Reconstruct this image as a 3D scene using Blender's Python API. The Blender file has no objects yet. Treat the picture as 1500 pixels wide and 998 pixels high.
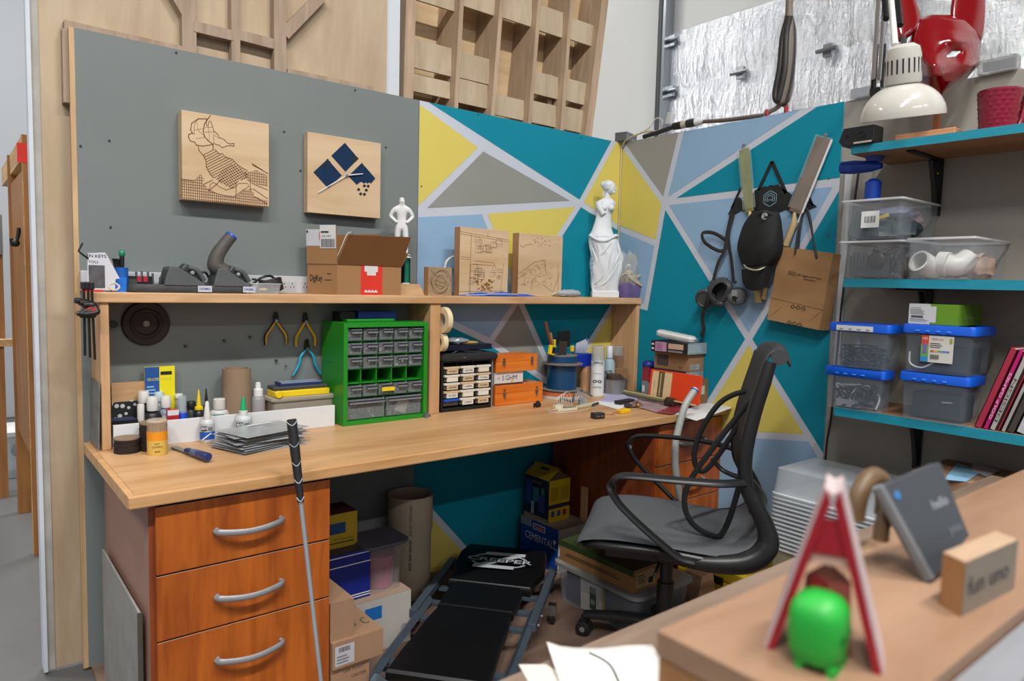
import bpy, bmesh, math, random
from mathutils import Vector, Matrix, Euler
random.seed(7)
PI = math.pi
C = bpy.context.scene.collection
# ---------------------------------------------------------------- camera model
CAM = Vector((-2.773, -2.578, 1.284))
FPX = 1036.962
RX = Vector((0.77999574, -0.03013894, 0.62505863))
RY = Vector((-0.62527418, -0.07787846, 0.77650959))
RZ = Vector((0.02527543, -0.9965072, -0.07958997))
def ray(u, v):
    d = Vector((u-750, v-499, FPX))
    return Vector((RX.dot(d), RY.dot(d), RZ.dot(d)))
def P(u, v, x=None, y=None, z=None):
    """place on a known wall / shelf / floor plane that is seen at (u, v) of the photograph"""
    r = ray(u, v)
    if x is not None: t = (x-CAM.x)/r.x
    elif y is not None: t = (y-CAM.y)/r.y
    else: t = (z-CAM.z)/r.z
    return CAM + r*t
def PD(u, v, d):
    """point at depth d (metres along the optical axis)"""
    return CAM + ray(u, v)*(d/FPX)
# ---------------------------------------------------------------- materials
def lin(h):
    h = h.lstrip('#')
    o = []
    for i in (0, 2, 4):
        c = int(h[i:i+2], 16)/255
        o.append(c/12.92 if c <= .04045 else ((c+.055)/1.055)**2.4)
    return (*o, 1)
_M = {}
def newmat(name):
    m = bpy.data.materials.new(name); m.use_nodes = True
    nt = m.node_tree; b = nt.nodes['Principled BSDF']
    return m, nt, b
def N(nt, t, **k):
    n = nt.nodes.new(t)
    for a, v in k.items():
        if a in n.inputs: n.inputs[a].default_value = v
        else: setattr(n, a, v)
    return n
def mat(h, rough=.55, metal=0, var=.06, scale=9, bump=0, coat=0, alpha=1, trans=0, spec=.5, emit=0, bscale=None, stretch=None):
    key = (h, rough, metal, var, scale, bump, coat, alpha, trans, spec, emit, bscale, stretch)
    if key in _M: return _M[key]
    m, nt, b = newmat('m_'+h.strip('#')); c = lin(h)
    L = nt.links.new
    tc = N(nt, 'ShaderNodeTexCoord'); mp = N(nt, 'ShaderNodeMapping')
    if stretch: mp.inputs['Scale'].default_value = stretch
    L(tc.outputs['Object'], mp.inputs[0])
    no = N(nt, 'ShaderNodeTexNoise', Scale=scale, Detail=5.0, Roughness=.6)
    L(mp.outputs[0], no.inputs['Vector'])
    mx = N(nt, 'ShaderNodeMix', data_type='RGBA')
    mx.inputs[6].default_value = tuple(max(0, x*(1-var*2.2)) for x in c[:3])+(1,)
    mx.inputs[7].default_value = tuple(min(1, x*(1+var*2.2)) for x in c[:3])+(1,)
    L(no.outputs[0], mx.inputs[0]); L(mx.outputs[2], b.inputs['Base Color'])
    b.inputs['Roughness'].default_value = rough; b.inputs['Metallic'].default_value = metal
    b.inputs['Specular IOR Level'].default_value = spec
    b.inputs['Coat Weight'].default_value = coat; b.inputs['Coat Roughness'].default_value = .06
    b.inputs['Alpha'].default_value = alpha; b.inputs['Transmission Weight'].default_value = trans
    if emit:
        b.inputs['Emission Color'].default_value = c; b.inputs['Emission Strength'].default_value = emit
    if bump:
        n2 = N(nt, 'ShaderNodeTexNoise', Scale=bscale or scale*6, Detail=4.0)
        L(mp.outputs[0], n2.inputs['Vector'])
        bp = N(nt, 'ShaderNodeBump', Strength=bump, Distance=.004)
        L(n2.outputs[0], bp.inputs['Height']); L(bp.outputs[0], b.inputs['Normal'])
    _M[key] = m
    return m
def wood(h1, h2, axis='x', scale=6, rough=.5, k=14, blotch=.25, coat=0):
    key = ('w', h1, h2, axis, scale, rough, k, blotch, coat)
    if key in _M: return _M[key]
    m, nt, b = newmat('wood_'+h1.strip('#')); L = nt.links.new
    tc = N(nt, 'ShaderNodeTexCoord'); mp = N(nt, 'ShaderNodeMapping')
    s = [k, k, k]; s['xyz'.index(axis)] = 1
    mp.inputs['Scale'].default_value = s
    L(tc.outputs['Object'], mp.inputs[0])
    n1 = N(nt, 'ShaderNodeTexNoise', Scale=scale*.5, Detail=6.0, Roughness=.6, Distortion=.6)
    L(mp.outputs[0], n1.inputs['Vector'])
    n2 = N(nt, 'ShaderNodeTexNoise', Scale=scale*.55, Detail=3.0)
    L(tc.outputs['Object'], n2.inputs['Vector'])
    ad = N(nt, 'ShaderNodeMath', operation='MULTIPLY_ADD'); ad.inputs[1].default_value = blotch
    L(n2.outputs[0], ad.inputs[0]); L(n1.outputs[0], ad.inputs[2])
    cr = N(nt, 'ShaderNodeValToRGB')
    cr.color_ramp.elements[0].position = .36+blotch*.4; cr.color_ramp.elements[0].color = lin(h1)
    cr.color_ramp.elements[1].position = .68+blotch*.4; cr.color_ramp.elements[1].color = lin(h2)
    L(ad.outputs[0], cr.inputs[0]); L(cr.outputs[0], b.inputs['Base Color'])
    b.inputs['Roughness'].default_value = rough; b.inputs['Coat Weight'].default_value = coat
    bp = N(nt, 'ShaderNodeBump', Strength=.12, Distance=.002)
    L(n1.outputs[0], bp.inputs['Height']); L(bp.outputs[0], b.inputs['Normal'])
    _M[key] = m
    return m
def clear(h='#C8D2DA', a=.28, rough=.18):
    return mat(h, rough=rough, alpha=a, var=.02, spec=.6)
def mesh_fabric(h, alpha=.8, sc=900):
    """woven net: tiny holes between the threads"""
    m, nt, b = newmat('net_'+h.strip('#')); L = nt.links.new
    tc = N(nt, 'ShaderNodeTexCoord')
    w = N(nt, 'ShaderNodeTexWave', Scale=sc/6.28); L(tc.outputs['Object'], w.inputs['Vector'])
    mr = N(nt, 'ShaderNodeMapRange'); mr.inputs[1].default_value = .1; mr.inputs[2].default_value = .9
    mr.inputs[3].default_value = alpha-.12; mr.inputs[4].default_value = 1
    L(w.outputs[0], mr.inputs[0]); L(mr.outputs[0], b.inputs['Alpha'])
    no = N(nt, 'ShaderNodeTexNoise', Scale=7.0); L(tc.outputs['Object'], no.inputs['Vector'])
    mx = N(nt, 'ShaderNodeMix', data_type='RGBA'); c = lin(h)
    mx.inputs[6].default_value = tuple(x*.85 for x in c[:3])+(1,); mx.inputs[7].default_value = tuple(x*1.15 for x in c[:3])+(1,)
    L(no.outputs[0], mx.inputs[0]); L(mx.outputs[2], b.inputs['Base Color'])
    b.inputs['Roughness'].default_value = .75
    return m
# palette
WHITE = mat('#D9DBDD', .5); BLACK = mat('#161718', .45); DKGREY = mat('#3A3C3F', .5); MIDGREY = mat('#6E7276', .5)
STEEL = mat('#A9ADB2', .3, metal=1, var=.04); CARD = mat('#A07C55', .8, var=.05); CARD2 = mat('#8A6A47', .85, var=.06)
PAPER = mat('#DADCDE', .8, var=.02); BLUE = mat('#0F55C8', .4, var=.04); RED = mat('#C8281E', .5); YEL = mat('#E3C40E', .45)
INK = mat('#17191C', .8); PLYED = wood('#B08A60', '#CDAA7C', 'x', 9); ORANGEW = wood('#C9661C', '#DB7C2C', 'x', 5, .4)
CLEAR = clear(); CLEARW = clear('#DDE2E6', .42, .3)
# ---------------------------------------------------------------- mesh builder
def T(x=0, y=0, z=0, rx=0, ry=0, rz=0, s=None):
    m = Matrix.Translation((x, y, z)) @ Euler((rx, ry, rz)).to_matrix().to_4x4()
    if s: m = m @ Matrix.Diagonal((*s, 1))
    return m
def frame(o, U, V, Nn):
    m = Matrix.Identity(4)
    for i in range(3):
        m[i][0] = U[i]; m[i][1] = V[i]; m[i][2] = Nn[i]; m[i][3] = o[i]
    return m
def align(d):
    """rotation taking +z to d"""
    return Vector(d).to_track_quat('Z', 'Y').to_matrix().to_4x4()
def smoothpts(pts, n=6, closed=False):
    pts = [Vector(p) for p in pts]; out = []
    L = len(pts)
    if L < 3 and not closed: return pts
    rng = range(L if closed else L-1)
    for i in rng:
        if closed: a, b, c, d = pts[i-1], pts[i], pts[(i+1) % L], pts[(i+2) % L]
        else: a, b, c, d = pts[max(i-1, 0)], pts[i], pts[i+1], pts[min(i+2, L-1)]
        for k in range(n):
            t = k/n
            out.append(.5*((2*b)+(c-a)*t+(2*a-5*b+4*c-d)*t*t+(3*b-a-3*c+d)*t**3))
    if not closed: out.append(pts[-1])
    return out
_TX = {}
def textgeo(s, bold=0):
    if (s, bold) in _TX: return _TX[(s, bold)]
    cu = bpy.data.curves.new('t', 'FONT'); cu.body = s; cu.size = 1; cu.align_x = 'CENTER'; cu.align_y = 'CENTER'
    cu.offset = bold*.35; cu.resolution_u = 2; cu.space_character = .95
    o = bpy.data.objects.new('t', cu); C.objects.link(o)
    dg = bpy.context.evaluated_depsgraph_get(); dg.update()
    me = o.evaluated_get(dg).to_mesh()
    v = [tuple(x.co) for x in me.vertices]; f = [tuple(p.vertices) for p in me.polygons]
    o.evaluated_get(dg).to_mesh_clear()
    bpy.data.objects.remove(o); bpy.data.curves.remove(cu)
    _TX[(s, bold)] = (v, f)
    return v, f
class MB:
    def __init__(s, m=None):
        s.bm = bmesh.new(); s.mats = []; s.cur = 0; s.M = Matrix.Identity(4)
        if m: s.m(m)
    def m(s, mt):
        if mt not in s.mats: s.mats.append(mt)
        s.cur = s.mats.index(mt); return s
    def at(s, M): s.M = M; return s
    def v(s, p): return s.bm.verts.new(s.M @ Vector(p))
    def f(s, vs, sm=False):
        try:
            f = s.bm.faces.new(vs); f.material_index = s.cur; f.smooth = sm; return f
        except ValueError: return None
    def poly(s, pts): return s.f([s.v(p) for p in pts])
    def box(s, c, d, M=None, taper=1):
        x, y, z = d[0]/2, d[1]/2, d[2]/2
        q = []
        for dz in (-z, z):
            k = taper if dz > 0 else 1
            for dx, dy in ((-x, -y), (x, -y), (x, y), (-x, y)):
                p = Vector((dx*k, dy*k, dz))
                if M is not None: p = M @ p
                q.append(s.v(Vector(c)+p))
        for i in ((3, 2, 1, 0), (4, 5, 6, 7), (0, 1, 5, 4), (1, 2, 6, 5), (2, 3, 7, 6), (3, 0, 4, 7)): s.f([q[k] for k in i])
        return s
    def bb(s, x0, x1, y0, y1, z0, z1):
        return s.box(((x0+x1)/2, (y0+y1)/2, (z0+z1)/2), (x1-x0, y1-y0, z1-z0))
    def prism(s, pts, h, M=None):
        """polygon in xy extruded 0..h along z, then M"""
        M = M or Matrix.Identity(4)
        a = [s.v(M @ Vector((p[0], p[1], 0))) for p in pts]; b = [s.v(M @ Vector((p[0], p[1], h))) for p in pts]
        s.f(a[::-1]); s.f(b)
        for i in range(len(a)): s.f([a[i], a[(i+1) % len(a)], b[(i+1) % len(a)], b[i]])
        return s
    def lathe(s, prof, M=None, seg=24, sm=True, cap=True, ang=2*PI):
        M = M or Matrix.Identity(4); rings = []
        for r, z in prof:
            rings.append([s.v(M @ Vector((r*math.cos(2*PI*i/seg), r*math.sin(2*PI*i/seg), z))) for i in range(seg)])
        for a, b in zip(rings, rings[1:]):
            for i in range(seg): s.f([a[i], a[(i+1) % seg], b[(i+1) % seg], b[i]], sm)
        if cap: s.f(rings[0][::-1]); s.f(rings[-1])
        return s
    def cyl(s, c, r, h, M=None, seg=24, r2=None):
        A = Matrix.Translation(c)
        if M is not None: A = A @ M
        return s.lathe([(r, 0), (r if r2 is None else r2, h)], A, seg)
    def tube(s, pts, r, seg=8, n=6, closed=False, smooth=True, flat=None, cap=True):
        """round (or flat, ratio 'flat') section swept along points; r may be a list"""
        pl = smoothpts(pts, n, closed) if smooth else [Vector(p) for p in pts]
        L = len(pl); R = r if isinstance(r, (list, tuple)) else None
        rings = []; up = None
        for i, p in enumerate(pl):
            if closed: t = pl[(i+1) % L]-pl[i-1]
            else: t = pl[min(i+1, L-1)]-pl[max(i-1, 0)]
            if t.length < 1e-9: t = Vector((0, 0, 1))
            t.normalize()
            if up is None:
                up = t.orthogonal().normalized() if flat is None else (Vector(flat[1])-t*t.dot(Vector(flat[1]))).normalized()
            else:
                if flat is not None: up = Vector(flat[1])
                up = up-t*t.dot(up)
                up = up.normalized() if up.length > 1e-6 else t.orthogonal().normalized()
            w = t.cross(up)
            if R:
                q = i/(L-1)*(len(R)-1); k = min(int(q), len(R)-2); rr = R[k]+(R[k+1]-R[k])*(q-k)
            else: rr = r
            fl = 1 if flat is None else flat[0]
            rings.append([s.v(p+up*(math.cos(2*PI*k/seg)*rr*fl)+w*(math.sin(2*PI*k/seg)*rr)) for k in range(seg)])
        for i in range(L if closed else L-1):
            a, b = rings[i], rings[(i+1) % L]
            for k in range(seg): s.f([a[k], a[(k+1) % seg], b[(k+1) % seg], b[k]], True)
        if not closed and cap: s.f(rings[0][::-1]); s.f(rings[-1])
        return s
    def loft(s, rings, cap=True, sm=True, close=True):
        R = [[s.v(p) for p in r] for r in rings]
        for a, b in zip(R, R[1:]):
            n = len(a)
            for k in range(n if close else n-1): s.f([a[k], a[(k+1) % n], b[(k+1) % n], b[k]], sm)
        if cap and close: s.f(R[0][::-1]); s.f(R[-1])
        return s
    def ball(s, c, r, sc=(1, 1, 1), M=None, seg=16, rg=10, fn=None):
        M = M or Matrix.Identity(4); rings = []
        for j in range(rg+1):
            th = PI*j/rg; ring = []
            for i in range(seg):
                ph = 2*PI*i/seg
                d = Vector((math.sin(th)*math.cos(ph), math.sin(th)*math.sin(ph), -math.cos(th)))
                k = fn(d) if fn else 1
                ring.append(Vector(c)+M @ Vector((d.x*sc[0]*r*k, d.y*sc[1]*r*k, d.z*sc[2]*r*k)))
            rings.append(ring)
        bot = s.v(rings[0][0]); top = s.v(rings[-1][0])
        R = [[s.v(p) for p in r_] for r_ in rings[1:-1]]
        for a, b in zip(R, R[1:]):
            for k in range(seg): s.f([a[k], a[(k+1) % seg], b[(k+1) % seg], b[k]], True)
        for k in range(seg):
            s.f([bot, R[0][(k+1) % seg], R[0][k]], True); s.f([top, R[-1][k], R[-1][(k+1) % seg]], True)
        return s
    def text(s, t, size, M, mt=None, w=None, bold=0):
        if mt: s.m(mt)
        v, f = textgeo(t, bold)
        if not v: return s
        xs = [p[0] for p in v]; k = size
        kx = k if w is None else w/(max(xs)-min(xs))
        q = [s.v(M @ Vector((p[0]*kx, p[1]*k, 0))) for p in v]
        for p in f: s.f([q[i] for i in p])
        return s
    def rect(s, M, u0, v0, u1, v1, off=.0004, mt=None):
        if mt: s.m(mt)
        return s.f([s.v(M @ Vector((u, v, off))) for u, v in ((u0, v0), (u1, v0), (u1, v1), (u0, v1))])
    def line(s, M, pts, w, off=.0005, mt=None, closed=False):
        if mt: s.m(mt)
        pts = [Vector((p[0], p[1])) for p in pts]
        if closed: pts = pts+[pts[0]]
        for a, b in zip(pts, pts[1:]):
            d = b-a
            if d.length < 1e-6: continue
            n = Vector((-d.y, d.x)).normalized()*w/2; e = d.normalized()*w*.4; a2 = a-e; b2 = b+e
            s.f([s.v(M @ Vector((*q, off))) for q in (a2-n, b2-n, b2+n, a2+n)])
        return s
    def build(s, name, parent=None, loc=None, world=False, bevel=0, bseg=2, sub=0, solid=0, sharp=40, smooth=False, mods=None):
        me = bpy.data.meshes.new(name)
        if parent is not None and world: s.bm.transform(RM[parent.name].inverted())
        if parent is None and loc is not None: s.bm.transform(Matrix.Translation(loc).inverted())
        if not solid: pass
        s.bm.to_mesh(me); s.bm.free()
        for mt in s.mats: me.materials.append(mt)
        o = bpy.data.objects.new(name, me); C.objects.link(o)
        if parent is not None: o.parent = parent; RM[o.name] = RM[parent.name].copy()
        else:
            RM[o.name] = Matrix.Translation(loc) if loc is not None else Matrix.Identity(4)
            if loc is not None: o.location = loc
        if smooth:
            for p in me.polygons: p.use_smooth = True
        if smooth or any(p.use_smooth for p in me.polygons): me.set_sharp_from_angle(angle=math.radians(sharp))
        if solid:
            md = o.modifiers.new('solid', 'SOLIDIFY'); md.thickness = solid; md.offset = 0
        if bevel:
            md = o.modifiers.new('bevel', 'BEVEL'); md.width = bevel; md.segments = bseg; md.limit_method = 'ANGLE'; md.angle_limit = .6
            md.harden_normals = False
        if sub:
            md = o.modifiers.new('sub', 'SUBSURF'); md.levels = sub; md.render_levels = sub
        return o
RM = {}
def thing(name, label, cat, loc=(0, 0, 0), rz=0, group=None, rot=None):
    o = bpy.data.objects.new(name, None); C.objects.link(o); o.empty_display_size = .05
    o.location = loc; o.rotation_euler = rot or (0, 0, rz)
    RM[o.name] = Matrix.Translation(loc) @ Euler(rot or (0, 0, rz)).to_matrix().to_4x4()
    tag(o, label, cat, group)
    return o
def tag(o, label, cat, group=None, kind=None):
    o['label'] = label; o['category'] = cat
    if group: o['group'] = group
    if kind: o['kind'] = kind
    return o
def struct(o): o['kind'] = 'structure'; return o
def dup(root, loc, rz=0, label=None, group=None, rot=None):
    def cp(o, par):
        c = o.copy(); C.objects.link(c); c.parent = par; RM[c.name] = Matrix.Identity(4)
        for ch in [q for q in KIDS.get(o.name, [])]: cp(ch, c)
        return c
    build_kids()
    r = cp(root, None); r.location = loc; r.rotation_euler = rot or (0, 0, rz)
    RM[r.name] = Matrix.Translation(loc) @ Euler(rot or (0, 0, rz)).to_matrix().to_4x4()
    if label: r['label'] = label
    if group: r['group'] = group
    return r
KIDS = {}
def build_kids():
    KIDS.clear()
    for o in bpy.data.objects:
        if o.parent: KIDS.setdefault(o.parent.name, []).append(o)
# faces of a box of size (sx, sy, sz) standing on its base centre: frames with u to the right, v up, n out
def face(which, d):
    sx, sy, sz = d
    return {'front': frame((-sx/2, -sy/2, 0), (1, 0, 0), (0, 0, 1), (0, -1, 0)),
            'left': frame((-sx/2, sy/2, 0), (0, -1, 0), (0, 0, 1), (-1, 0, 0)),
            'right': frame((sx/2, -sy/2, 0), (0, 1, 0), (0, 0, 1), (1, 0, 0)),
            'top': frame((-sx/2, -sy/2, sz), (1, 0, 0), (0, 1, 0), (0, 0, 1))}[which]
def fdim(which, d):
    return {'front': (d[0], d[2]), 'left': (d[1], d[2]), 'right': (d[1], d[2]), 'top': (d[0], d[1])}[which]
def deco(mb, d, items):
    """items: (face, 'r', u0,v0,u1,v1, mat) rect / (face,'t',u,v,h,text,mat[,w]) text, in fractions of the face"""
    for k, it in enumerate(items):
        w, kind = it[0], it[1]; F = mb.M @ face(w, d); a, b = fdim(w, d); off = .0004+.0002*k
        keep = mb.M; mb.M = Matrix.Identity(4)
        if kind == 'r': mb.rect(F, it[2]*a, it[3]*b, it[4]*a, it[5]*b, off, it[6])
        elif kind == 't':
            mb.text(it[5], it[4]*b, F @ Matrix.Translation((it[2]*a, it[3]*b, off)), it[6], w=(it[7]*a if len(it) > 7 else None))
        elif kind == 'bar':
            u0, v0, u1, v1 = it[2:6]; n = 22; rr = random.Random(5); mb.m(it[6])
            x = u0
            while x < u1:
                q = (u1-u0)/n*(.35+.6*rr.random()); mb.rect(F, x*a, v0*b, min(x+q, u1)*a, v1*b, off); x += q+(u1-u0)/n*(.4+.4*rr.random())
        elif kind == 'lines':
            u0, v0, u1, v1, nn, mt = it[2:8]; rr = random.Random(3); mb.m(mt)
            for i in range(nn):
                y = v1-(v1-v0)*(i+.5)/nn; e = u0+(u1-u0)*(.55+.45*rr.random()); mb.rect(F, u0*a, (y-(v1-v0)/nn*.22)*b, e*a, (y+(v1-v0)/nn*.22)*b, off)
        mb.M = keep
def carton(name, label, cat, loc, d, rz=0, m=CARD, items=(), bevel=.002, group=None, tape=None, rot=None):
    """closed pasteboard box; lid seam and tape belong to its surface"""
    mb = MB(m); mb.box((0, 0, d[2]/2), d)
    its = list(items)
    if tape: its = [('top', 'r', 0, .42, 1, .58, tape), ('left', 'r', .42, .8, .58, 1, tape)]+its
    deco(mb, d, its)
    o = mb.build(name, loc=(0, 0, 0), bevel=0)
    o.location = loc; o.rotation_euler = rot or (0, 0, rz)
    RM[o.name] = Matrix.Translation(loc) @ Euler(rot or (0, 0, rz)).to_matrix().to_4x4()
    return tag(o, label, cat, group)
def hole_box(mb, d, t, bottom=True):
    """open tray: four walls and a floor, base centre at origin"""
    sx, sy, sz = d
    mb.box((0, -sy/2+t/2, sz/2), (sx, t, sz)); mb.box((0, sy/2-t/2, sz/2), (sx, t, sz))
    mb.box((-sx/2+t/2, 0, sz/2), (t, sy-2*t, sz)); mb.box((sx/2-t/2, 0, sz/2), (t, sy-2*t, sz))
    if bottom: mb.box((0, 0, t/2), (sx-2*t, sy-2*t, t))
    return mb
def rim_ring(w, l, r, z, n=5):
    """rounded rectangle ring of points"""
    pts = []
    for cx, cy, a0 in ((w/2-r, l/2-r, 0), (-w/2+r, l/2-r, 90), (-w/2+r, -l/2+r, 180), (w/2-r, -l/2+r, 270)):
        for k in range(n+1):
            a = math.radians(a0+90*k/n); pts.append(Vector((cx+r*math.cos(a), cy+r*math.sin(a), z)))
    return pts
# ================================================================= SETTING
TEAL = mat('#0A8299', .62, spec=.2, var=.03, scale=3, bump=.05); YELP = mat('#D0C062', .62, spec=.2, var=.03, scale=3, bump=.05)
BLUP = mat('#8AAAC8', .62, spec=.2, var=.03, scale=3, bump=.05); GRYP = mat('#757C7C', .62, spec=.25, var=.04, scale=3, bump=.05)
BAND = mat('#BCC2CE', .62, var=.03, scale=3, bump=.05)
GRY2 = mat('#8B8D88', .62, spec=.25, var=.04, scale=3, bump=.05); GRYB = mat('#93918A', .62, spec=.25, var=.04, scale=3, bump=.05)  # right wall gray kept lighter and warmer, its stronger light put into the colour
H = 2.028
PLY = wood('#A58E74', '#B9A58B', 'z', 3, .65, 5, .5); PLYL = wood('#AA967C', '#C2B198', 'z', 4, .65, 6, .4)
STUD = wood('#8E7A66', '#A69280', 'z', 5, .7, 12, .4)
# floor: concrete with a dusty brown wooden deck inside the booth
mf = MB(mat('#5F6061', .5, var=.12, scale=1.3, bump=.1)); mf.bb(-9, 1.2, -6, 5.0, -.12, -.012)
mf.m(wood('#5E4A3E', '#806859', 'x', 2, .75, 5, .5)); mf.bb(-2.43, 0, -2.6, 0, -.012, 0)
struct(mf.build('floor'))
def inset(pts, w):
    """pts: [(Vector2, keep)], edge i from pts[i] to pts[i+1]; keep edges stay, others move in by w/2"""
    n = len(pts); ar = sum(pts[i][0].x*pts[(i+1) % n][0].y-pts[(i+1) % n][0].x*pts[i][0].y for i in range(n))
    sg = 1 if ar > 0 else -1; L = []
    for i in range(n):
        a, b = pts[i][0], pts[(i+1) % n][0]; d = (b-a).normalized(); nn = Vector((-d.y, d.x))*sg
        o = 0 if pts[i][1] else w/2
        L.append((a+nn*o, d))
    out = []
    for i in range(n):
        p, d = L[i-1]; q, e = L[i]; den = d.x*e.y-d.y*e.x
        if abs(den) < 1e-6: out.append(q); continue
        t = ((q.x-p.x)*e.y-(q.y-p.y)*e.x)/den; out.append(p+d*t)
    return out
def regions(mb, F, conv, regs, w=.03):
    for k, (mt, pts) in enumerate(regs):
        q = [(conv(p[:2]) if not isinstance(p[0], str) else Vector(p[1:3]), p[-1] == 1) for p in pts]
        mb.m(mt); ins = inset(q, w)
        ar = sum(ins[i].x*ins[(i+1) % len(ins)].y-ins[(i+1) % len(ins)].x*ins[i].y for i in range(len(ins)))
        if ar < 0: ins = ins[::-1]
        vs = [mb.bm.verts.new(F @ Vector((p.x, p.y, .0008))) for p in ins]
        f = mb.bm.faces.new(vs); f.material_index = mb.cur
        bmesh.ops.triangulate(mb.bm, faces=[f])
# gray panel
mw = MB(GRYP); mw.bb(-2.438, -1.222, 0, .012, 0, H)
mw.m(wood('#B08F68', '#CBAA80', 'z', 5, .6)); mw.bb(-2.452, -2.438, 0, .014, 0, H); mw.bb(-2.452, -1.222, .012, .018, 0, H)
g = mw.build('wall_back'); struct(g)
for i, (u, v) in enumerate(((160, 206), (416, 193), (258, 77), (520, 132), (118, 214), (162, 333), (565, 216), (440, 250))):
    p = P(u, v, y=0); mb = MB(mat('#2E2B28', .5)); mb.cyl(p, .0035, .003, M=T(rx=PI/2), seg=10)
    tag(mb.build('panel_screw', loc=p), 'dark screw head sunk in the gray panel%s' % [' left of the map picture', ' just above right of the map picture', ' near its top left part', ' near its top right part', ' close to its left edge, high', ' low down left of the map picture', ' right of the diamond clock', ' between map picture and clock'][i], 'screw')
# mural panel on the back wall
mw = MB(BAND); mw.bb(-1.2175, 0, 0, .012, 0, H); F = frame((0, 0, 0), (1, 0, 0), (0, 0, 1), (0, -1, 0))
cA = lambda p: Vector((min(P(p[0], p[1], y=0).x, 0), min(P(p[0], p[1], y=0).z, H)))
TLp = ('w', -1.2175, H); X25 = (760, 438)
J1 = (850, 298); J3 = (718, 501); J4 = (707, 216); J9 = (820, 572)
cz = lambda v: P(0, 0, y=0).z
def cor(z): return ('w', 0, z)
zc = lambda u, v: P(u, v, y=0).z
TRx = P(899, 209, y=0).x
c1 = zc(906, 334); c2 = zc(901.5, 440); c3 = zc(899, 541)
lx = -1.2175
def lf(v): return ('w', lx, P(613, v, y=0).z)
ya_, yb0 = P(640, 757, y=0), P(684, 808, y=0); XY0 = ya_.x+(yb0.x-ya_.x)*ya_.z/(ya_.z-yb0.z)
regsA = [
 (TEAL, [(*TLp, 1), ('w', TRx, H, 0), (*J1, 0)]),
 (YELP, [(*TLp, 0), (*J4, 0), (*lf(309), 1)]),
 (GRY2, [(*J4, 0), (*J1, 0), (*lf(311), 0)]),
 (YELP, [('w', TRx, H, 1), ('w', 0, H, 1), ('w', 0, c1, 0), (*J1, 0)]),
 (BLUP, [(*lf(313), 0), (708, 309, 0), (*X25, 0), (*J3, 0), (*lf(450), 1)]),
 (YELP, [(708, 309, 0), (*J1, 0), (*X25, 0)]),
 (GRY2, [(*X25, 0), (*J9, 0), (*J3, 0)]),
 (TEAL, [(*J1, 0), ('w', 0, c1, 1), ('w', 0, c2, 0), (*J9, 0), (*X25, 0)]),
 (YELP, [('w', 0, c2, 1), ('w', 0, c3, 0), (*J9, 0)]),
 (TEAL, [(*lf(450), 0), (*J3, 0), (*J9, 0), ('w', 0, c3, 1), ('w', 0, 0, 1), ('w', XY0, 0, 0), (*lf(722), 1)]),
 (YELP, [(*lf(722), 0), ('w', XY0, 0, 1), ('w', lx, 0, 1)]),
]
regions(mw, F, cA, regsA)
struct(mw.build('wall_back'))
for i, (u, v) in enumerate(((617, 273), (700, 168), (851, 202), (906, 309))):
    p = P(u, v, y=0); mb = MB(mat('#2E2B28', .5)); mb.cyl(p, .003, .003, M=T(rx=PI/2), seg=10)
    tag(mb.build('panel_screw', loc=p), 'small dark screw in the painted mural panel, ' + ['left edge on yellow', 'top on teal', 'top right on teal', 'by the corner on yellow'][i], 'screw')
# right wall
mw = MB(BAND); mw.bb(0, .012, -1.169, .012, 0, H); FB = frame((0, 0, 0), (0, -1, 0), (0, 0, 1), (-1, 0, 0))
def cB(p):
    q = P(p[0], p[1], x=0); return Vector((max(-q.y, 0), min(q.z, H)))
JB = (973, 297); J7 = (1097, 497)
def sB(z): return ('w', 1.169, z)
def zB(u, v): return P(u, v, x=0).z
b1, b2, b3 = c1, c2, zB(893, 700)
xt = lambda u, v: -P(u, v, x=0).y
regsB = [
 (YELP, [('w', 0, H, 0), (*JB, 0), (963, 357, 0), ('w', 0, b1, 1)]),
 (GRYB, [('w', 0, H, 1), ('w', xt(998, 192), H, 0), (*JB, 0)]),
 (BLUP, [('w', xt(998, 192), H, 1), ('w', xt(1185, 158), H, 0), (*JB, 0)]),
 (TEAL, [('w', xt(1185, 158), H, 1), (*sB(H), 1), (*sB(zB(1229, 266)), 0), (*JB, 0)]),
 (BLUP, [(*JB, 0), (*sB(zB(1229, 267)), 0), (*J7, 0)]),
 (TEAL, [(*sB(zB(1229, 268)), 1), (*sB(zB(1204, 672)), 0), (*J7, 0)]),
 (BLUP, [('w', 0, b1, 0), (963, 357, 0), (946, 450, 0), ('w', 0, b2, 1)]),
 (TEAL, [(*JB, 0), (*J7, 0), (1013, 632, 0), ('w', 0.02, 0, 1), ('w', 0, 0, 1), ('w', 0, b2, 0), (946, 450, 0)]),
 (YELP, [(*J7, 0), (1187, 642, 0), (1013, 632, 0)]),
 (BLUP, [(1013, 632, 0), (1187, 642, 0), (*sB(zB(1204, 673)), 1), ('w', 1.169, 0, 1), ('w', 0.02, 0, 0)]),
]
regions(mw, FB, cB, regsB)
struct(mw.build('wall_right'))
mw = MB(GRYB); mw.bb(0, .012, -2.60, -1.172, 0, H); mw.m(wood('#B08F68', '#CBAA80', 'z', 5, .6)); mw.bb(.012, .018, -2.6, 0, 0, H)
struct(mw.build('wall_right'))
for i, (u, v) in enumerate(((1214, 262), (1213, 346), (1123, 168))):
    p = P(u, v, x=0); mb = MB(mat('#3B1F1C', .5)); mb.cyl(p, .003, .003, M=T(ry=-PI/2), seg=10)
    tag(mb.build('panel_screw', loc=p), 'tiny screw head in the right mural wall, ' + ['beside the paper bag handles', 'near the seam behind the clear bins', 'under the hanging cable loops'][i], 'screw')
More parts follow.
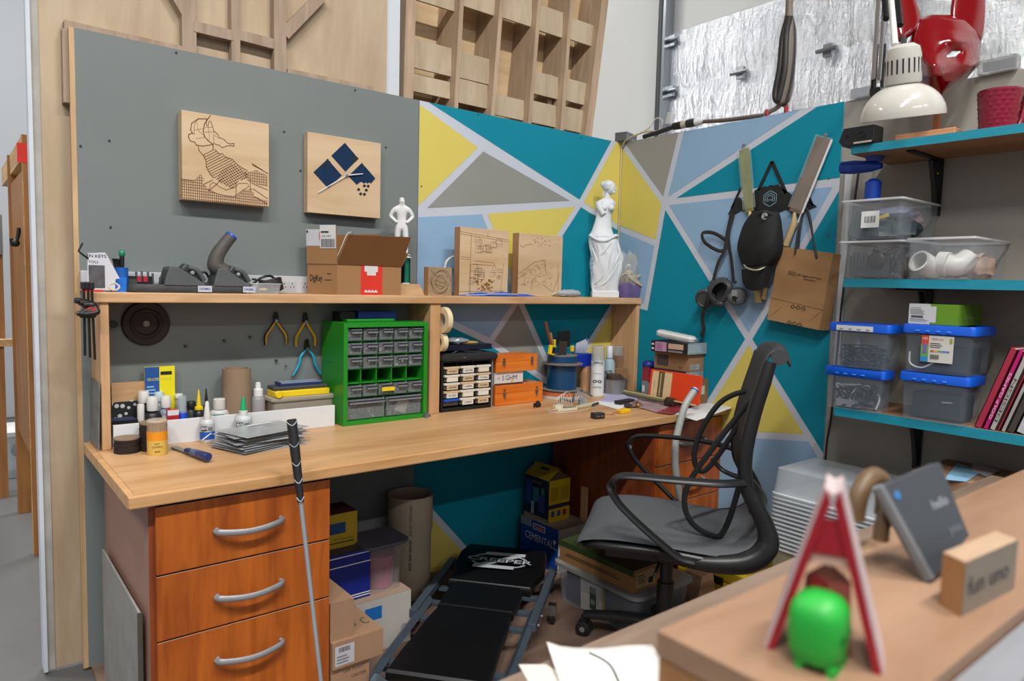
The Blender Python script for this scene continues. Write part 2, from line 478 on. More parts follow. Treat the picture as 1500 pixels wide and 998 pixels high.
# warehouse shell
WW = mat('#C6C8C8', .7, var=.03, scale=1.2)
mb = MB(mat('#A6ABB2', .7, var=.02, scale=1)); mb.bb(-9, 1.32, 5.0, 5.15, 0, 6); struct(mb.build('wall_back'))
mb = MB(WW); mb.bb(1.2, 1.32, .70, 5.0, 0, 6); mb.bb(1.2, 1.32, -6, .70, 3.03, 6); mb.bb(1.2, 1.32, -6, -4.6, 0, 3.03); struct(mb.build('wall_right'))
# insulated roll-up door: foil blanket over horizontal sections
def foil():
    m, nt, b = newmat('foil'); L = nt.links.new
    tc = N(nt, 'ShaderNodeTexCoord')
    b.inputs['Metallic'].default_value = 1; b.inputs['Base Color'].default_value = (.80, .83, .87, 1)
    n1 = N(nt, 'ShaderNodeTexNoise', Scale=45.0, Detail=5.0, Roughness=.7); L(tc.outputs['Object'], n1.inputs['Vector'])
    mp = N(nt, 'ShaderNodeMapping'); mp.inputs['Scale'].default_value = (1, 4, 1.2); L(tc.outputs['Object'], mp.inputs[0])
    n2 = N(nt, 'ShaderNodeTexNoise', Scale=3.0, Detail=4.0, Roughness=.6); L(mp.outputs[0], n2.inputs['Vector'])
    b1 = N(nt, 'ShaderNodeBump', Strength=.85, Distance=.012); L(n1.outputs[0], b1.inputs['Height'])
    b2 = N(nt, 'ShaderNodeBump', Strength=.5, Distance=.08); L(n2.outputs[0], b2.inputs['Height']); L(b1.outputs[0], b2.inputs['Normal'])
    L(b2.outputs[0], b.inputs['Normal'])
    mr = N(nt, 'ShaderNodeMapRange'); mr.inputs[3].default_value = .06; mr.inputs[4].default_value = .3
    L(n1.outputs[0], mr.inputs[0]); L(mr.outputs[0], b.inputs['Roughness'])
    return m
FOIL = foil(); mb = MB(FOIL); zs = [0, .48, .96, 1.44, 1.92, 2.28, 2.645, 3.03]
ys = [.69-i*.529 for i in range(11)]
for a, b_ in zip(zs, zs[1:]):
    for i in range(10):
        n, k = 6, 4; rr = random.Random(i*17+int(a*100)); G = []
        for q in range(k+1):
            z = a+(b_-a)*q/k; row = []
            for j in range(n+1):
                y = ys[i]+(ys[i+1]-ys[i])*j/n; e = min(q/k, 1-q/k)*2; e2 = min(j/n, 1-j/n)*2
                row.append(mb.v((1.2-.004-.018*(min(e*2, 1)*min(.4+e2*2, 1))-.006*rr.random(), y, z)))
            G.append(row)
        for q in range(k):
            for j in range(n): mb.f([G[q][j], G[q+1][j], G[q+1][j+1], G[q][j+1]], True)
struct(mb.build('door_1', sharp=60))
mb = MB(STEEL)
for (u, v) in ((1085, 107), (1213, 74), (985, 60), (983, 134)):
    q = P(u, v, x=1.16); mb.box(q, (.02, .05, .07)); mb.tube([q+Vector((-.02, -.06, 0)), q+Vector((-.02, .06, .0))], .012)
struct(mb.build('trim_1'))
mb = MB(mat('#34383C', .5)); mb.tube([(1.13, .715, 0), (1.13, .715, 5.5)], .028, smooth=False, seg=12)
mb.m(STEEL); mb.bb(1.1, 1.19, .665, .685, 0, 3.4)
struct(mb.build('trim_2'))
for mm in ():
    pass
# electrical conduit in the corner of the two mural walls
mb = MB(mat('#B9AE8A', .5)); mb.tube([(-.006, -.006, 1.24), (-.006, -.006, 1.6), (-.007, -.006, H-.06), (-.012, -.02, H-.02), (-.02, -.05, H+.005), (-.01, -.14, H+.03), (.004, -.2, H+.032)], .0045, seg=8)
tag(mb.build('corner_cable', loc=(-.006, -.006, 1.24)), 'thin cream cable running down the corner between the two mural walls', 'cable')
# ================================================================= STRUCTURES BEHIND THE BACK WALL
t = thing('stage_flat', 'tall plywood flat with wood framing behind the gray panel', 'plywood flat', (-1.95, .06, 0))
mb = MB(PLY); mb.bb(-2.545, -1.34, .058, .07, 0, 3.6); mb.build('plywood_sheet', t, world=True)
mb = MB(mat('#C7CDD6', .6, var=.05, scale=5)); mb.bb(-2.556, -2.545, .045, .105, 0, 3.6); mb.m(mat('#A5A29C', .8, var=.2, scale=8)); mb.bb(-2.545, -2.524, .054, .058, 0, 3.6)
mb.build('painted_edge', t, world=True)
FR = [0]
def fr(name, a, b, w, y0=.022, y1=.058):
    """framing member from pixel a to pixel b on the frame plane, w in metres wide"""
    FR[0] += 1; y0 -= .0006*(FR[0] % 7); A = P(a[0], a[1], y=y0); B = P(b[0], b[1], y=y0); d = (B-A).normalized(); n = Vector((-d.z, 0, d.x))*w/2
    mb = MB(STUD); q = [A-n, B-n, B+n, A+n]
    F0 = [mb.v(p) for p in q]; F1 = [mb.v(Vector((p.x, y1, p.z))) for p in q]
    mb.f(F0); mb.f(F1[::-1])
    for i in range(4): mb.f([F0[i], F0[(i+1) % 4], F1[(i+1) % 4], F1[i]])
    bmesh.ops.recalc_face_normals(mb.bm, faces=mb.bm.faces)
    mb.build(name, t, world=True)
fr('bottom_rail', (94, 36), (274, 76), .03); fr('bottom_rail', (421, 106), (547, 133), .03)
fr('stud', (278, 110), (274, -300), .045); fr('stud', (346, 120), (343, -300), .03); fr('stud', (411, 130), (408, -300), .045)
fr('blocking', (284, 38), (342, 52), .035); fr('blocking', (348, 50), (408, 66), .035)
fr('brace', (417, 50), (475, -10), .04); fr('brace', (274, 20), (240, -40), .035)
fr('stud', (98, 150), (96, 42), .018)
# white column between the flats
mb = MB(mat('#C9D0D8', .6, var=.03)); mb.bb(-1.338, -1.272, .075, .3, 0, 3.6)
tag(mb.build('white_post', loc=(-1.305, .19, 0)), 'white painted square post between the two plywood flats', 'post')
# curved ribbed flat
t = thing('ribbed_flat', 'tall curved plywood flat with deep vertical ribs above the mural wall', 'plywood flat', (-.6, .3, 0))
RIBM = wood('#A08870', '#BAA288', 'z', 5, .7, 12, .4); SKIN = wood('#C4A880', '#DCC29C', 'x', 4, .6, 8, .4)
def yc(z): return .38-.08*math.sin((z-1.2)*.9)
ribs = [((598, 147), (604, -60)), ((668, 160), (680, -60)), ((722, 170), (740, -60)), ((776, 180), (796, -60)), ((823, 192), (842, -60)), ((862, 200), (894, -60))]
rx = []
for a, b in ribs:
    A = P(a[0], a[1], y=.13); B = P(b[0], b[1], y=.13); k = (B.x-A.x)/(B.z-A.z)
    rx.append((A.x-k*(A.z), k))
def ribx(i, z): return rx[i][0]+rx[i][1]*z
for i in range(6):
    mb = MB(RIBM); w = .011 if 0 < i < 5 else .024; R = []
    for j in range(13):
        z = .0+j*3.6/12; x = ribx(i, z); R.append([(x-w, .13, z), (x+w, .13, z), (x+w, yc(z), z), (x-w, yc(z), z)])
    mb.loft(R, sm=False); mb.build('rib', t, world=True)
mb = MB(SKIN); R = []
for j in range(25):
    z = j*3.6/24; R.append([(ribx(0, z), yc(z), z), (ribx(5, z), yc(z), z), (ribx(5, z), yc(z)+.012, z), (ribx(0, z), yc(z)+.012, z)])
mb.loft(R, sm=False); mb.build('curved_skin', t, world=True)
# blocking boards between ribs: (rib, pixel y centre, pixel x centre, height)
for i, (u, v0, v1) in enumerate(((636, 64, 106), (636, 115, 140), (638, -10, 8), (692, 80, 118), (694, 120, 155), (690, -40, 12), (750, -12, 30), (745, 142, 172), (795, 8, 46), (795, 107, 140), (792, 150, 182), (843, 28, 60), (840, 117, 150), (838, 158, 192))):
    k = min(range(5), key=lambda q: abs((ribx(q, 2.3)+ribx(q+1, 2.3))/2-P(u, (v0+v1)/2, y=.2).x))
    pa = P(u, v0, y=.17); pb = P(u, v1, y=.17); z = (pa.z+pb.z)/2; h = pa.z-pb.z
    mb = MB(PLYL); x0 = ribx(k, z)+.012; x1 = ribx(k+1, z)-.012
    mb.bb(x0, x1, .17, .182, z-h/2, z+h/2); mb.build('blocking', t, world=True)
mb = MB(RIBM); z0 = 2.0
mb.bb(ribx(5, 0)+.03, ribx(5, 0)+.06, .2, .5, 0, 2.35); mb.build('edge_board', t, world=True)
mb = MB(mat('#C8CCD2', .6)); R = [[(ribx(5, z)+.062, .21, z), (ribx(5, z)+.075, .21, z), (ribx(5, z)+.075, .5, z), (ribx(5, z)+.062, .5, z)] for z in (0, 3.6)]
mb.loft(R, sm=False); mb.build('painted_edge', t, world=True)
# timber portal far left
PINE = wood('#8A5A2C', '#A87440', 'z', 4, .6, 12, .4); PINEL = wood('#B28A5C', '#CDA877', 'y', 4, .6, 12, .3)
t = thing('timber_portal', 'tall brown timber portal frame on the concrete floor with a red tag', 'timber frame', (-2.5, 1.5, 0))
zt = P(35, 197, y=1.225).z
xa = P(41, 500, y=1.225).x+.03; xb = xa-.03+P(50, 230, y=1.225).x-P(28, 230, y=1.225).x
mb = MB(PINE); mb.bb(xa-.03, xb, 1.225, 1.27, -.012, zt); mb.build('front_post', t, world=True)
mb = MB(PINE); mb.bb(xa-.03, xa-.005, 1.27, 1.95, .45, zt-.15); mb.build('side_board', t, world=True)
mb = MB(PINE); mb.bb(xa-.04, xb, 1.95, 1.99, -.012, zt); mb.build('rear_post', t, world=True)
mb = MB(PINEL); mb.bb(xa-.03, xb, 1.27, 2.6, zt-.1, zt); mb.build('top_beam', t, world=True)
mb = MB(PINEL); mb.bb(xa-.034, xa-.03, 1.225, 1.23, 0, zt); mb.build('light_edge', t, world=True)
q = P(33, 224, y=1.224); mb = MB(mat('#E8352B', .6)); mb.box(q, (.04, .002, .085)); o = mb.build('red_tag', t, world=True); o['label'] = 'small red paper tag'
q = P(30, 350, x=xa-.032); mb = MB(BLACK); mb.tube([q+Vector((-.004, 0, .05)), q+Vector((-.012, 0, 0)), q+Vector((-.03, 0, -.03)), q+Vector((-.035, 0, 0))], .008); mb.ball(q+Vector((-.02, 0, -.02)), .018); mb.build('coat_hook', t, world=True)
t = thing('side_shelf', 'brown wooden board at the far left edge behind the portal', 'board', (-2.75, 2.4, 0))
q0 = P(2, 360, y=2.4); q1 = P(14, 600, y=2.4)
mb = MB(PINE); mb.bb(q0.x-.35, q1.x-.01, 2.38, 2.41, .9, q0.z+.15); mb.build('board', t, world=True)
mb = MB(STEEL); mb.bb(q1.x-.06, q1.x-.01, 2.34, 2.38, q0.z-.05, q0.z+.17); mb.build('metal_cap', t, world=True)
mb = MB(PINEL); mb.bb(q0.x-.3, q1.x+.02, 2.3, 2.36, .86, .9); mb.build('ledge', t, world=True)
mb = MB(PINE); mb.bb(q1.x-.06, q1.x-.02, 2.32, 2.36, -.012, .86); mb.build('leg', t, world=True)
t = thing('storage_tote', 'clear storage tote with white lid on the concrete floor under the portal', 'storage box', P(36, 690, z=0))
c = P(36, 690, z=0); yq = c.y
R = [rim_ring(.22*k, .3*k, .03, z) for z, k in ((0, .82), (.005, .86), (.27, 1))]
mb = MB(clear('#C9D3DC', .45, .3)); mb.at(Matrix.Translation((c.x, yq, -.012))); mb.loft([[p for p in r] for r in R]); mb.build('tub', t, world=True)
mb = MB(mat('#D8DCE0', .45)); mb.at(Matrix.Translation((c.x, yq, -.012))); mb.loft([rim_ring(.24, .32, .035, .272), rim_ring(.245, .325, .035, .3), rim_ring(.22, .3, .03, .31)]); mb.build('lid', t, world=True)
mb = MB(mat('#34404E', .8)); mb.ball((c.x, yq, .14), .07, (1, 1.2, .8)); mb.m(mat('#B9BFC6', .8)); mb.ball((c.x, yq-.04, .06), .06, (1, 1.2, .7)); mb.build('contents', t, world=True)
# ================================================================= DESK, DRAWERS, HUTCH
FWD = Vector((RX.z, RY.z, RZ.z))
def dep(p): return (Vector(p)-CAM).dot(FWD)
def mm(n, p): return n*dep(p)/FPX
DZ = .75; DF = -.703; SZ = 1.229
DESKW = wood('#A87A4C', '#C9A074', 'x', 2.2, .42, 9, .55); DESKE = wood('#B58654', '#CDA273', 'x', 5, .45, 12, .3)
mb = MB(DESKW); mb.bb(-2.424, -.003, DF+.006, -.001, DZ-.03, DZ)
d = mb.build('worktop_board', None); 
t = thing('worktop', 'long light wood desk worktop running along the back wall', 'worktop', (-1.2, -.35, DZ-.03))
d.name = 'board'; d.parent = t; d.matrix_parent_inverse = RM[t.name].inverted()
mb = MB(DESKE); mb.bb(-2.441, -.003, DF-.012, DF+.006, DZ-.032, DZ); mb.build('front_edging', t, world=True, bevel=.004)
mb = MB(DESKE); mb.bb(-2.441, -2.424, DF+.006, -.02, DZ-.034, DZ); mb.build('side_edging', t, world=True, bevel=.002)
OR1 = wood('#8E4314', '#B8621F', 'z', 4, .38, 10, .35); ORS = mat('#9A7466', .55, var=.08, scale=3); ORD = wood('#6E3216', '#8A4420', 'z', 4, .45, 10, .3)
HND = mat('#8E9094', .42, metal=.3, var=.03)
def drawer_unit(x0, x1, label, side, grp):
    t = thing('drawer_unit', label, 'drawer cabinet', ((x0+x1)/2, -.36, 0))
    W = x1-x0
    mb = MB(side); mb.bb(x0, x0+.018, -.673, -.05, 0, .715); mb.m(ORD); mb.bb(x0+.0005, x0+.018, -.6745, -.673, 0, .7145); mb.bb(x1-.018, x1, -.673, -.05, 0, .715); mb.bb(x0+.018, x1-.018, -.66, -.05, .0, .07); mb.bb(x0+.018, x1-.018, -.07, -.05, .07, .715); mb.bb(x0+.018, x1-.018, -.66, -.07, .697, .715)
    mb.build('carcass', t, world=True)
    mb = MB(mat('#5A2A12', .5)); mb.bb(x0+.018, x1-.018, -.668, -.662, .07, .7); mb.build('inner_front', t, world=True)
    for a, b in ((.532, .707), (.359, .528), (.075, .355)):
        mb = MB(OR1); mb.bb(x0+.014, x1-.001, -.69, -.672, a, b); mb.m(mat('#A87E66', .5)); mb.bb(x0+.014, x1-.001, -.6905, -.672, b-.002, b)
        dr = mb.build('drawer', t, world=True, bevel=.0012)
        zc_ = (b-.092); xm = (x0+x1)/2+.007; pts = [(xm-.088, -.69, zc_+.006), (xm-.082, -.706, zc_+.003), (xm-.04, -.717, zc_-.002), (xm, -.72, zc_-.004), (xm+.04, -.717, zc_-.002), (xm+.082, -.706, zc_+.003), (xm+.088, -.69, zc_+.006)]
        mb = MB(HND); mb.tube(pts, .0085, seg=10, flat=(.6, (0, 1, 0))); mb.build('handle', dr, world=True)
    return t
du = drawer_unit(-2.391, -1.915, 'orange wood drawer unit with three bow handles at the left end of the desk', ORS, None)
drawer_unit(-.463, -.004, 'orange wood drawer unit at the right end of the desk behind the office chair', ORD, None)
# hutch (shelf unit standing on the desk)
HW = wood('#B58B61', '#CCA47A', 'z', 4, .5, 12, .3); HWX = wood('#B78D63', '#D0AA80', 'x', 5, .5, 12, .3)
t = thing('hutch', 'light wood shelf unit standing on the back of the desk', 'shelf', (-1.2, -.09, DZ))
mb = MB(HWX); mb.bb(-2.433, -.004, -.180, -.001, SZ-.031, SZ); mb.build('top_board', t, world=True, bevel=.003)
mb = MB(HW); mb.bb(-2.412, -2.387, -.172, -.001, DZ, SZ-.031); mb.build('side_board', t, world=True, bevel=.003)
xd0 = P(628, 600, y=-.17).x; xd1 = P(643, 600, y=-.17).x
mb = MB(HW); mb.bb(xd0, xd1, -.172, -.001, DZ, SZ-.031); mb.build('divider', t, world=True, bevel=.003)
mb = MB(HW); mb.bb(-.03, -.005, -.172, -.001, DZ, SZ-.031); mb.build('side_board', t, world=True, bevel=.003)
# ----------------------------------------------------------------- generic round things
def bottle(name, label, cat, loc, r, h, body, cap, capr=.5, caph=.25, lab=None, labz=(.15, .8), neck=.12, group=None, cone=False, txt=None):
    """body with shoulder, neck, cap; optional label sleeve and text"""
    t = thing(name, label, cat, loc, group=group); bh = h*(1-caph-neck*.5)
    mb = MB(body); mb.lathe([(r*.9, 0), (r, .003), (r, bh*.86), (r*.8, bh*.97), (r*capr*.8, bh), (r*capr*.75, bh+h*neck*.5)], seg=20); mb.build('body', t)
    mb = MB(cap); z0 = bh+h*neck*.3
    if cone: mb.lathe([(r*capr, z0), (r*capr, z0+h*.06), (r*capr*.62, z0+h*.07), (r*.14, h*.98), (r*.1, h)], seg=16)
    else: mb.lathe([(r*capr, z0), (r*capr*1.03, z0+.002), (r*capr, h-.002), (r*capr*.9, h)], seg=18)
    mb.build('nozzle' if cone else 'cap', t)
    if lab:
        mb = MB(lab[0] if isinstance(lab, (list, tuple)) else lab); z0, z1 = bh*labz[0], bh*labz[1]
        mb.lathe([(r*1.012, z0), (r*1.012, z1)], seg=24, cap=False)
        if isinstance(lab, (list, tuple)):
            mb.m(lab[1]); mb.lathe([(r*1.02, z0+.001), (r*1.02, z0+(z1-z0)*.5)], seg=24, cap=False)
        if txt:
            a = math.atan2(CAM.y-loc[1], CAM.x-loc[0])
            F = Matrix.Rotation(a, 4, 'Z') @ frame((r*1.03, 0, z0+(z1-z0)*.72), (0, 1, 0), (0, 0, 1), (1, 0, 0))
            mb.text(txt, (z1-z0)*.3, F, INK, w=r*1.3, bold=.03)
        mb.build('sticker', t)
    return t
def on(u, v, z): return P(u, v, z=z)
# ================================================================= UNDER-HUTCH LEFT: tray with bottles
yt = -.158
ty = P(490, 624, z=DZ).y; zt_ = P(488, 594, y=ty).z
tx0 = -2.383; tx1 = P(490.5, 610, y=ty).x
t = thing('white_board', 'long white board standing on edge in front of the bottles on the desk', 'board', ((tx0+tx1)/2, ty+.006, DZ))
WB = mat('#D5D7DA', .5, var=.03)
mb = MB(WB); mb.bb(tx0, tx1, ty, ty+.012, DZ, zt_); mb.build('front_face', t, world=True, bevel=.001)
TB = DZ; by = (ty+.012-.02)/2
def inb(u, y, vtop):  # x from pixel column, height from the pixel of its top
    q = P(u, vtop, y=y); return (q.x, y, TB), q.z-TB
BLKB = mat('#1B1C20', .4); WCAP = mat('#CFCFCC', .4)
for u, y, vt, wpx, body, cap, cr, chh, lab, name, label in (
 (210, -.045, 573, 20, BLKB, WCAP, .75, .22, mat('#26272B', .5), 'paint_bottle', 'black bottle with white cap against the patterned disc'),
 (206, -.085, 592, 12, mat('#B9BDB8', .4), WCAP, .8, .45, (mat('#BFC3C0', .5), mat('#3C7A4E', .5)), 'small_bottle', 'small pale bottle with white cap and a green band'),
 (223, -.08, 581, 25, BLKB, WCAP, .6, .3, (mat('#2A2B2E', .5), mat('#B7B9BA', .5)), 'paint_bottle', 'dark bottle with broad white cap and gray label behind the white board'),
 (233, -.035, 574, 16, mat('#B9C6CE', .4), mat('#B4C5CF', .4), .8, .2, mat('#2D6F9A', .5), 'paint_bottle', 'pale blue capped bottle in front of the blue and yellow packet'),
 (243, -.07, 580, 20, mat('#7E8794', .4), WCAP, .7, .25, mat('#AEB3BB', .5), 'paint_bottle', 'gray labelled bottle with white cap beside the packet'),
 (262, -.04, 577, 11, mat('#AEB4B8', .35, alpha=.7), mat('#D5D5D3', .4), 1.0, .08, mat('#9AA3A8', .5), 'vial', 'thin clear tube with flat white lid behind the white board'),
 ):
    (loc, h) = inb(u, y, vt); r = mm(wpx, loc)/2
    bottle(name, label, 'bottle', loc, r, h, body, cap, cr, chh, lab)
(loc, h) = inb(252, -.095, 600); carton('paint_tub', 'small red and white tub right behind the white board', 'tub', loc, (.034, .03, h), m=mat('#B8202E', .4), items=[('front', 'r', 0, .82, 1, 1, WHITE), ('front', 'r', .55, .2, .85, .6, WHITE)])
(loc, h) = inb(267, -.09, 580); r = .0155
t = thing('dispenser_tube', 'clear tube standing in a blue holder behind the white board', 'bottle', loc)
mb = MB(mat('#1240B8', .35)); mb.lathe([(r, 0), (r, h*.58), (r*.9, h*.6)]); mb.build('holder', t)
mb = MB(clear('#BCCBD2', .4)); mb.lathe([(r*.85, h*.5), (r*.85, h), (r*.2, h)]); mb.build('tube', t)
(loc, h) = inb(291, -.075, 571); t = bottle('marker_bottle', 'bottle with tall yellow nozzle cap behind the white board', 'bottle', loc, .016, h, BLKB, YEL, .85, .42, cone=True)
(loc, h) = inb(302, -.05, 569); bottle('marker_bottle', 'bottle with tall black nozzle cap behind the yellow one', 'bottle', loc, .013, h, mat('#55585A', .4), BLACK, .8, .42, cone=True)
q = P(282, 612, y=-.05); bottle('paint_jar', 'low dark jar left of the yellow nozzle bottle', 'jar', (q.x-.005, -.05, TB), .017, P(280, 588, y=-.05).z-TB, mat('#3C4A46', .4, alpha=.8), BLACK, .9, .2)
(loc, h) = inb(321, -.075, 584); bottle('glue_bottle', 'white bottle with white cap and teal label behind the white board', 'bottle', loc, .032, h, mat('#C9C9C6', .4), mat('#D3D1CC', .45), .62, .3, mat('#D2D3D0', .5), (.1, .9), .05)
mb = MB(mat('#1E8A78', .5)); q = Vector(loc)+Vector((-.012, -.034, h*.52)); F = frame((0, 0, 0), Vector((1, -.35, 0)).normalized(), (0, 0, 1), Vector((-.35, -1, 0)).normalized())
mb.at(Matrix.Translation(q) @ F); mb.rect(Matrix.Identity(4), -.018, -.007, .018, .007)
o = mb.build('teal_label', bpy.data.objects[[o.name for o in bpy.data.objects if o.name.startswith('glue_bottle')][0]], world=True)
(loc, h) = inb(337, -.03, 592); bottle('paint_jar', 'dark red jar between white bottle and the cardboard tube', 'jar', loc, .018, h, mat('#5A2A30', .4), mat('#8F9296', .4), .9, .3)
# patterned disc, arched board, packet, black cases at the left behind the white board
q = P(200, 598, y=-.03); t = thing('patterned_disc', 'black and white patterned disc propped at the left behind the white board', 'disc', (q.x, -.03, TB+.005), rot=(PI/2-.12, 0, 0))
mb = MB(BLACK); mb.lathe([(.075, 0), (.075, .004)], T(y=.075), seg=40); mb.m(mat('#C4C7C9', .5))
for i in range(9):
    a = i*2*PI/9
    for rr in (.03, .048, .063): mb.cyl((math.cos(a+rr*9)*rr, .075+math.sin(a+rr*9)*rr, .004), .007 if rr > .04 else .005, .0005, seg=8)
mb.build('face', t)
q0 = P(166, 600, y=-.012); q1 = P(213, 558, y=-.012)
t = thing('arched_board', 'light wooden board with an arched cutout behind the patterned disc', 'board', ((q0.x+q1.x)/2, -.014, TB))
mb = MB(HWX); w = (q1.x-q0.x)+.01; hh = q1.z-TB; pts = [(-w/2, 0), (-w/2, hh), (w/2, hh), (w/2, hh*.62)]+[(w/2+.04-.12*math.sin(a), hh*.62*math.cos(a)) for a in [i*.17 for i in range(3, 9)]]
mb.prism(pts, .006, frame((0, 0, 0), (1, 0, 0), (0, 0, 1), (0, -1, 0))); mb.build('board', t)
q0 = P(212, 600, y=-.022); q1 = P(255, 536, y=-.022); hh = q1.z-TB; w = q1.x-q0.x
carton('sanding_packet', 'blue and yellow card packet standing against the gray wall', 'packet', ((q0.x+q1.x)/2, -.024, TB), (w, .012, hh), m=mat('#E4D60C', .5), items=[
  ('front', 'r', 0, 0, .48, 1, mat('#1A4E96', .5)), ('front', 't', .48, .82, .06, 'REPLACEMENT NEEDLES', mat('#C9C63A', .6), .8), ('front', 'r', .52, .88, .9, .93, INK),
  ('front', 'lines', .06, .6, .42, .74, 3, mat('#8FB4D8', .6)), ('front', 'lines', .06, .3, .3, .5, 4, mat('#8FB4D8', .6))])
q = P(178, 612, y=-.075)
carton('black_case', 'small black case with blue top stacked at the left end behind the white board', 'case', (P(178, 612, y=-.08).x+.004, -.075, TB+.03), (.075, .06, .045), m=BLKB, items=[('top', 'r', .05, .05, .95, .95, mat('#26365E', .5)), ('front', 't', .5, .5, .25, 'E', MIDGREY)])
carton('black_case', 'gray textured case lying under the small black case behind the white board', 'case', (P(178, 612, y=-.08).x+.004, -.072, TB), (.08, .065, .03), m=mat('#3E4447', .7, bump=.4))
# discs and bottles in front of the tray
def disc_stack(loc, r, n, th, label, top='#8B7660'):
    t = thing('sanding_discs', label, 'sanding discs', loc, group=None)
    rr = random.Random(int(loc[0]*1000))
    for i in range(n):
        mb = MB(mat('#2A1E1A', .8, var=.1) if i < n-1 else mat(top, .8)); mb.cyl((rr.uniform(-.0012, .0012), rr.uniform(-.001, .001), i*th), r, th*.78, seg=28); mb.build('disc', t)
q = on(188, 664, DZ); r = mm(35, q)/2; disc_stack((q.x, ty-r-.003, DZ), r, 9, .0052, 'short stack of brown sanding discs beside the hutch side board')
q = on(222, 659, DZ); r = mm(37, q)/2; disc_stack((q.x+.007, ty-r-.003, DZ), r, 15, .0058, 'tall stack of brown sanding discs behind the amber jar')
q = on(234, 668, DZ); r = mm(28, q)/2; h = P(234, 614, y=q.y+r).z-DZ
t = thing('toothpick_jar', 'amber plastic jar of toothpicks with yellow label on the desk', 'jar', (q.x, q.y+r, DZ))
mb = MB(mat('#D6B45A', .4)); mb.lathe([(r*.95, 0), (r, .004), (r, h*.42)], seg=28); mb.m(mat('#E0901C', .4)); mb.lathe([(r, h*.42), (r, h*.68)], seg=28, cap=False)
a = math.atan2(CAM.y-q.y, CAM.x-q.x)
for k, (zz, tt) in enumerate(((.34, 'FLAT'), (.25, 'TOOTHPICKS'), (.12, '600'))):
    mb.text(tt, h*.08, Matrix.Rotation(a, 4, 'Z') @ frame((r*1.02, 0, h*zz), (0, 1, 0), (0, 0, 1), (1, 0, 0)), INK, w=r*(1.0 if k == 1 else .5))
mb.build('sticker', t)
mb = MB(clear('#D8BFA6', .35)); mb.lathe([(r*.97, h*.66), (r*.97, h*.93), (r*.9, h*.94)], seg=28, cap=False); mb.build('jar_wall', t)
mb = MB(mat('#C29A6A', .7)); rr = random.Random(2)
for i in range(40):
    a1 = rr.uniform(0, 6.28); q1 = rr.uniform(0, r*.8); mb.tube([(math.cos(a1)*q1, math.sin(a1)*q1, h*.5), (math.cos(a1)*q1+.002, math.sin(a1)*q1, h*(.8+.1*rr.random()))], .0011, seg=4, smooth=False)
o = mb.build('toothpicks', t); o['kind'] = 'stuff'
mb = MB(clear('#C9B8A4', .6)); mb.lathe([(r*1.0, h*.93), (r*1.02, h*.96), (r*.9, h)], seg=28); mb.build('lid', t)
def glue(u, v0, v1, wpx, col, label, noz, nm='BSI'):
    q = on(u, v0, DZ); r = mm(wpx, q)/2; y = min(q.y+r, ty-r*1.06-.001); h = P(u, v1, y=y).z-DZ
    t = thing('glue_bottle', label, 'glue bottle', (q.x, y, DZ))
    mb = MB(mat('#C3C8CC', .35, var=.02)); mb.lathe([(r*.92, 0), (r, .003), (r, h*.50), (r*.82, h*.545), (r*.42, h*.56), (r*.42, h*.6)], seg=22); mb.build('body', t)
    mb = MB(noz)
    if noz is WCAP: mb.lathe([(r*.5, h*.53), (r*.55, h*.55), (r*.42, h*.7), (r*.25, h*.97), (r*.14, h)], seg=18)
    else:
        mb.lathe([(r*.42, h*.66), (r*.4, h*.70), (r*.2, h*.93), (r*.1, h)], seg=18); mb.m(WCAP); mb.lathe([(r*.5, h*.56), (r*.5, h*.66), (r*.42, h*.67)], seg=18)
    mb.build('nozzle', t)
    mb = MB(mat('#B9BCC0', .5)); mb.lathe([(r*1.012, h*.08), (r*1.012, h*.46)], seg=24, cap=False); mb.m(col); mb.lathe([(r*1.02, h*.085), (r*1.02, h*.27)], seg=24, cap=False)
    a = math.atan2(CAM.y-y, CAM.x-q.x); F = Matrix.Rotation(a, 4, 'Z')
    mb.m(BLACK); G = F @ frame((r*1.04, 0, h*.36), (0, 1, 0), (0, 0, 1), (1, 0, 0)); mb.rect(G, -r*.8, -h*.055, 0, h*.055); mb.text('BSI', h*.09, G @ T(x=-r*.38, z=.0006), WHITE, w=r*.7, bold=.03)
    mb.rect(G @ T(ry=0), r*.1, -h*.04, r*.7, h*.04, mt=MIDGREY)
    mb.m(WHITE); G2 = F @ frame((r*1.05, 0, h*.17), (0, 1, 0), (0, 0, 1), (1, 0, 0)); mb.line(G2, [(-r*.6, -h*.07), (r*.5, h*.07)], h*.03)
    mb.build('sticker', t)
glue(300, 645, 588, 20, mat('#1456B4', .45), 'white glue bottle with blue label in front of the white board', WCAP)
glue(342.5, 634, 582, 23, mat('#17704A', .45), 'glue bottle with green tip and green label in front of the white board', mat('#16A064', .4))
# cardboard tube, spray bottle, crumpled paper
q = P(347, 600, y=-.062); r = mm(40, q)/2*.98; h = P(347, 537, y=-.062).z-DZ
t = thing('cardboard_tube', 'brown cardboard tube standing upright on the desk behind the white board', 'tube', (q.x, -.062, TB))
mb = MB(mat('#8E7660', .8, var=.05, scale=4)); mb.lathe([(r*.85, 0), (r, 0), (r, h-.006), (r*.85, h-.006), (r*.85, .004)], seg=36); mb.build('wall', t)
q = P(378, 600, y=-.06); h = P(378, 560, y=-.06).z-TB; r = mm(20, q)/2
t = thing('spray_bottle', 'small clear spray bottle with white pump beside the cardboard tube', 'spray bottle', (q.x, -.06, TB))
mb = MB(clear('#C2C2C8', .5)); mb.lathe([(r*.9, 0), (r, .004), (r, h*.62), (r*.7, h*.70), (r*.4, h*.72)]); mb.build('body', t)
mb = MB(mat('#DDDEE0', .35)); mb.lathe([(r*.7, h*.70), (r*.7, h*.84), (r*.45, h*.87), (r*.38, h*.99), (r*.2, h)], seg=18); mb.build('pump', t)
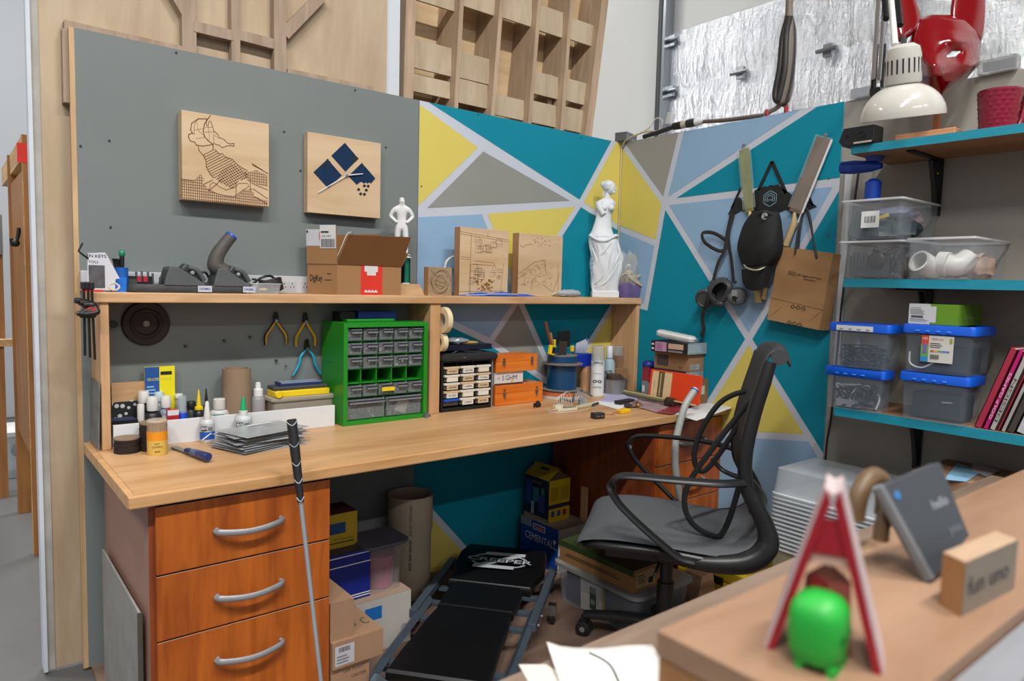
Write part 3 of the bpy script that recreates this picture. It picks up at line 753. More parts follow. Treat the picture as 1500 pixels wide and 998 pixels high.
mb = MB(mat('#8A6C50', .85, bump=.3)); q = P(384, 595, y=-.028); rr = random.Random(4)
mb.at(Matrix.Translation((q.x+.01, -.035, TB))); mb.ball((0, 0, .055), .055, (.9, .3, 1), seg=18, rg=12, fn=lambda d: 1+.18*math.sin(d.x*9+d.z*7)+.1*math.sin(d.z*17))
tag(mb.build('kraft_paper', loc=(q.x+.01, -.035, TB), sharp=30), 'crumpled brown paper behind the spray bottle', 'paper')
# container with level and blue case
x0 = P(389, 600, y=-.03-.06).x; x1 = P(491, 600, y=-.09).x-.004; zl = P(440, 577, y=-.11).z
t = thing('plastic_container', 'beige plastic container with flanged lid behind the right end of the white board', 'container', ((x0+x1)/2, -.075, TB)); w = x1-x0-.02
BEI = mat('#9C9284', .45)
mb = MB(BEI); hh = zl-TB-.022; mb.loft([rim_ring(w*.9, .085, .012, 0), rim_ring(w*.96, .1, .014, hh)]); mb.build('tub', t)
mb = MB(mat('#A69C8E', .4)); mb.loft([rim_ring(w*1.0, .108, .014, hh), rim_ring(w*1.03, .112, .014, hh+.004), rim_ring(w*1.03, .112, .014, hh+.014), rim_ring(w*.94, .1, .012, hh+.016)]); mb.build('lid', t)
ztop = TB+hh+.016; xm = (x0+x1)/2
t = thing('spirit_level_case', 'yellow and black tool case lying on the beige container', 'tool case', (xm-.006, -.075, ztop)); L = w*.86
mb = MB(YEL); mb.box((0, -.01, .011), (L, .075, .022)); mb.m(YEL); mb.cyl((-L/2+.012, -.048, .012), .014, .012, M=T(rx=PI/2), seg=20); mb.build('body', t, bevel=.003)
mb = MB(DKGREY); mb.box((0, .0, .029), (L*.98, .07, .014)); mb.build('cover', t, bevel=.004)
carton('dark_blue_case', 'flat dark blue case with clear top lying on the yellow tool case', 'case', (xm-.002, -.072, ztop+.0365), (L*.76, .055, .012), m=mat('#1C2F63', .4), items=[('top', 'r', .04, .1, .96, .9, mat('#8F9CB4', .3)), ('front', 'r', .02, .75, .98, 1, mat('#8F9CB4', .3))])
# silver mailer bags
SILV = mat('#B4B8BE', .28, metal=.3, var=.12, scale=14, bump=.8, bscale=24)
q = on(384, 652, DZ); rr = random.Random(9)
NB = 10
for i in range(NB):
    mb = MB(SILV); w, l = .235, .165; a = .22+rr.uniform(-.17, .17); z = DZ+.0012+i*.0058; G = []
    ox, oy = rr.uniform(-.012, .012), rr.uniform(-.01, .01)
    for iy in range(9):
        row = []
        for ix in range(13):
            fx, fy = ix/12-.5, iy/8-.5; e = (1-(2*abs(fx))**3)*(1-(2*abs(fy))**3)
            dz = .0042*e+.0016*math.sin(ix*1.7+i*2)*math.sin(iy*1.3+i)*min(1, e*3)
            row.append((ox+fx*w, oy+fy*l, dz, e))
        G.append(row)
    ca, sa = math.cos(a), math.sin(a); c = Vector((q.x+.002, q.y+.005, z))
    top = [[mb.v(c+Vector((x*ca-y*sa, x*sa+y*ca, max(dz, .0002)))) for x, y, dz, e in r] for r in G]
    bot = [[mb.v(c+Vector((x*ca-y*sa, x*sa+y*ca, -.0002))) for x, y, dz, e in r] for r in G]
    for iy in range(8):
        for ix in range(12):
            mb.f([top[iy][ix], top[iy][ix+1], top[iy+1][ix+1], top[iy+1][ix]], True); mb.f([bot[iy][ix], bot[iy+1][ix], bot[iy+1][ix+1], bot[iy][ix+1]])
    for ix in range(12): mb.f([bot[0][ix], bot[0][ix+1], top[0][ix+1], top[0][ix]]); mb.f([bot[8][ix+1], bot[8][ix], top[8][ix], top[8][ix+1]])
    for iy in range(8): mb.f([bot[iy+1][0], bot[iy][0], top[iy][0], top[iy+1][0]]); mb.f([bot[iy][12], bot[iy+1][12], top[iy+1][12], top[iy][12]])
    if i == NB-1:
        mb.m(WHITE); mb.at(Matrix.Translation(c+Vector((0, 0, .0058))) @ Matrix.Rotation(a, 4, 'Z')); mb.rect(Matrix.Identity(4), -.03, .03, .06, .045)
    lb = 'silver foil mailer bag in the pile on the desk front' if 0 < i < NB-1 else ('silver foil mailer bag on top of the pile, with a white strip' if i else 'lowest silver foil mailer bag of the pile, flat on the desk')
    tag(mb.build('mailer_bag', loc=c, sharp=70), lb, 'bag', 'silver mailer bags piled on the desk')
# chisel with blue handle
a = on(254, 657, DZ); b = on(304, 678, DZ); 
t = thing('chisel', 'chisel with dark blue plastic handle lying on the desk', 'chisel', ((a+b)/2)); d = (b-a).normalized(); L = (b-a).length
mb = MB(mat('#8E8A84', .4, metal=.7)); M0 = frame(a+Vector((0, 0, .004)), d, Vector((-d.y, d.x, 0)), (0, 0, 1)); mb.at(M0)
mb.prism([(0, -.008), (.01, -.011), (L*.38, -.007), (L*.42, -.004), (L*.42, .004), (L*.38, .007), (.01, .011), (0, .008)], .003); mb.build('blade', t, world=True)
mb = MB(mat('#1D2F63', .35)); k0 = a+d*(L*.4)+Vector((0, 0, .010)); M0 = Matrix.Translation(k0) @ align(d+Vector((0, 0, .05)))
mb.lathe([(.006, 0), (.0095, .004), (.0105, .02), (.0095, .03), (.0115, .05), (.0125, L*.5), (.012, L*.62), (.009, L*.64)], M0, seg=14)
mb.m(mat('#7F8DB4', .5))
for k in range(6): mb.lathe([(.0121, .048+k*.006), (.0121, .050+k*.006)], M0, seg=14, cap=False)
mb.build('handle', t, world=True)
# golf club leaning against the worktop edge
top = P(427, 614, y=-.748); mid = P(441, 740, y=-.80); low = P(470, 998, y=-.90)
dd = (low-top).normalized(); end = top+dd*((0.03-top.z)/dd.z)
t = thing('putter', 'golf putter with black grip leaning against the front of the desk', 'golf club', (end.x, end.y, 0))
gl = (mid-top).length; M0 = Matrix.Translation(top) @ align(dd)
mb = MB(mat('#15161A', .6, bump=.2)); mb.lathe([(.010, 0), (.0135, .003), (.0135, gl*.35), (.011, gl*.7), (.0085, gl*.97)], M0, seg=16); mb.m(mat('#B7BBC4', .5))
for k in (.05, .3, .52, .72, .93):
    rad = .0138-(k*.0045); pts = []
    vdir = (CAM-(top+dd*gl*k)).normalized(); sd = dd.cross(vdir).normalized(); vd = sd.cross(dd)
    for j in range(7):
        an = -1.2+2.4*j/6; pts.append(top+dd*(gl*k+.006*math.cos(an*2.2))+sd*math.sin(an)*rad*1.02+vd*math.cos(an)*rad*1.02)
    mb.tube(pts, .0011, seg=5, n=3)
mb.build('grip', t, world=True)
mb = MB(mat('#A9AEB4', .25, metal=.5)); L = (end-mid).length; mb.lathe([(.0078, gl*.955), (.0078, gl*.98), (.0062, gl*.985), (.0055, gl+L-.02)], M0, seg=14); mb.build('shaft', t, world=True)
mb = MB(mat('#5E636B', .3, metal=1)); mb.box(end+Vector((.03, 0, -.015)), (.11, .03, .026)); mb.build('club_head', t, world=True, bevel=.004)
# gray plate leaning outside the hutch side board
t = thing('metal_plate', 'scuffed gray metal plate leaning at the left end of the desk', 'plate', (-2.422, -.1, DZ+.006), rot=(0, .03, 0))
mb = MB(mat('#696D6F', .5, metal=.1, var=.4, scale=22)); mb.box((0, 0, .10), (.003, .155, .2)); mb.build('plate', t)
# ================================================================= GREEN CABINET
GRN = mat('#1E8420', .35, var=.04); GRND = mat('#176A1A', .4)
x0 = P(503, 600, y=-.215).x; x1 = P(625, 600, y=-.215).x; yf = -.215; w = x1-x0; ht = P(560, 473, y=yf).z-DZ; dpt = .19
cx = (x0+x1)/2; t = thing('parts_cabinet', 'green plastic parts cabinet with clear drawers standing on the desk', 'parts cabinet', (cx, yf+dpt/2, DZ))
F = frame((-w/2, -dpt/2, 0), (1, 0, 0), (0, 0, 1), (0, -1, 0))
mb = MB(GRN); e = .016
mb.box((-w/2+e/2, 0, ht/2), (e, dpt, ht)); mb.box((w/2-e/2, 0, ht/2), (e, dpt, ht)); mb.box((0, 0, ht-e/2), (w-2*e, dpt, e)); mb.box((0, 0, e/2), (w-2*e, dpt, e)); mb.box((0, dpt/2-.003, ht/2), (w-2*e, .006, ht-2*e))
mb.m(GRND); mb.box((-w/2-.0005, .02, ht*.6), (.001, dpt*.3, .003))
mb.build('case', t, bevel=.006)
mb = MB(GRN); iw = w-2*e; cw = iw/5; zr = [ht-e-k*(ht-2*e)*.1515 for k in range(6)]; zb = zr[5]
for k in range(1, 5): mb.box((-w/2+e+k*cw, .01, (zr[0]+zb)/2), (.004, dpt-.03, zr[0]-zb))
for k in range(1, 6): mb.box((0, .01, zr[k]), (iw, dpt-.03, .004))
mb.box((0, .01, (zb+e)/2), (.006, dpt-.03, zb-e)); mb.build('divider_grid', t)
mb = MB(GRN); mb.box((-.03, 0, ht+.005), (.2, .05, .01)); mb.build('carry_handle', t, bevel=.003)
CLD = clear('#8D9499', .33, .2); TABM = mat('#7C8288', .35, alpha=.85); rr = random.Random(11)
def pdrawer(cx_, z0, z1, wd, fill, big=False, depth=.13, lab=None):
    D = depth; y0 = -dpt/2+.012
    if lab == 'open': return
    mb = MB(CLD); mb.at(Matrix.Translation((cx_, y0+D/2, z0+.004))); hole_box(mb, (wd, D, z1-z0-.01), .0016)
    mb.m(TABM); tw = wd*.72 if not big else wd*.95; mb.at(Matrix.Translation((cx_+(wd*.08 if not big else 0), y0-.006, z1-.012))); mb.box((0, 0, 0), (tw, .014, .008)); mb.box((0, -.006, -.004), (tw, .002, .012))
    if lab == 'yellow': mb.m(YEL); mb.box((.0, -.009, -.014), (wd*.95, .001, .014))
    d = mb.build('drawer', t)
    n = 60 if big else 16
    mb = MB(fill); 
    for i in range(n):
        px, py, pz = cx_+rr.uniform(-.42, .42)*wd, y0+.006+rr.random()*D*.6, z0+.008+rr.random()*(z1-z0)*(.28 if big else .32)
        M = Euler((rr.uniform(0, 6), rr.uniform(0, 6), rr.uniform(0, 6))).to_matrix().to_4x4()
        if i % 2: mb.at(Matrix.Identity(4)); mb.cyl((px, py, pz), .0025, .012, M=M, seg=6)
        else: mb.at(Matrix.Identity(4)); mb.cyl((px, py, pz), .005, .003, M=M, seg=8)
    o = mb.build('contents', d); o['kind'] = 'stuff'
FL = [mat('#B9B9B4', .3, metal=.8), mat('#2A2B2E', .5), mat('#C6C2BA', .6), mat('#B7AA98', .5), mat('#8D8F92', .4, metal=.6)]
for r_ in range(5):
    for c_ in range(5):
        pdrawer(-w/2+e+(c_+.5)*cw, zr[r_+1], zr[r_], cw-.008, FL[(r_*3+c_*2) % 5], lab='open' if r_ == 3 else ('yellow' if (r_, c_) == (4, 2) else None))
pdrawer(-iw/4, e, zb, iw/2-.01, mat('#B3A890', .3, metal=.7), big=True)
pdrawer(iw/4, e, zb, iw/2-.01, mat('#8F9093', .4, metal=.4), big=True)
mb = MB(mat('#C9C9C6', .5)); mb.at(Matrix.Translation((iw/4-.01, -dpt/2+.03, e+.012)) @ Euler((0, .35, 0)).to_matrix().to_4x4()); mb.loft([rim_ring(.05, .02, .008, z) for z in (0, .05)]); mb.m(RED); mb.box((.035, 0, .045), (.02, .01, .008)); mb.build('tape_dispenser', t)
zc_ = DZ+ht+.0005
q0 = P(535, 455, y=-.14); q1 = P(590, 470, y=-.14)
carton('blue_box', 'bright blue plastic box lying on top of the green parts cabinet', 'box', ((q0.x+q1.x)/2, -.05, zc_), (q1.x-q0.x, .07, .036), m=mat('#123E9A', .4))
carton('black_box', 'black box beside the blue box on top of the green parts cabinet', 'box', (q0.x-.045, -.05, zc_), (.06, .07, .034), m=BLACK)
mb = MB(mat('#5C626C', .4)); q = on(624, 612, DZ); mb.at(Matrix.Translation((q.x, q.y, DZ))); mb.box((0, 0, .009), (.018, .012, .018)); mb.tube([(0, 0, .012), (.012, -.004, .01), (.02, 0, .004)], .003, seg=6)
tag(mb.build('small_clamp', loc=(q.x, q.y, DZ)), 'tiny gray metal clip between green cabinet and the wooden divider', 'clip')
# tape rolls on the divider
xr = xd1
for (u, v, ru, lb) in ((650, 469, 20, 'larger beige tape roll hung on the right side of the divider'), (646, 501, 15, 'smaller beige tape roll hung below the larger one on the divider')):
    q = P(u, v, x=xr+.012); R = mm(ru, q)*.95
    t = thing('tape_roll', lb, 'tape', (xr+.001, q.y if q.y < -.02-R else -.02-R, q.z), rot=(0, PI/2, 0))
    mb = MB(mat('#D9C9A4', .6)); mb.lathe([(R*.55, 0), (R, 0), (R, .022), (R*.55, .022), (R*.55, 0)], seg=36, cap=False); mb.build('tape', t)
    mb = MB(mat('#C4AE86', .7)); mb.lathe([(R*.5, .001), (R*.55, .001), (R*.55, .021), (R*.5, .021), (R*.5, .001)], seg=36, cap=False); mb.build('core', t)
# ================================================================= BLACK ORGANISER
yf = -.165; x0 = P(646, 600, y=yf).x; x1 = P(719, 590, y=yf).x; w = x1-x0; zt2 = P(690, 527, y=yf).z; ht = zt2-DZ; dpt = .14; cx = (x0+x1)/2
x0 = max(x0, xd1+.002)
t = thing('bin_organizer', 'black drawer organizer with white labelled drawers right of the divider', 'organizer', (cx, yf+dpt/2, DZ))
mb = MB(BLACK); e = .008
mb.box((-w/2+e/2, 0, ht/2), (e, dpt, ht)); mb.box((w/2-e/2, 0, ht/2), (e, dpt, ht)); mb.box((0, 0, ht-e/2), (w-2*e, dpt, e)); mb.box((0, 0, e), (w-2*e, dpt, 2*e)); mb.box((0, dpt/2-.003, ht/2), (w-2*e, .006, ht-2*e))
for k in (1, 2): mb.box((-w/2+e+k*(w-2*e)/3, .006, ht/2), (.004, dpt-.02, ht-2*e))
rows = 5; zz = [ht-.022-k*(ht-.045)/rows for k in range(rows+1)]
for k in range(rows+1): mb.box((0, .006, zz[k]+.001), (w-2*e, dpt-.02, .003))
mb.build('case', t, bevel=.002)
words = [['FUSES', 'LED PCB', ''], ['', 'HEADER PINS', 'Caps'], ['DIODES', 'LASERS', 'KNOBS'], ['SD CARDS', '', ''], ['', 'CABLE', 'BATTERY']]
LBM = mat('#D8D3C8', .6); LBB = mat('#C8B08C', .6)
for r_ in range(5):
    for c_ in range(3):
        cxx = -w/2+e+(c_+.5)*(w-2*e)/3; wd = (w-2*e)/3-.008; z1 = zz[r_]-.003; z0 = zz[r_+1]+.003; y0 = -dpt/2
        mb = MB(clear('#5A5550', .5, .3)); mb.at(Matrix.Translation((cxx, y0+.05, z0))); hole_box(mb, (wd, .1, z1-z0-.004), .0016)
        mb.at(Matrix.Identity(4)); top = BLUE if (r_, c_) == (4, 0) else (LBB if (r_+c_) % 3 == 0 else LBM)
        mb.m(top); mb.box((cxx, y0-.003, z1-.004), (wd*1.04, .012, .008))
        if (r_, c_) != (4, 0):
            mb.m(LBB if words[r_][c_] and (r_+c_) % 2 == 0 else LBM); mb.box((cxx+.002, y0-.004, (z0+z1)/2-.004), (wd*.74, .007, (z1-z0)*.76))
            if words[r_][c_]: mb.text(words[r_][c_], (z1-z0)*.36, frame((cxx+.002, y0-.0082, (z0+z1)/2-.005), (1, 0, 0), (0, 0, 1), (0, -1, 0)), INK, w=wd*.52, bold=.02)
        mb.build('drawer', t)
mb = MB(mat('#7B7F84', .4)); xg = P(722, 560, y=yf).x; mb.bb(x1+.001, x1+.006, yf-.002, yf+.15, DZ, P(722, 524, y=yf).z)
tag(mb.build('gray_sheet', loc=(x1+.004, yf+.07, DZ)), 'thin gray sheet standing between the black organizer and the orange cases', 'sheet')
zq = DZ+ht+.0005; wz = w*1.12
t = thing('tool_bag', 'folded black fabric tool bag lying on the black organizer', 'bag', (cx+.012, yf+.06, zq))
mb = MB(mat('#1D1E20', .85, bump=.3)); mb.loft([rim_ring(wz, .15, .02, 0), rim_ring(wz*1.02, .155, .022, .009), rim_ring(wz*.99, .15, .02, .022), rim_ring(wz*.9, .13, .02, .028)]); mb.build('body', t)
mb = MB(mat('#8A8D90', .4, metal=.7)); mb.box((-.04, -.078, .012), (.012, .003, .005)); mb.build('zipper_pull', t)
mb = MB(mat('#26272B', .8)); mb.tube([(-.09, -.06, .027), (-.04, -.03, .036), (.02, -.04, .031), (.08, -.03, .03)], .007, flat=(.5, (0, 0, 1))); mb.build('strap', t)
zq2 = zq+.039
q = P(722, 508, y=-.14)
carton('flat_case', 'dark navy flat case lying on the folded black bag', 'case', ((x0+q.x)/2-.004, -.09, zq2), (q.x-x0-.012, .11, .022), m=mat('#141A2C', .4))
mb = MB(mat('#9AA2A6', .35, metal=.3, bump=.5)); mb.at(Matrix.Translation((cx-.01, -.09, zq2+.023)))
mb.ball((0, 0, .012), .06, (1.0, .7, .22), seg=18, rg=8, fn=lambda d: 1+.16*math.sin(d.x*8+d.y*5)+.08*math.sin(d.y*15)); mb.m(mat('#C9A64A', .5)); mb.box((.06, .0, .004), (.09, .04, .006), M=Euler((0, 0, .2)).to_matrix().to_4x4())
tag(mb.build('plastic_bag', loc=(cx-.01, -.09, zq2+.023), sharp=30), 'crumpled gray plastic bag with a yellow piece on the navy case', 'bag')
# ================================================================= ORANGE CASES
CLASP = mat('#8C8578', .35, metal=.8)
def orange_case(name, label, x0, x1, z0, hgt, dpt_, yf):
    w = x1-x0; t = thing(name, label, 'case', ((x0+x1)/2, yf+dpt_/2, z0))
    mb = MB(ORANGEW); mb.box((0, 0, hgt*.31), (w, dpt_, hgt*.6)); mb.build('base', t, bevel=.0015)
    mb = MB(ORANGEW); mb.box((0, 0, hgt*.81), (w, dpt_, hgt*.38)); mb.build('lid', t, bevel=.0015)
    for k in (-.32, .36):
        mb = MB(CLASP); mb.box((w*k, -dpt_/2-.002, hgt*.55), (.014, .004, .016)); mb.box((w*k, -dpt_/2-.004, hgt*.78), (.011, .003, .008)); mb.tube([(w*k-.006, -dpt_/2-.004, hgt*.5), (w*k, -dpt_/2-.007, hgt*.36), (w*k+.006, -dpt_/2-.004, hgt*.5)], .0015, seg=5); mb.build('clasp', t)
    return t
yf = -.16; xs = P(725, 560, y=yf).x+.004; xe = P(795, 575, y=yf).x
z1 = P(760, 563, y=yf).z; orange_case('orange_case', 'lower orange wooden case with clasps under the white card box', xs, xe, DZ, z1-DZ, .11, yf)
xm = P(768, 557, y=yf).x; z2 = P(748, 545, y=yf).z
carton('card_box', 'white card box with line drawings of tools between the two orange cases', 'box', ((xs+xm)/2, yf+.06, z1+.0005), (xm-xs, .1, z2-z1-.001), m=mat('#CFC9C6', .6), items=[
  ('front', 'r', 0, 0, 1, .14, mat('#4A2A26', .6))]+[('front', 't', .30+.14*i, .52, .55, c, mat('#39456E', .6)) for i, c in enumerate('SGHM')]+[('front', 'r', .58, .2, .64, .5, mat('#D9A23C', .5)), ('front', 't', .14, .55, .4, 'r)', mat('#A07C86', .6))])
xe2 = P(787, 535, y=yf).x; z3 = P(757, 520, y=yf).z
orange_case('orange_case', 'upper orange wooden case with clasps resting on the white card box', xs, xe2, z2, z3-z2, .11, yf)
# orange tape spool and blue wire spool stacked
SPB = mat('#114066', .35, var=.12, scale=4); FLG = mat('#77706A', .8)
q = P(825, 590, y=-.12); cx = q.x; cy = -.105; r = mm(38, (cx, cy, .8))
hB = P(825, 572, y=-.14).z-DZ
t = thing('tape_spool', 'orange rimmed spool with white side lying under the blue wire spool', 'spool', (cx-.005, cy, DZ))
mb = MB(mat('#4A3030', .7)); mb.lathe([(r*.55, 0), (r*.86, 0), (r*.86, hB*.95), (r*.55, hB*.95)], seg=36); mb.build('core', t)
mb = MB(mat('#C0622C', .5)); mb.lathe([(r*.87, hB*.45), (r*.9, hB*.48), (r*.9, hB*.85), (r*.87, hB*.87)], seg=36); mb.m(mat('#BDB6B2', .5)); mb.lathe([(r*.9, 0.001), (r*.9, hB*.45)], seg=36); mb.build('rim', t)
def spool(z, r, h, label, rk=1.36, ci=True):
    t = thing('wire_spool', label, 'spool', (cx, cy, z))
    mb = MB(SPB); mb.lathe([(r*.25, .004), (r, .004), (r, h-.004), (r*.25, h-.004)], seg=44)
    for k in range(5): mb.m(SPB)
    mb.build('wire', t)
    for zz_ in (0, h-.004):
        mb = MB(FLG); mb.lathe([(r*.25, zz_), (r*rk, zz_), (r*rk, zz_+.004), (r*.25, zz_+.004), (r*.25, zz_)], seg=44, cap=False); mb.build('flange', t)
    return t
rs = mm(45, (cx, cy, .9))/2*.98; h1 = P(825, 535, y=-.14).z-(DZ+hB)
spool(DZ+hB, rs, h1+.006, 'blue wire spool with wide cardboard flanges behind the charger')
h2 = P(825, 523, y=-.14).z-(DZ+hB+h1)
t = spool(DZ+hB+h1+.0065, rs, h2, 'smaller blue spool on top of the wire spool, holding tools', rk=1.0)
zt3 = DZ+hB+h1+h2-.004
def pt(u, v, y=-.105): return P(u, v, y=y)
mb = MB(mat('#6E4022', .6)); a = pt(806, 500); b = pt(799, 472); a0 = pt(812, 523)
mb.tube([a0, a, b], [.006, .0075, .008, .0075], seg=10, smooth=False); mb.m(mat('#9A6E4A', .6)); mb.tube([a0, pt(806, 488)], .0078, seg=10, smooth=False)
tag(mb.build('wooden_tool', loc=a0), 'round wooden tool handle sticking up out of the blue spool', 'tool')
t = thing('utility_knife', 'yellow and black snap knife standing in the blue spool', 'knife', pt(808, 523, -.125))
mb = MB(YEL); q = pt(808, 513, -.13); mb.box(q, (.032, .02, .045), M=Euler((0, .2, 0)).to_matrix().to_4x4()); mb.build('body', t, world=True, bevel=.004)
mb = MB(BLACK); mb.box(q+Vector((.004, -.011, 0)), (.018, .002, .03), M=Euler((0, .2, 0)).to_matrix().to_4x4()); mb.build('grip', t, world=True)
t = thing('putty_knife', 'wide black putty blade standing in the blue spool', 'putty knife', pt(826, 523, -.10))
mb = MB(mat('#1B1A1A', .4)); a = pt(826, 497, -.08); mb.box(a, (mm(24, a), .004, mm(24, a)), M=Euler((0, -.05, 0)).to_matrix().to_4x4()); mb.build('blade', t, world=True)
mb = MB(YEL); mb.box(pt(812, 505, -.076), (.012, .012, .05)); mb.build('handle', t, world=True, bevel=.003)
t = thing('putty_knife', 'small brown-black putty blade in front in the blue spool', 'putty knife', pt(824, 523, -.12))
mb = MB(mat('#38312E', .5)); a = pt(824, 511, -.125); mb.box(a, (mm(16, a), .003, mm(22, a)), M=Euler((0, .06, 0)).to_matrix().to_4x4()); mb.build('blade', t, world=True)
mb = MB(YEL); a = pt(838, 511, -.1); mb.box(a, (.018, .014, .028)); mb.build('handle', t, world=True, bevel=.003)
# blue box with gloves on a wooden block
q = P(856, 580, y=-.09)
t = thing('wood_log', 'upright piece of light wood behind the spray can', 'wood block', (q.x, -.09, DZ)); r = .028; h = P(856, 536, y=-.09).z-DZ
mb = MB(wood('#A87E58', '#C49A72', 'z', 4, .6)); mb.lathe([(r, 0), (r, h)], seg=20); mb.build('block', t)
q0 = P(845, 535, y=-.105); q1 = P(867, 518, y=-.105)
carton('blue_carton', 'small bright blue box lying on the upright piece of wood', 'box', ((q0.x+q1.x)/2, -.09, DZ+h), (q1.x-q0.x+.012, .05, q1.z-DZ-h), m=mat('#0E2E9C', .4))
mb = MB(mat('#A4A8B6', .9, bump=.6)); zz4 = q1.z+.001; mb.at(Matrix.Translation(((q0.x+q1.x)/2, -.075, zz4)))
for k in range(6): mb.tube([(-.03+k*.011, 0, .004), (-.03+k*.012, -.004, .03), (-.02+k*.013, .0, .05+.004*k)], [.008, .009, .006], seg=8)
mb.m(mat('#30427C', .8)); mb.tube([(.03, 0, .02), (.04, 0, .06), (.035, 0, .07)], .008, seg=8); mb.tube([(-.05, 0, .0), (-.035, 0, .03), (-.02, 0, .045)], .006, seg=8)
tag(mb.build('work_gloves', loc=((q0.x+q1.x)/2, -.075, zz4)), 'gray knitted work gloves with blue cuffs on top of the blue box', 'gloves')
# spray cans
def can(u, vb, vt, wpx, y, label, body, cap, txt, band=None, capf=.25):
    q = P(u, vb, y=y); r = mm(wpx, q)/2; h = P(u, vt, y=y).z-DZ
    t = thing('spray_can', label, 'spray can', (q.x, y, DZ)); hb = h*(1-capf)
    mb = MB(body); mb.lathe([(r*.96, 0), (r, .004), (r, hb*.93), (r*.86, hb*.98), (r*.7, hb)], seg=28)
    a = math.atan2(CAM.y-y, CAM.x-q.x); Rz = Matrix.Rotation(a, 4, 'Z')
    if band: mb.m(band[0]); mb.lathe([(r*1.005, hb*band[1]), (r*1.005, hb*band[2])], seg=28, cap=False)
    for zf, s, tt, ww in txt: mb.text(tt, hb*s, Rz @ frame((r*1.02, 0, hb*zf), (0, 1, 0), (0, 0, 1), (1, 0, 0)), INK, w=r*ww, bold=.03)
    mb.build('can', t)
    mb = MB(cap); mb.lathe([(r*.98, hb*.96), (r, hb), (r*.96, h*.985), (r*.85, h)], seg=28); mb.build('cap', t)
    mb = MB(mat('#C8C8C6', .4)); mb.lathe([(r*.3, hb), (r*.3, hb+h*capf*.4)], seg=12); mb.build('nozzle', t)
    return t
can(874, 582, 507, 20, -.17, 'tall spray can with clear cap and black lettering on the desk', mat('#BFC4C6', .35), clear('#B9BCBE', .5), [(.9, .09, 'ZERO', 1.5), (.62, .07, '----', 1.2), (.42, .16, 'oo', 1.3), (.25, .05, 'DUSTER', 1.2)], (mat('#D5D8D8', .35), .02, .8))
q = P(891, 570, y=-.12); r = mm(17, q)/2; h = P(891, 507, y=-.12).z-DZ
bottle('solvent_bottle', 'pale blue bottle with white spout between the two spray cans', 'bottle', (q.x, -.12, DZ), r, h, mat('#9DB6C2', .35), mat('#CFD5D8', .4), .55, .24, (mat('#A9BFC8', .4), mat('#6FA37E', .4)), (.05, .8), .08, txt='WATER')
can(902, 560, 507, 20, -.082, 'white spray can with broad clear cap behind the brown box', mat('#B9BEC2', .4), clear('#A9ADAF', .5), [(.5, .1, 'ACRYL', 1.0)], None, .36)
# brown boxes right
q0 = P(903, 585, y=-.12); q1 = P(925, 585, y=-.12)
carton('brown_box', 'plain brown carton behind the tin of brown discs', 'box', (-.105, -.125, DZ), (.08, .075, P(915, 538, y=-.11).z-DZ), m=CARD2, rz=-.1)
q = P(924, 530, y=-.05); z0_ = P(915, 538, y=-.11).z
mb = None
carton('brown_box', 'small brown carton standing on the plain brown carton', 'box', (-.088, -.115, DZ+P(915, 538, y=-.11).z-DZ+.0005), (.04, .03, P(923, 518, y=-.06).z-z0_), m=mat('#85684E', .8))
t = thing('tin_can', 'low round gray tin holding brown discs on the desk', 'tin', (P(900, 575, y=-.2).x, -.2, DZ+.012)); q = P(900, 575, y=-.2); r = mm(37, q)/2; h = mm(20, q)
mb = MB(mat('#8F8F8E', .35, metal=.6)); mb.lathe([(r*.92, 0), (r*.95, 0), (r, h), (r*1.04, h+.001), (r*1.04, h+.003), (r*.95, h+.003), (r*.88, .003)], seg=36); mb.build('tin', t)
for k in range(4):
    mb = MB(mat('#4A3A30', .8)); mb.at(T(x=-.004*k+.002, y=0, z=h+.003+.006*k)); mb.lathe([(r*(.72-.05*k), 0), (r*(.72-.05*k), .005)], seg=24); mb.build('brown_disc', t)
carton('paper_stack', 'stack of white and lilac papers under the gray tin', 'papers', (P(905, 585, y=-.22).x, -.215, DZ), (.16, .13, .0115), m=mat('#B7B7C6', .7), items=[('top', 'r', 0, 0, 1, 1, mat('#9E9CC0', .7)), ('front', 'r', 0, .4, 1, .55, mat('#6D6A86', .7))], rz=.1)
carton('brown_box', 'low brown carton at the right of the gray tin', 'box', (P(938, 575, y=-.15).x, -.135, DZ), (.055, .05, P(940, 557, y=-.16).z-DZ), m=mat('#946E4A', .8), rz=-.2)
# box pile at the right end of the desk against the mural wall
def pbox(name, label, u0, vb, v0, u1, ux1, z0, ztop_px, yf, d, m, items, rz=0):
    a = P(u0, v0, y=yf); b = P(u1, v0, y=yf)
    return a, b
yf = -.40
a = P(990, 575, y=yf); b = P(1027, 575, y=yf)
pz = DZ
hz0 = P(1000, 541, y=-.40).z
def rbox(name, label, uL, uC, uR, vbC, vtC, xw, m, items, z0, cat='box'):
    """box whose near vertical edge is the pixel column uC (rows vbC..vtC); left face to uL, right face to uR"""
    pass
# direct sizes, turned a little so both visible faces read as in the photo
def pile(name, label, c, d, rz, m, items=(), cat='box'): return carton(name, label, cat, c, d, rz, m, items)
def frombase(uC, v, y): return P(uC, v, y=y)
c0 = P(1005, 570, y=-.33)
kc = P(1008, 545, x=-.118); ky = kc.y; kz = kc.z
def pk(xd, yl, dx=0): return None
z = DZ
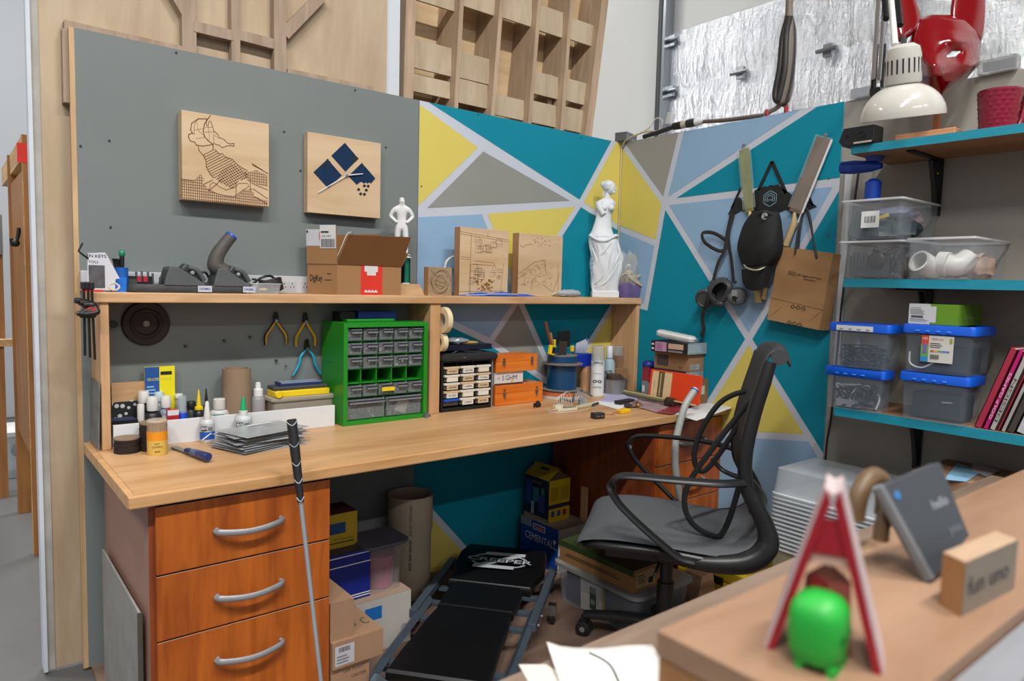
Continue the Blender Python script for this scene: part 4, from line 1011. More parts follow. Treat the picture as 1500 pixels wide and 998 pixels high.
# every carton: near-left lower corner at (-xd, ky+off)
def pl(name, label, xd, yl, h, off, m, items):
    global z
    o = carton(name, label, 'box', (-.004-xd/2, ky+off+yl/2, z), (xd, yl, h), 0, m, items); z += h+.0008; return o
h0 = kz-DZ-.036
pl('brown_carton', 'brown carton with small label at the bottom of the box pile by the mural wall', .125, .18, h0, -.03, mat('#7E5F42', .8), [('front', 'r', .5, .4, .8, .75, mat('#B8B4A8', .7))])
pl('printed_carton', 'black and gray printed carton under the brown carton in the pile', .13, .19, .0345, .0, mat('#2A2B2E', .6), [('left', 'r', .6, .2, .7, .8, mat('#B77BA0', .6)), ('left', 'r', .4, .15, .52, .8, mat('#7FA08A', .6)), ('front', 'r', 0, 0, 1, 1, mat('#7F8C94', .6)), ('front', 'lines', .1, .15, .9, .85, 3, mat('#AEB6BA', .6))])
pl('brown_carton', 'brown carton with dark printed square in the pile by the mural wall', .114, .20, .08, .0, mat('#96714E', .8), [('left', 'r', .08, .18, .42, .84, mat('#4C433D', .7)), ('left', 't', .25, .5, .12, 'beaglebone', mat('#86705A', .7), .26), ('left', 'r', .74, .13, .78, .23, mat('#5A4632', .7)), ('left', 'r', .8, .13, .84, .23, mat('#5A4632', .7)), ('front', 'r', .1, .08, .7, .4, mat('#9AA3A4', .7)), ('front', 'lines', .14, .1, .66, .38, 3, mat('#6D7678', .7))])
pl('printed_carton', 'black and pink printed carton with gray end near the top of the pile', .15, .205, .052, -.012, mat('#1D1B1E', .6), [('left', 'r', .12, .08, .45, .92, mat('#B384A6', .6)), ('left', 'lines', .16, .15, .38, .8, 4, mat('#6C4A66', .6)), ('left', 'r', .5, .38, .92, .85, mat('#BFA48C', .6)), ('left', 'r', .02, .2, .09, .35, WHITE), ('left', 'r', .02, .6, .09, .75, WHITE), ('left', 'r', .5, .08, .9, .25, mat('#807A78', .6)), ('front', 'r', .05, 0, 1, 1, mat('#8A9AA2', .6)), ('front', 'lines', .1, .15, .9, .85, 5, mat('#B2BEC4', .6))])
xp = -.085; yp = ky+.085
mb = MB(mat('#C9C9C6', .35)); M0 = Matrix.Translation((xp-.01, yp+.01, z+.022)) @ Euler((.14, -.05, .3)).to_matrix().to_4x4(); mb.at(M0)
mb.loft([rim_ring(.05, .15, .02, -.015), rim_ring(.062, .19, .028, -.008), rim_ring(.064, .195, .03, .006), rim_ring(.05, .18, .024, .015)]); mb.m(mat('#9FA6AA', .5)); mb.at(M0 @ T(y=-.098)); mb.box((0, 0, -.002), (.045, .003, .018))
tag(mb.build('white_device', loc=(xp-.01, yp+.01, z)), 'white rounded plastic device tilted on top of the box pile', 'device')
# orange-red packet leaning against the pile
p0 = P(950, 582, x=-.20); p1 = P(1024, 594, x=-.20); L = (Vector((p1.x, p1.y, 0))-Vector((p0.x, p0.y, 0))).length; zp = (p0.z+p1.z)/2; hh = P(953, 541, x=-.19).z-p0.z
print('PKT', p0, p1, hh, kc)
M0 = Matrix.Translation(((p0.x+p1.x)/2, (p0.y+p1.y)/2, zp)) @ Euler((0, .12, 0)).to_matrix().to_4x4()
t = thing('orange_packet', 'orange-red plastic packet with cream label leaning against the box pile', 'packet', M0.translation, rot=(0, .12, 0))
mb = MB(mat('#D8411C', .4, var=.03)); mb.box((0, 0, hh/2), (.012, L, hh)); mb.build('sleeve', t, bevel=.003)
mb = MB(mat('#D0B68C', .6)); F = frame((-.0066, L/2, 0), (0, -1, 0), (0, 0, 1), (-1, 0, 0)); mb.rect(F, L*.05, hh*.06, L*.45, hh*.95); mb.rect(F, L*.18, hh*.06, L*.3, hh*.95, .0008, mat('#5E5030', .6)); mb.rect(F, L*.22, hh*.1, L*.24, hh*.9, .0012, mat('#B8A67C', .6)); mb.text('RESISTORS', .008, F @ T(x=L*.11, y=hh*.5, z=.001, rz=PI/2), mat('#7A6A4C', .7)); mb.build('sticker', t)
# ================================================================= SMALL THINGS ON THE DESK
PCB = mat('#CFCBB4', .5); CORDW = mat('#C9C9C6', .5)
# papers at the right end
def sheet(name, label, pts, z, m, t=.0012, items=None, cat='paper'):
    c = sum((Vector((p[0], p[1], 0)) for p in pts), Vector())/len(pts)
    mb = MB(m); mb.prism([(p[0], p[1]) for p in pts], t, Matrix.Translation((0, 0, z)))
    if items: items(mb, z+t)
    return tag(mb.build(name, loc=(c.x, c.y, z)), label, cat)
def Q(u, v, z=DZ): p = P(u, v, z=z); return (p.x, p.y)
sheet('paper_sheet', 'large white paper sheet hanging over the right end of the desk front', [Q(985, 606), Q(1020, 617), Q(1072, 598), Q(1040, 586), Q(1000, 589)], DZ+.0002, PAPER)
sheet('paper_sheet', 'white paper sheet on top at the right end of the desk', [Q(1010, 601), Q(1040, 606), Q(1078, 594), Q(1062, 588), Q(1018, 586)], DZ+.0016, mat('#D2D3D6', .8))
sheet('magazine', 'glossy pink and gray magazine under the olive rod on the desk', [Q(912, 592), Q(968, 607), Q(1008, 594), Q(985, 584), Q(930, 580)], DZ+.0030, mat('#9A7F86', .45, var=.5, scale=14), cat='magazine')
sheet('magazine', 'dark magazine with red print near the right end of the desk', [Q(962, 606), Q(985, 609), Q(1018, 596), Q(996, 591)], DZ+.0044, mat('#7A2B38', .45, var=.6, scale=16), cat='magazine')
sheet('paper_sheet', 'white paper sheet on the desk left of the metal part', [Q(868, 590), Q(905, 600), Q(935, 592), Q(900, 583)], DZ+.0002, PAPER)
sheet('notebook', 'thin lilac notebook lying on the desk in front of the tin', [Q(880, 589), Q(925, 592), Q(938, 584), Q(893, 579)], DZ+.0016, mat('#A5A2C2', .6), t=.006, cat='notebook')
# olive rod with motor end
a = Vector(P(908, 574, z=DZ+.02)); b = Vector(P(984, 590, z=DZ+.022)); dd = (b-a).normalized()
t = thing('rod', 'long olive green rod with a dark knurled end lying on the papers', 'rod', ((a+b)/2))
mb = MB(mat('#6B6A4A', .5)); mb.cyl((0, 0, 0), .009, (b-a).length, M=Matrix.Translation(a) @ align(dd), seg=14); mb.build('shaft', t, world=True)
mb = MB(mat('#B5A77E', .5)); mb.cyl((0, 0, 0), .004, (b-a).length*1.4, M=Matrix.Translation(a+Vector((0, 0, .009))) @ align(dd), seg=10); mb.build('stick', t, world=True)
mb = MB(mat('#3A2C20', .5, metal=.3, var=.3, scale=40)); k = b-dd*.03; mb.lathe([(.02, 0), (.023, .004), (.023, .03), (.018, .032), (.018, .045), (.01, .046)], Matrix.Translation(k) @ align(dd), seg=20); mb.build('motor', t, world=True)
# metal part heap
q = on(935, 598, DZ); mb = MB(STEEL); mb.at(Matrix.Translation((q.x, q.y+.02, DZ+.0045)))
rr = random.Random(3); mb.box((0, 0, .012), (.05, .018, .02), M=Euler((0, 0, .5)).to_matrix().to_4x4()); mb.m(mat('#9C9A90', .35, metal=.7)); mb.cyl((.02, 0, .004), .012, .02, M=T(rx=PI/2)); mb.m(DKGREY); mb.box((-.03, .01, .006), (.03, .03, .012)); mb.m(mat('#C98A3A', .5)); mb.cyl((.0, -.018, .006), .006, .012)
mb.m(BLACK); mb.tube([(-.03, 0, .01), (0, -.02, .02), (.03, -.01, .008)], .002, seg=6)
tag(mb.build('metal_part', loc=(q.x, q.y+.02, DZ+.0045)), 'small steel bracket and coil on the pink magazine', 'hardware')
# black pen/case
a = on(915, 588, DZ+.012); mb = MB(mat('#1C1B1F', .4)); mb.at(Matrix.Translation(a) @ Euler((0, 0, .1)).to_matrix().to_4x4()); mb.box((0, 0, 0), (.11, .035, .014))
tag(mb.build('flat_black_case', loc=a, bevel=.002), 'flat black case at the edge of the lilac notebook', 'case')
# yellow battery
t = thing('battery_pack', 'small yellow battery pack with red lead near the desk front', 'battery', on(917, 606, DZ)+Vector((0, .012, 0)), .05)
mb = MB(mat('#E2B80E', .4)); mb.box((0, 0, .009), (.06, .03, .018)); mb.build('pack', t, bevel=.004)
mb = MB(mat('#B0302A', .5)); mb.tube([(-.028, 0, .009), (-.05, .01, .006), (-.075, .0, .003), (-.1, .02, .003)], .0014, seg=6); mb.build('lead', t)
# black relay cube / usb charger
t = thing('usb_charger', 'small black usb charger block on the desk front', 'charger', on(879, 614, DZ)+Vector((0, .014, 0)), -.15)
mb = MB(mat('#26282A', .4)); mb.box((0, 0, .012), (.05, .034, .024)); mb.build('block', t, bevel=.003)
mb = MB(STEEL); mb.box((-.01, -.0175, .012), (.013, .001, .006)); mb.box((.01, -.0175, .012), (.013, .001, .006)); mb.build('ports', t)
t = thing('relay', 'little black relay with thin red wire in front of the orange cases', 'relay', on(789, 597, DZ)+Vector((0, .01, 0)), .3)
mb = MB(BLACK); mb.box((0, 0, .009), (.03, .022, .018)); mb.cyl((.005, 0, .012), .009, .014, seg=12); mb.build('block', t, bevel=.002)
mb = MB(RED); mb.tube([(-.014, 0, .004), (-.03, -.01, .002), (-.05, -.006, .002)], .001, seg=5); mb.build('wire', t)
# charger boards with white leads
q = on(833, 602, DZ)
t = thing('led_board', 'white plastic strip with ports and looping white wires on the desk', 'circuit', q+Vector((0, .015, 0)), -.1)
mb = MB(PCB); mb.box((0, 0, .005), (.105, .024, .010)); mb.box((-.03, .02, .012), (.04, .02, .022)); mb.build('strip', t, bevel=.001)
mb = MB(MIDGREY); mb.box((.015, .0, .0115), (.06, .012, .003)); mb.build('connector', t)
mb = MB(CORDW)
for k in range(4): mb.tube([(-.03+.01*k, .02, .02), (-.035+.012*k, .02, .05+.006*k), (-.01+.016*k, .03, .055+.004*k), (.02+.012*k, .03, .006)], .0014, seg=6)
mb.tube([(-.05, .01, .004), (-.08, .02, .003), (-.1, -.01, .003), (-.06, -.05, .003), (.03, -.055, .003), (.08, -.04, .003), (.11, -.02, .003)], .0012, seg=6); mb.build('wires', t)
q = on(862, 597, DZ)
t = thing('led_board', 'long pale strip board with a knot of gray and white leads beside the spray can', 'circuit', q+Vector((.0, .02, 0)), .18)
mb = MB(mat('#C4C3A6', .5)); mb.box((0, 0, .006), (.12, .022, .009)); mb.build('strip', t, bevel=.001)
mb = MB(mat('#8E9AA0', .5)); rr = random.Random(8)
for k in range(7):
    x = -.03+.009*k; mb.tube([(x, .01, .01), (x-.02+rr.uniform(-.01, .01), .02, .04), (x+rr.uniform(-.01, .01), .03, .065+rr.uniform(-.01, .01)), (x+.02, .02, .035), (x+.015, .01, .01)], .0014, seg=5)
mb.m(DKGREY); mb.tube([(-.02, .02, .01), (0, .03, .035), (.01, .02, .01)], .005, seg=6); mb.tube([(.03, -.02, .006), (.06, -.01, .006), (.1, 0, .005)], .006, seg=6); mb.build('wires', t)
mb = MB(mat('#4A5358', .5)); a = on(845, 590, DZ); mb.tube([a+Vector((-.03, 0, .006)), a+Vector((.02, .04, .02)), a+Vector((.06, .07, .035)), a+Vector((.12, .07, .03)), a+Vector((.15, .05, .01))], .0045, seg=8); mb.tube([a+Vector((-.08, .03, .006)), a+Vector((-.05, .05, .014)), a+Vector((-.02, .02, .006))], .005, seg=8)
tag(mb.build('gray_cable', loc=a), 'gray cable looping behind the white strip boards', 'cable')
# blue tape roll and odds beside the pile
q = P(951, 545, x=-.1)
qz = P(950, 537, x=-.11)
t = thing('blue_tape_roll', 'shiny dark blue cap lying beside the box pile', 'cap', (-.11, qz.y, qz.z))
mb = MB(mat('#15308A', .25, coat=.4)); rr_ = mm(10, qz); mb.lathe([(rr_*.9, 0), (rr_, .004), (rr_, .018), (rr_*.8, .026), (rr_*.3, .03)], seg=28); mb.build('shell', t)
carton('red_box', 'small red and gray box under the dark blue cap', 'box', (-.10, qz.y-.003, DZ), (.07, .04, qz.z-DZ-.0005), m=mat('#8E2B34', .5), items=[('left', 'r', 0, 0, 1, .55, mat('#7A7F86', .5)), ('left', 'r', .1, .2, .5, .4, WHITE), ('front', 'r', 0, 0, 1, .5, mat('#8B8F98', .5))])
# tube (hose) rising in front of the right drawers
a = P(1017, 573, y=-.80); b = P(992, 636, y=-.80); c = P(990, 690, y=-.80); e = P(1012, 760, y=-.80)
t = thing('plastic_hose', 'bent translucent white plastic tube with blue tip beside the desk end', 'hose', (e.x, e.y, 0))
pts = [a, P(1003, 596, y=-.8), b, P(989, 655, y=-.8), c, P(998, 735, y=-.8), (e.x+.01, -.8, .3), (e.x+.03, -.8, 0.01)]
mb = MB(mat('#A9ADAA', .35, alpha=.92)); mb.tube(pts, .0145, seg=14); mb.build('tube_wall', t, world=True)
mb = MB(mat('#1B5FC8', .35)); d = (a-Vector(P(1003, 596, y=-.8))).normalized(); mb.at(Matrix.Translation(a+d*.001) @ align(d)); mb.lathe([(.006, 0), (.018, 0), (.018, .004), (.006, .004), (.006, 0)], seg=20, cap=False); mb.m(WHITE); mb.lathe([(.004, .001), (.0145, .001), (.0145, .009), (.004, .009), (.004, .001)], seg=20, cap=False); o = mb.build('tip', t, world=True); o['label'] = 'blue and white tip'
# ================================================================= TOP OF THE HUTCH
# allen-key card
yf = -.11; q0 = P(128, 430, y=yf); q1 = P(176, 370, y=yf)
t = thing('allen_key_card', 'white card with bold words and a gray photo standing on the hutch', 'card', ((q0.x+q1.x)/2, yf, SZ))
def L2(u, v, y=yf): p = P(u, v, y=y); return (p.x-(q0.x+q1.x)/2, p.z-SZ)
mb = MB(mat('#C9CBD4', .6)); F = frame((0, 0, 0), (1, 0, 0), (0, 0, 1), (0, -1, 0))
pts = [L2(128, 424), L2(128, 371), L2(153, 370), L2(156, 373), L2(175, 408), L2(169, 409), L2(168, 426)]; pts = [(a, max(b, 0)) for a, b in pts]
mb.prism(pts[::-1], .004, F)
G = F @ T(z=.004); a, b = L2(130, 422), L2(153, 389); mb.rect(G, a[0], max(a[1], .003), b[0], b[1], mt=mat('#4A4A4E', .6, var=.6, scale=30))
c = L2(141, 375.5); mb.text('EN KEYS', .013, G @ T(x=c[0], y=c[1], z=.0005), INK, w=mm(25, (q0.x, yf, SZ)), bold=.03)
c = L2(136, 384); mb.text('YOU:', .011, G @ T(x=c[0]+.001, y=c[1], z=.0005), INK, w=mm(13, (q0.x, yf, SZ)), bold=.02)
mb.build('card', t)
mb = MB(BLACK); mb.tube([P(121, 356, y=-.12), P(117.5, 363, y=-.12), P(115, 368, y=-.12), P(121, 373, y=-.12), P(129, 379, y=-.115)], .0028, seg=6, smooth=False)
mb.build('hex_key', t, world=True)
# black blocks at the shelf end holding the clamps
q = P(124, 423, y=-.15)
for k, (u, lb) in enumerate(((122.5, 'left quick clamp with black bar hanging from the end of the hutch shelf'), (128.5, 'middle quick clamp hanging from the end of the hutch shelf'), (134, 'right quick clamp with red detail hanging from the end of the hutch shelf'))):
    yb = -.198-.004*k; tp = P(u, 413, y=yb); bt = P(u+2+1.5*k, 521+3*k, y=yb); 
    t = thing('quick_clamp', lb, 'clamp', (tp.x, yb, tp.z), group='quick clamps hanging on the shelf end')
    mb = MB(mat('#101113', .4)); mb.tube([(tp.x, yb, tp.z), (bt.x, yb, bt.z)], .0035, seg=6, smooth=False); mb.build('bar', t, world=True)
    mb = MB(BLACK); mb.bb(tp.x-.007, tp.x+.007, yb-.006, yb+.0178+.004*k, P(u, 424, y=yb).z, tp.z); mb.build('fixed_jaw', t, world=True, bevel=.002)
    mb = MB(RED); mb.bb(tp.x-.005, tp.x+.005, yb-.002, yb+.008, P(u, 427, y=yb).z, P(u, 424, y=yb).z); mb.build('pad', t, world=True)
    j0 = P(u, 443+2*k, y=yb); mb = MB(BLACK); mb.ball(j0, .014, (1.1, .9, .8)); mb.tube([j0+Vector((-.022, -.006, .006-.003*k)), j0, j0+Vector((.012, 0, -.012))], [.008, .011, .009], seg=10)
    j1 = P(u, 462, y=yb); mb.tube([j0, j0+Vector((.012, -.01, -.02)), j1+Vector((-.02, -.012, .004))], [.009, .009, .006], seg=10); mb.ball(j1+Vector((0, -.004, 0)), .011, (1.2, 1, .8)); mb.build('trigger_head', t, world=True)
    mb = MB(RED); mb.box(j0+Vector((.004, -.013, -.014)), (.006, .004, .016), M=Euler((0, .6, 0)).to_matrix().to_4x4()); mb.build('release_lever', t, world=True)
# blue cup with driver
q = P(178, 426, y=-.07)
t = thing('blue_cup', 'blue plastic cup with tools standing behind the allen key card', 'cup', (q.x, -.07, SZ)); r = mm(19, q)/2; h = P(178, 392, y=-.07).z-SZ
mb = MB(mat('#1C5FB0', .4)); mb.lathe([(r*.9, 0), (r, h), (r*.9, h), (r*.8, .004)], seg=24); mb.build('wall', t)
mb = MB(mat('#1F72D6', .4)); mb.box((-.006, -r-.002, h*.3), (.032, .004, h*.6)); o = mb.build('blue_tag', t)
mb = MB(BLACK); 
for k in range(4): mb.tube([(-.014+.006*k, .004*k-.004, .01), (-.018+.006*k, .004, h*1.1), (-.022+.006*k, 0, h*1.35)], .003, seg=6)
tag(mb.build('hex_keys', loc=(0, 0, 0)), 'bunch of dark hex keys in the blue cup', 'tool').location = (q.x, -.07, SZ)
g = P(178.5, 367, y=-.07)
t = thing('screwdriver', 'screwdriver with green cap standing in the blue cup', 'screwdriver', (g.x, -.07, SZ+.006))
mb = MB(BLACK); mb.lathe([(.0035, 0), (.0045, .05), (.0065, (g.z-SZ)*.6), (.007, g.z-SZ-.022)], seg=12); mb.build('shaft', t)
mb = MB(mat('#12805A', .35)); mb.lathe([(.007, g.z-SZ-.024), (.0095, g.z-SZ-.02), (.009, g.z-SZ-.010), (.004, g.z-SZ-.004)], seg=14); mb.build('cap', t)
# little ring of white beads
q = P(167, 427, y=-.165); mb = MB(mat('#CFC9BE', .3)); 
for k in range(14):
    a = k*2*PI/14; mb.ball(q+Vector((math.cos(a)*.014, math.sin(a)*.006, .014+math.sin(a)*.010)), .0035, seg=8, rg=6)
tag(mb.build('bead_ring', loc=(q.x, -.165, SZ)), 'small ring of pale beads in front of the blue cup', 'beads')
q = P(128, 427, y=-.12); carton('red_strip', 'flat red plastic piece under the white card', 'block', (P(137, 427, y=-.135).x, -.135, SZ), (.045, .02, .006), m=RED)
# power strip along the wall
yp_ = -.025; q0 = P(118, 400, y=yp_); q1 = P(452, 430, y=yp_); zt_ = P(400, 404, y=yp_).z
x0_ = q0.x; x1_ = P(615, 430, y=yp_).x; x1_ = -1.66
hp = zt_-SZ
t = thing('power_strip', 'long white wall mounted power strip behind the tools on the hutch', 'power strip', ((x0_+x1_)/2, yp_/2, SZ))
mb = MB(mat('#B8BBC0', .4)); mb.bb(x0_, x1_, yp_, -.001, SZ+.0005, zt_); mb.build('housing', t, world=True, bevel=.002)
for u in (416, 428, 447):
    c = P(u, 420, y=yp_); mb = MB(mat('#AEB2B6', .4)); mb.box((c.x, yp_-.0006, c.z), (.03, .0012, .034)); mb.m(BLACK)
    for dx in (-.006, .006): mb.box((c.x+dx, yp_-.0014, c.z-.002), (.002, .001, .008))
    mb.box((c.x, yp_-.0014, c.z+.011), (.004, .001, .004)); mb.build('outlet', t, world=True)
c = P(372, 409, y=yp_); mb = MB(BLACK); mb.box((c.x, yp_-.001, c.z), (.016, .002, .005)); mb.m(BLACK); mb.box((P(395, 414, y=yp_).x, yp_-.001, P(395, 414, y=yp_).z), (.006, .002, .006)); mb.build('switch', t, world=True)
q = P(360, 409, y=-.03); mb = MB(mat('#A5506E', .4)); mb.ball(q, .008, (1, .6, 1)); tag(mb.build('pink_knob', loc=q), 'small pink knob by the power strip right of the tilted charger', 'knob')
# drill bit holder behind the charger
q0 = P(185, 420, y=-.055); q1 = P(222, 405, y=-.055)
t = thing('bit_holder', 'black bit holder with red squares and steel bits against the power strip', 'bit holder', ((q0.x+q1.x)/2, -.05, SZ))
mb = MB(BLACK); w = q1.x-q0.x; h = q1.z-SZ; mb.box((0, 0, h/2), (w, .03, h)); mb.m(mat('#3C4038', .5)); mb.rect(face('front', (w, .03, h)) @ T(x=0, y=0), w*.08, h*.3, w*.4, h*.8, .0155-.015); mb.build('holder', t)
mb = MB(mat('#A22A3C', .4))
for u in (204, 213): mb.box((P(u, 409, y=-.066).x-(q0.x+q1.x)/2, -.0165, P(u, 409, y=-.066).z-SZ), (.013, .004, .018))
mb.build('red_square', t)
mb = MB(STEEL)
for u, v in ((200, 399), (208, 398), (217, 399), (224, 401), (235, 407)):
    p = P(u, v, y=-.06); mb.cyl((p.x-(q0.x+q1.x)/2, -.006, 0.002), .0035, p.z-SZ, seg=10)
mb.build('steel_bits', t)
# charger station
DUST = mat('#3A3D3F', .65, var=.22, scale=18, bump=.3); DUST2 = mat('#505457', .6, var=.15, scale=14)
q0 = P(191, 430, y=-.15); q1 = P(365, 430, y=-.15); h = P(230, 417, y=-.15).z-SZ; W_ = q1.x-q0.x; cx = (q0.x+q1.x)/2
t = thing('charging_dock', 'dusty dark gray double charging dock on the left part of the hutch', 'charger', (cx, -.105, SZ))
mb = MB(DUST); mb.loft([[Vector((p.x*1, p.y, z)) for p in rim_ring(W_*k, .10*k2, .03, 0)] for z, k, k2 in ((0, .98, .95), (.004, 1, 1), (h*.75, 1, 1), (h, .985, .95))])
o = mb.build('base', t)
def cradle(u0, u1, vt, first):
    a = P(u0, 425, y=-.13).x-cx; b = P(u1, 425, y=-.13).x-cx; zt_ = P(u0+14, vt, y=-.12).z-SZ; w = b-a
    # wedge-shaped cheeks rising to the left
    for yy in (-.052, .022):
        mb = MB(DUST2 if yy < 0 else DUST); F2 = frame((0, yy+.012, 0), (1, 0, 0), (0, 0, 1), (0, -1, 0))
        mb.prism([(a, h*.9), (b, h*.9), (b-.004, h*1.2), (a+w*.32, zt_*.98), (a+w*.22, zt_), (a+w*.12, zt_*.96), (a+w*.02, h*1.5)][::1], .012, F2)
        mb.build('cheek', t, bevel=.003)
    mb = MB(mat('#2A2C2E', .5)); F2 = frame((0, .022, 0), (1, 0, 0), (0, 0, 1), (0, -1, 0))
    mb.prism([(a+.005, h*.9), (b-.006, h*.9), (a+w*.36, zt_*.86), (a+w*.1, zt_*.86)], .062, F2); mb.build('cradle', t, bevel=.002)
    mb = MB(mat('#B9BECB', .5)); mb.box((b-.006, -.056, h*.55), (w*.34, .004, h*.8)); mb.text('DREMEL' if first else 'DREMEL', h*.4, frame((b-.006, -.0585, h*.55), (1, 0, 0), (0, 0, 1), (0, -1, 0)), mat('#3C4F86', .6), w=w*.27, bold=.02); mb.build('name_plate', t)
    return a, b, zt_
a1 = cradle(238, 299, 390, True); a2 = cradle(310, 363, 393, False)
for lb, (a, b, zt_), full in (('tool battery seated in the left cradle of the dock', a1, False), ('cordless rotary tool with blue end cap seated in the right cradle', a2, True)):
    w = b-a
    t2 = thing('rotary_tool' if full else 'battery_pack', lb, 'tool' if full else 'battery', (cx+a+w*.6, -.11, SZ+zt_*.62))
    mb = MB(mat('#33373A', .5, var=.15, scale=20)); o0 = Vector((cx+a+w*.62, -.128, SZ+zt_*.62)); 
    dr = Vector((.8, 0, -.6)); mb.box(o0+dr*.0+Vector((.008, 0, .01)), (w*.62, .042, .03), M=Euler((0, .65, 0)).to_matrix().to_4x4()); mb.build('pack', t2, world=True, bevel=.009)
    mb = MB(mat('#4A5054', .45)); mb.tube([o0+Vector((-.006, -.024, .03)), o0+Vector((.02, -.026, .02)), o0+Vector((.042, -.024, -.012))], .008, seg=10); mb.m(mat('#8A8F94', .4)); mb.ball(o0+Vector((.006, -.026, .012)), .007); mb.build('latch', t2, world=True)
    if full:
        yb = -.115; k = [P(318, 392, y=yb), P(316, 383, y=yb), P(320, 371, y=yb), P(329, 358, y=yb), P(338, 347, y=yb)]
        mb = MB(mat('#4C4844', .6, var=.2, scale=22)); mb.tube([o0+Vector((-.015, .01, .012))]+k, [.028, .027, .024, .021, .0195], seg=18); mb.build('handle', t2, world=True)
        d = (k[-1]-k[-2]).normalized(); mb = MB(mat('#1F4FC0', .35)); mb.at(Matrix.Translation(k[-1]-d*.002) @ align(d)); mb.lathe([(.0185, 0), (.0205, .003), (.019, .009), (.010, .012)], seg=24); mb.build('end_cap', t2, world=True)
mb = MB(BLACK); c = P(300, 412, y=-.06)
mb.tube([c+Vector((-.03, .01, .015)), c+Vector((0, .0, .03)), c+Vector((.02, 0, .0)), c+Vector((.03, .02, .03)), c+Vector((.04, .01, .05))], .004, seg=8)
tag(mb.build('charger_cord', loc=c), 'short black cord between the two cradles of the charging dock', 'cord')
# clear container
q0 = P(366, 430, y=-.14); q1 = P(412, 430, y=-.14); h = P(380, 415, y=-.14).z-SZ; w = q1.x-q0.x
t = thing('clear_container', 'small clear plastic tub with a pale bit inside, right of the dock', 'container', ((q0.x+q1.x)/2, -.115, SZ))
mb = MB(clear('#C8CBCC', .45)); mb.loft([rim_ring(w*.9, .05, .008, 0), rim_ring(w, .055, .008, h*.9)], cap=True); mb.build('tub', t)
mb = MB(clear('#D3D6D8', .6)); mb.loft([rim_ring(w*1.03, .058, .008, h*.9), rim_ring(w*1.03, .058, .008, h)]); mb.build('lid', t)
mb = MB(mat('#D8C4A8', .6)); mb.ball((-.005, -.012, h*.4), .014, (1.2, .5, .5)); mb.build('contents', t)
mb = MB(mat('#1B1B1D', .5)); c = P(408, 425, y=-.075)
for k in range(6): mb.tube([(c.x-.03+.045*math.cos(a)*(1-.04*k), c.y+.02*math.sin(a), SZ+.008+.007*k+.012*max(0, math.cos(a+.5))) for a in [i*.7 for i in range(9)]], .0045, seg=8, closed=True, n=3)
mb.tube([(c.x-.1, c.y+.02, SZ+.02), (c.x-.06, c.y+.0, SZ+.055), (c.x-.02, c.y+.01, SZ+.06), (c.x+.0, c.y, SZ+.03)], .0045, seg=8)
tag(mb.build('black_cable', loc=(c.x-.03, c.y, SZ)), 'coiled black power cable beside the clear tub', 'cable')
# ----------------------------------------------------------------- cardboard shipping box with open flaps
# near vertical edge at px 497; left face to 450; right face to 587
yk = -.215
kb = P(497, 432, y=-.195)
a = Vector((kb.x, kb.y)); rt = P(587, 432, z=SZ+.0001)
vb = P(497, 431.5, y=-.185)
K = Vector((vb.x, -.168)); ang = .02
hB = P(497, 387, y=K.y).z-SZ
def xat(u, y): return P(u, 425, y=y).x
wB = xat(587, K.y)-K.x
t = thing('shipping_box', 'brown cardboard shipping box with open flaps and red label on the hutch', 'box', (K.x+wB/2, K.y+.08, SZ), 0)
dB = .16; ox, oy = -wB/2, -.08
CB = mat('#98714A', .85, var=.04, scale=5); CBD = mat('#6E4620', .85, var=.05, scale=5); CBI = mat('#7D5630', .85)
xL = -.115  # left side panel turned outwards: the box is wider at the left
mb = MB(CB); th = .003
# the box stands askew: its left face runs from the near edge back-left
lx, ly = xat(450, K.y+.115)-K.x, .115
def V3(x, y, z): return Vector((ox+x, oy+y, z))
foot = [(0, 0), (wB, 0), (wB+lx*.2, .14), (lx, ly)]
for (p, q_) in ((0, 1), (1, 2), (2, 3), (3, 0)):
    A, B = foot[p], foot[q_]; zt_ = hB if p != 3 else hB
    d = Vector((B[0]-A[0], B[1]-A[1], 0)).normalized(); n = Vector((-d.y, d.x, 0))*th
    q8 = [V3(*A, 0), V3(*B, 0), V3(*B, 0)+n, V3(*A, 0)+n]; up = Vector((0, 0, hB))
    lo = [mb.v(v) for v in q8]; hi = [mb.v(v+up) for v in q8]
    mb.f(lo[::-1]); mb.f(hi)
    for i in range(4): mb.f([lo[i], lo[(i+1) % 4], hi[(i+1) % 4], hi[i]])
f = [mb.v(V3(*p, .002)) for p in foot]; mb.f(f)
dl = Vector((foot[0][0]-foot[3][0], foot[0][1]-foot[3][1], 0)); LL = dl.length; Fl = frame(V3(*foot[3], 0), dl.normalized(), (0, 0, 1), dl.normalized().cross(Vector((0, 0, 1))))
mb.text('DigiKey', hB*.30, Fl @ T(x=LL*.30, y=hB*.52, z=.0006), INK, w=LL*.42, bold=.04)
mb.rect(Fl, LL*.66, hB*.66, LL*.80, hB*.69, mt=INK); mb.rect(Fl, LL*.58, hB*.46, LL*.82, hB*.485, mt=INK)
Ff = frame(V3(0, 0, 0), (1, 0, 0), (0, 0, 1), (0, -1, 0))
REDL = mat('#D3301F', .55); mb.rect(Ff, wB*.355, 0, wB*.695, hB, mt=REDL); mb.m(mat('#D0CCCC', .6)); mb.rect(Ff, wB*.41, hB*.78, wB*.62, hB, .0008); mb.rect(Ff, wB*.45, hB*.66, wB*.59, hB*.78, .0008)
mb.rect(Ff, wB*.41, hB*.09, wB*.62, hB*.13, .0008)
for k in range(4): mb.rect(Ff, wB*(.42+.052*k), hB*.13, wB*(.45+.052*k), hB*.17, .0008)
mb.build('body', t)
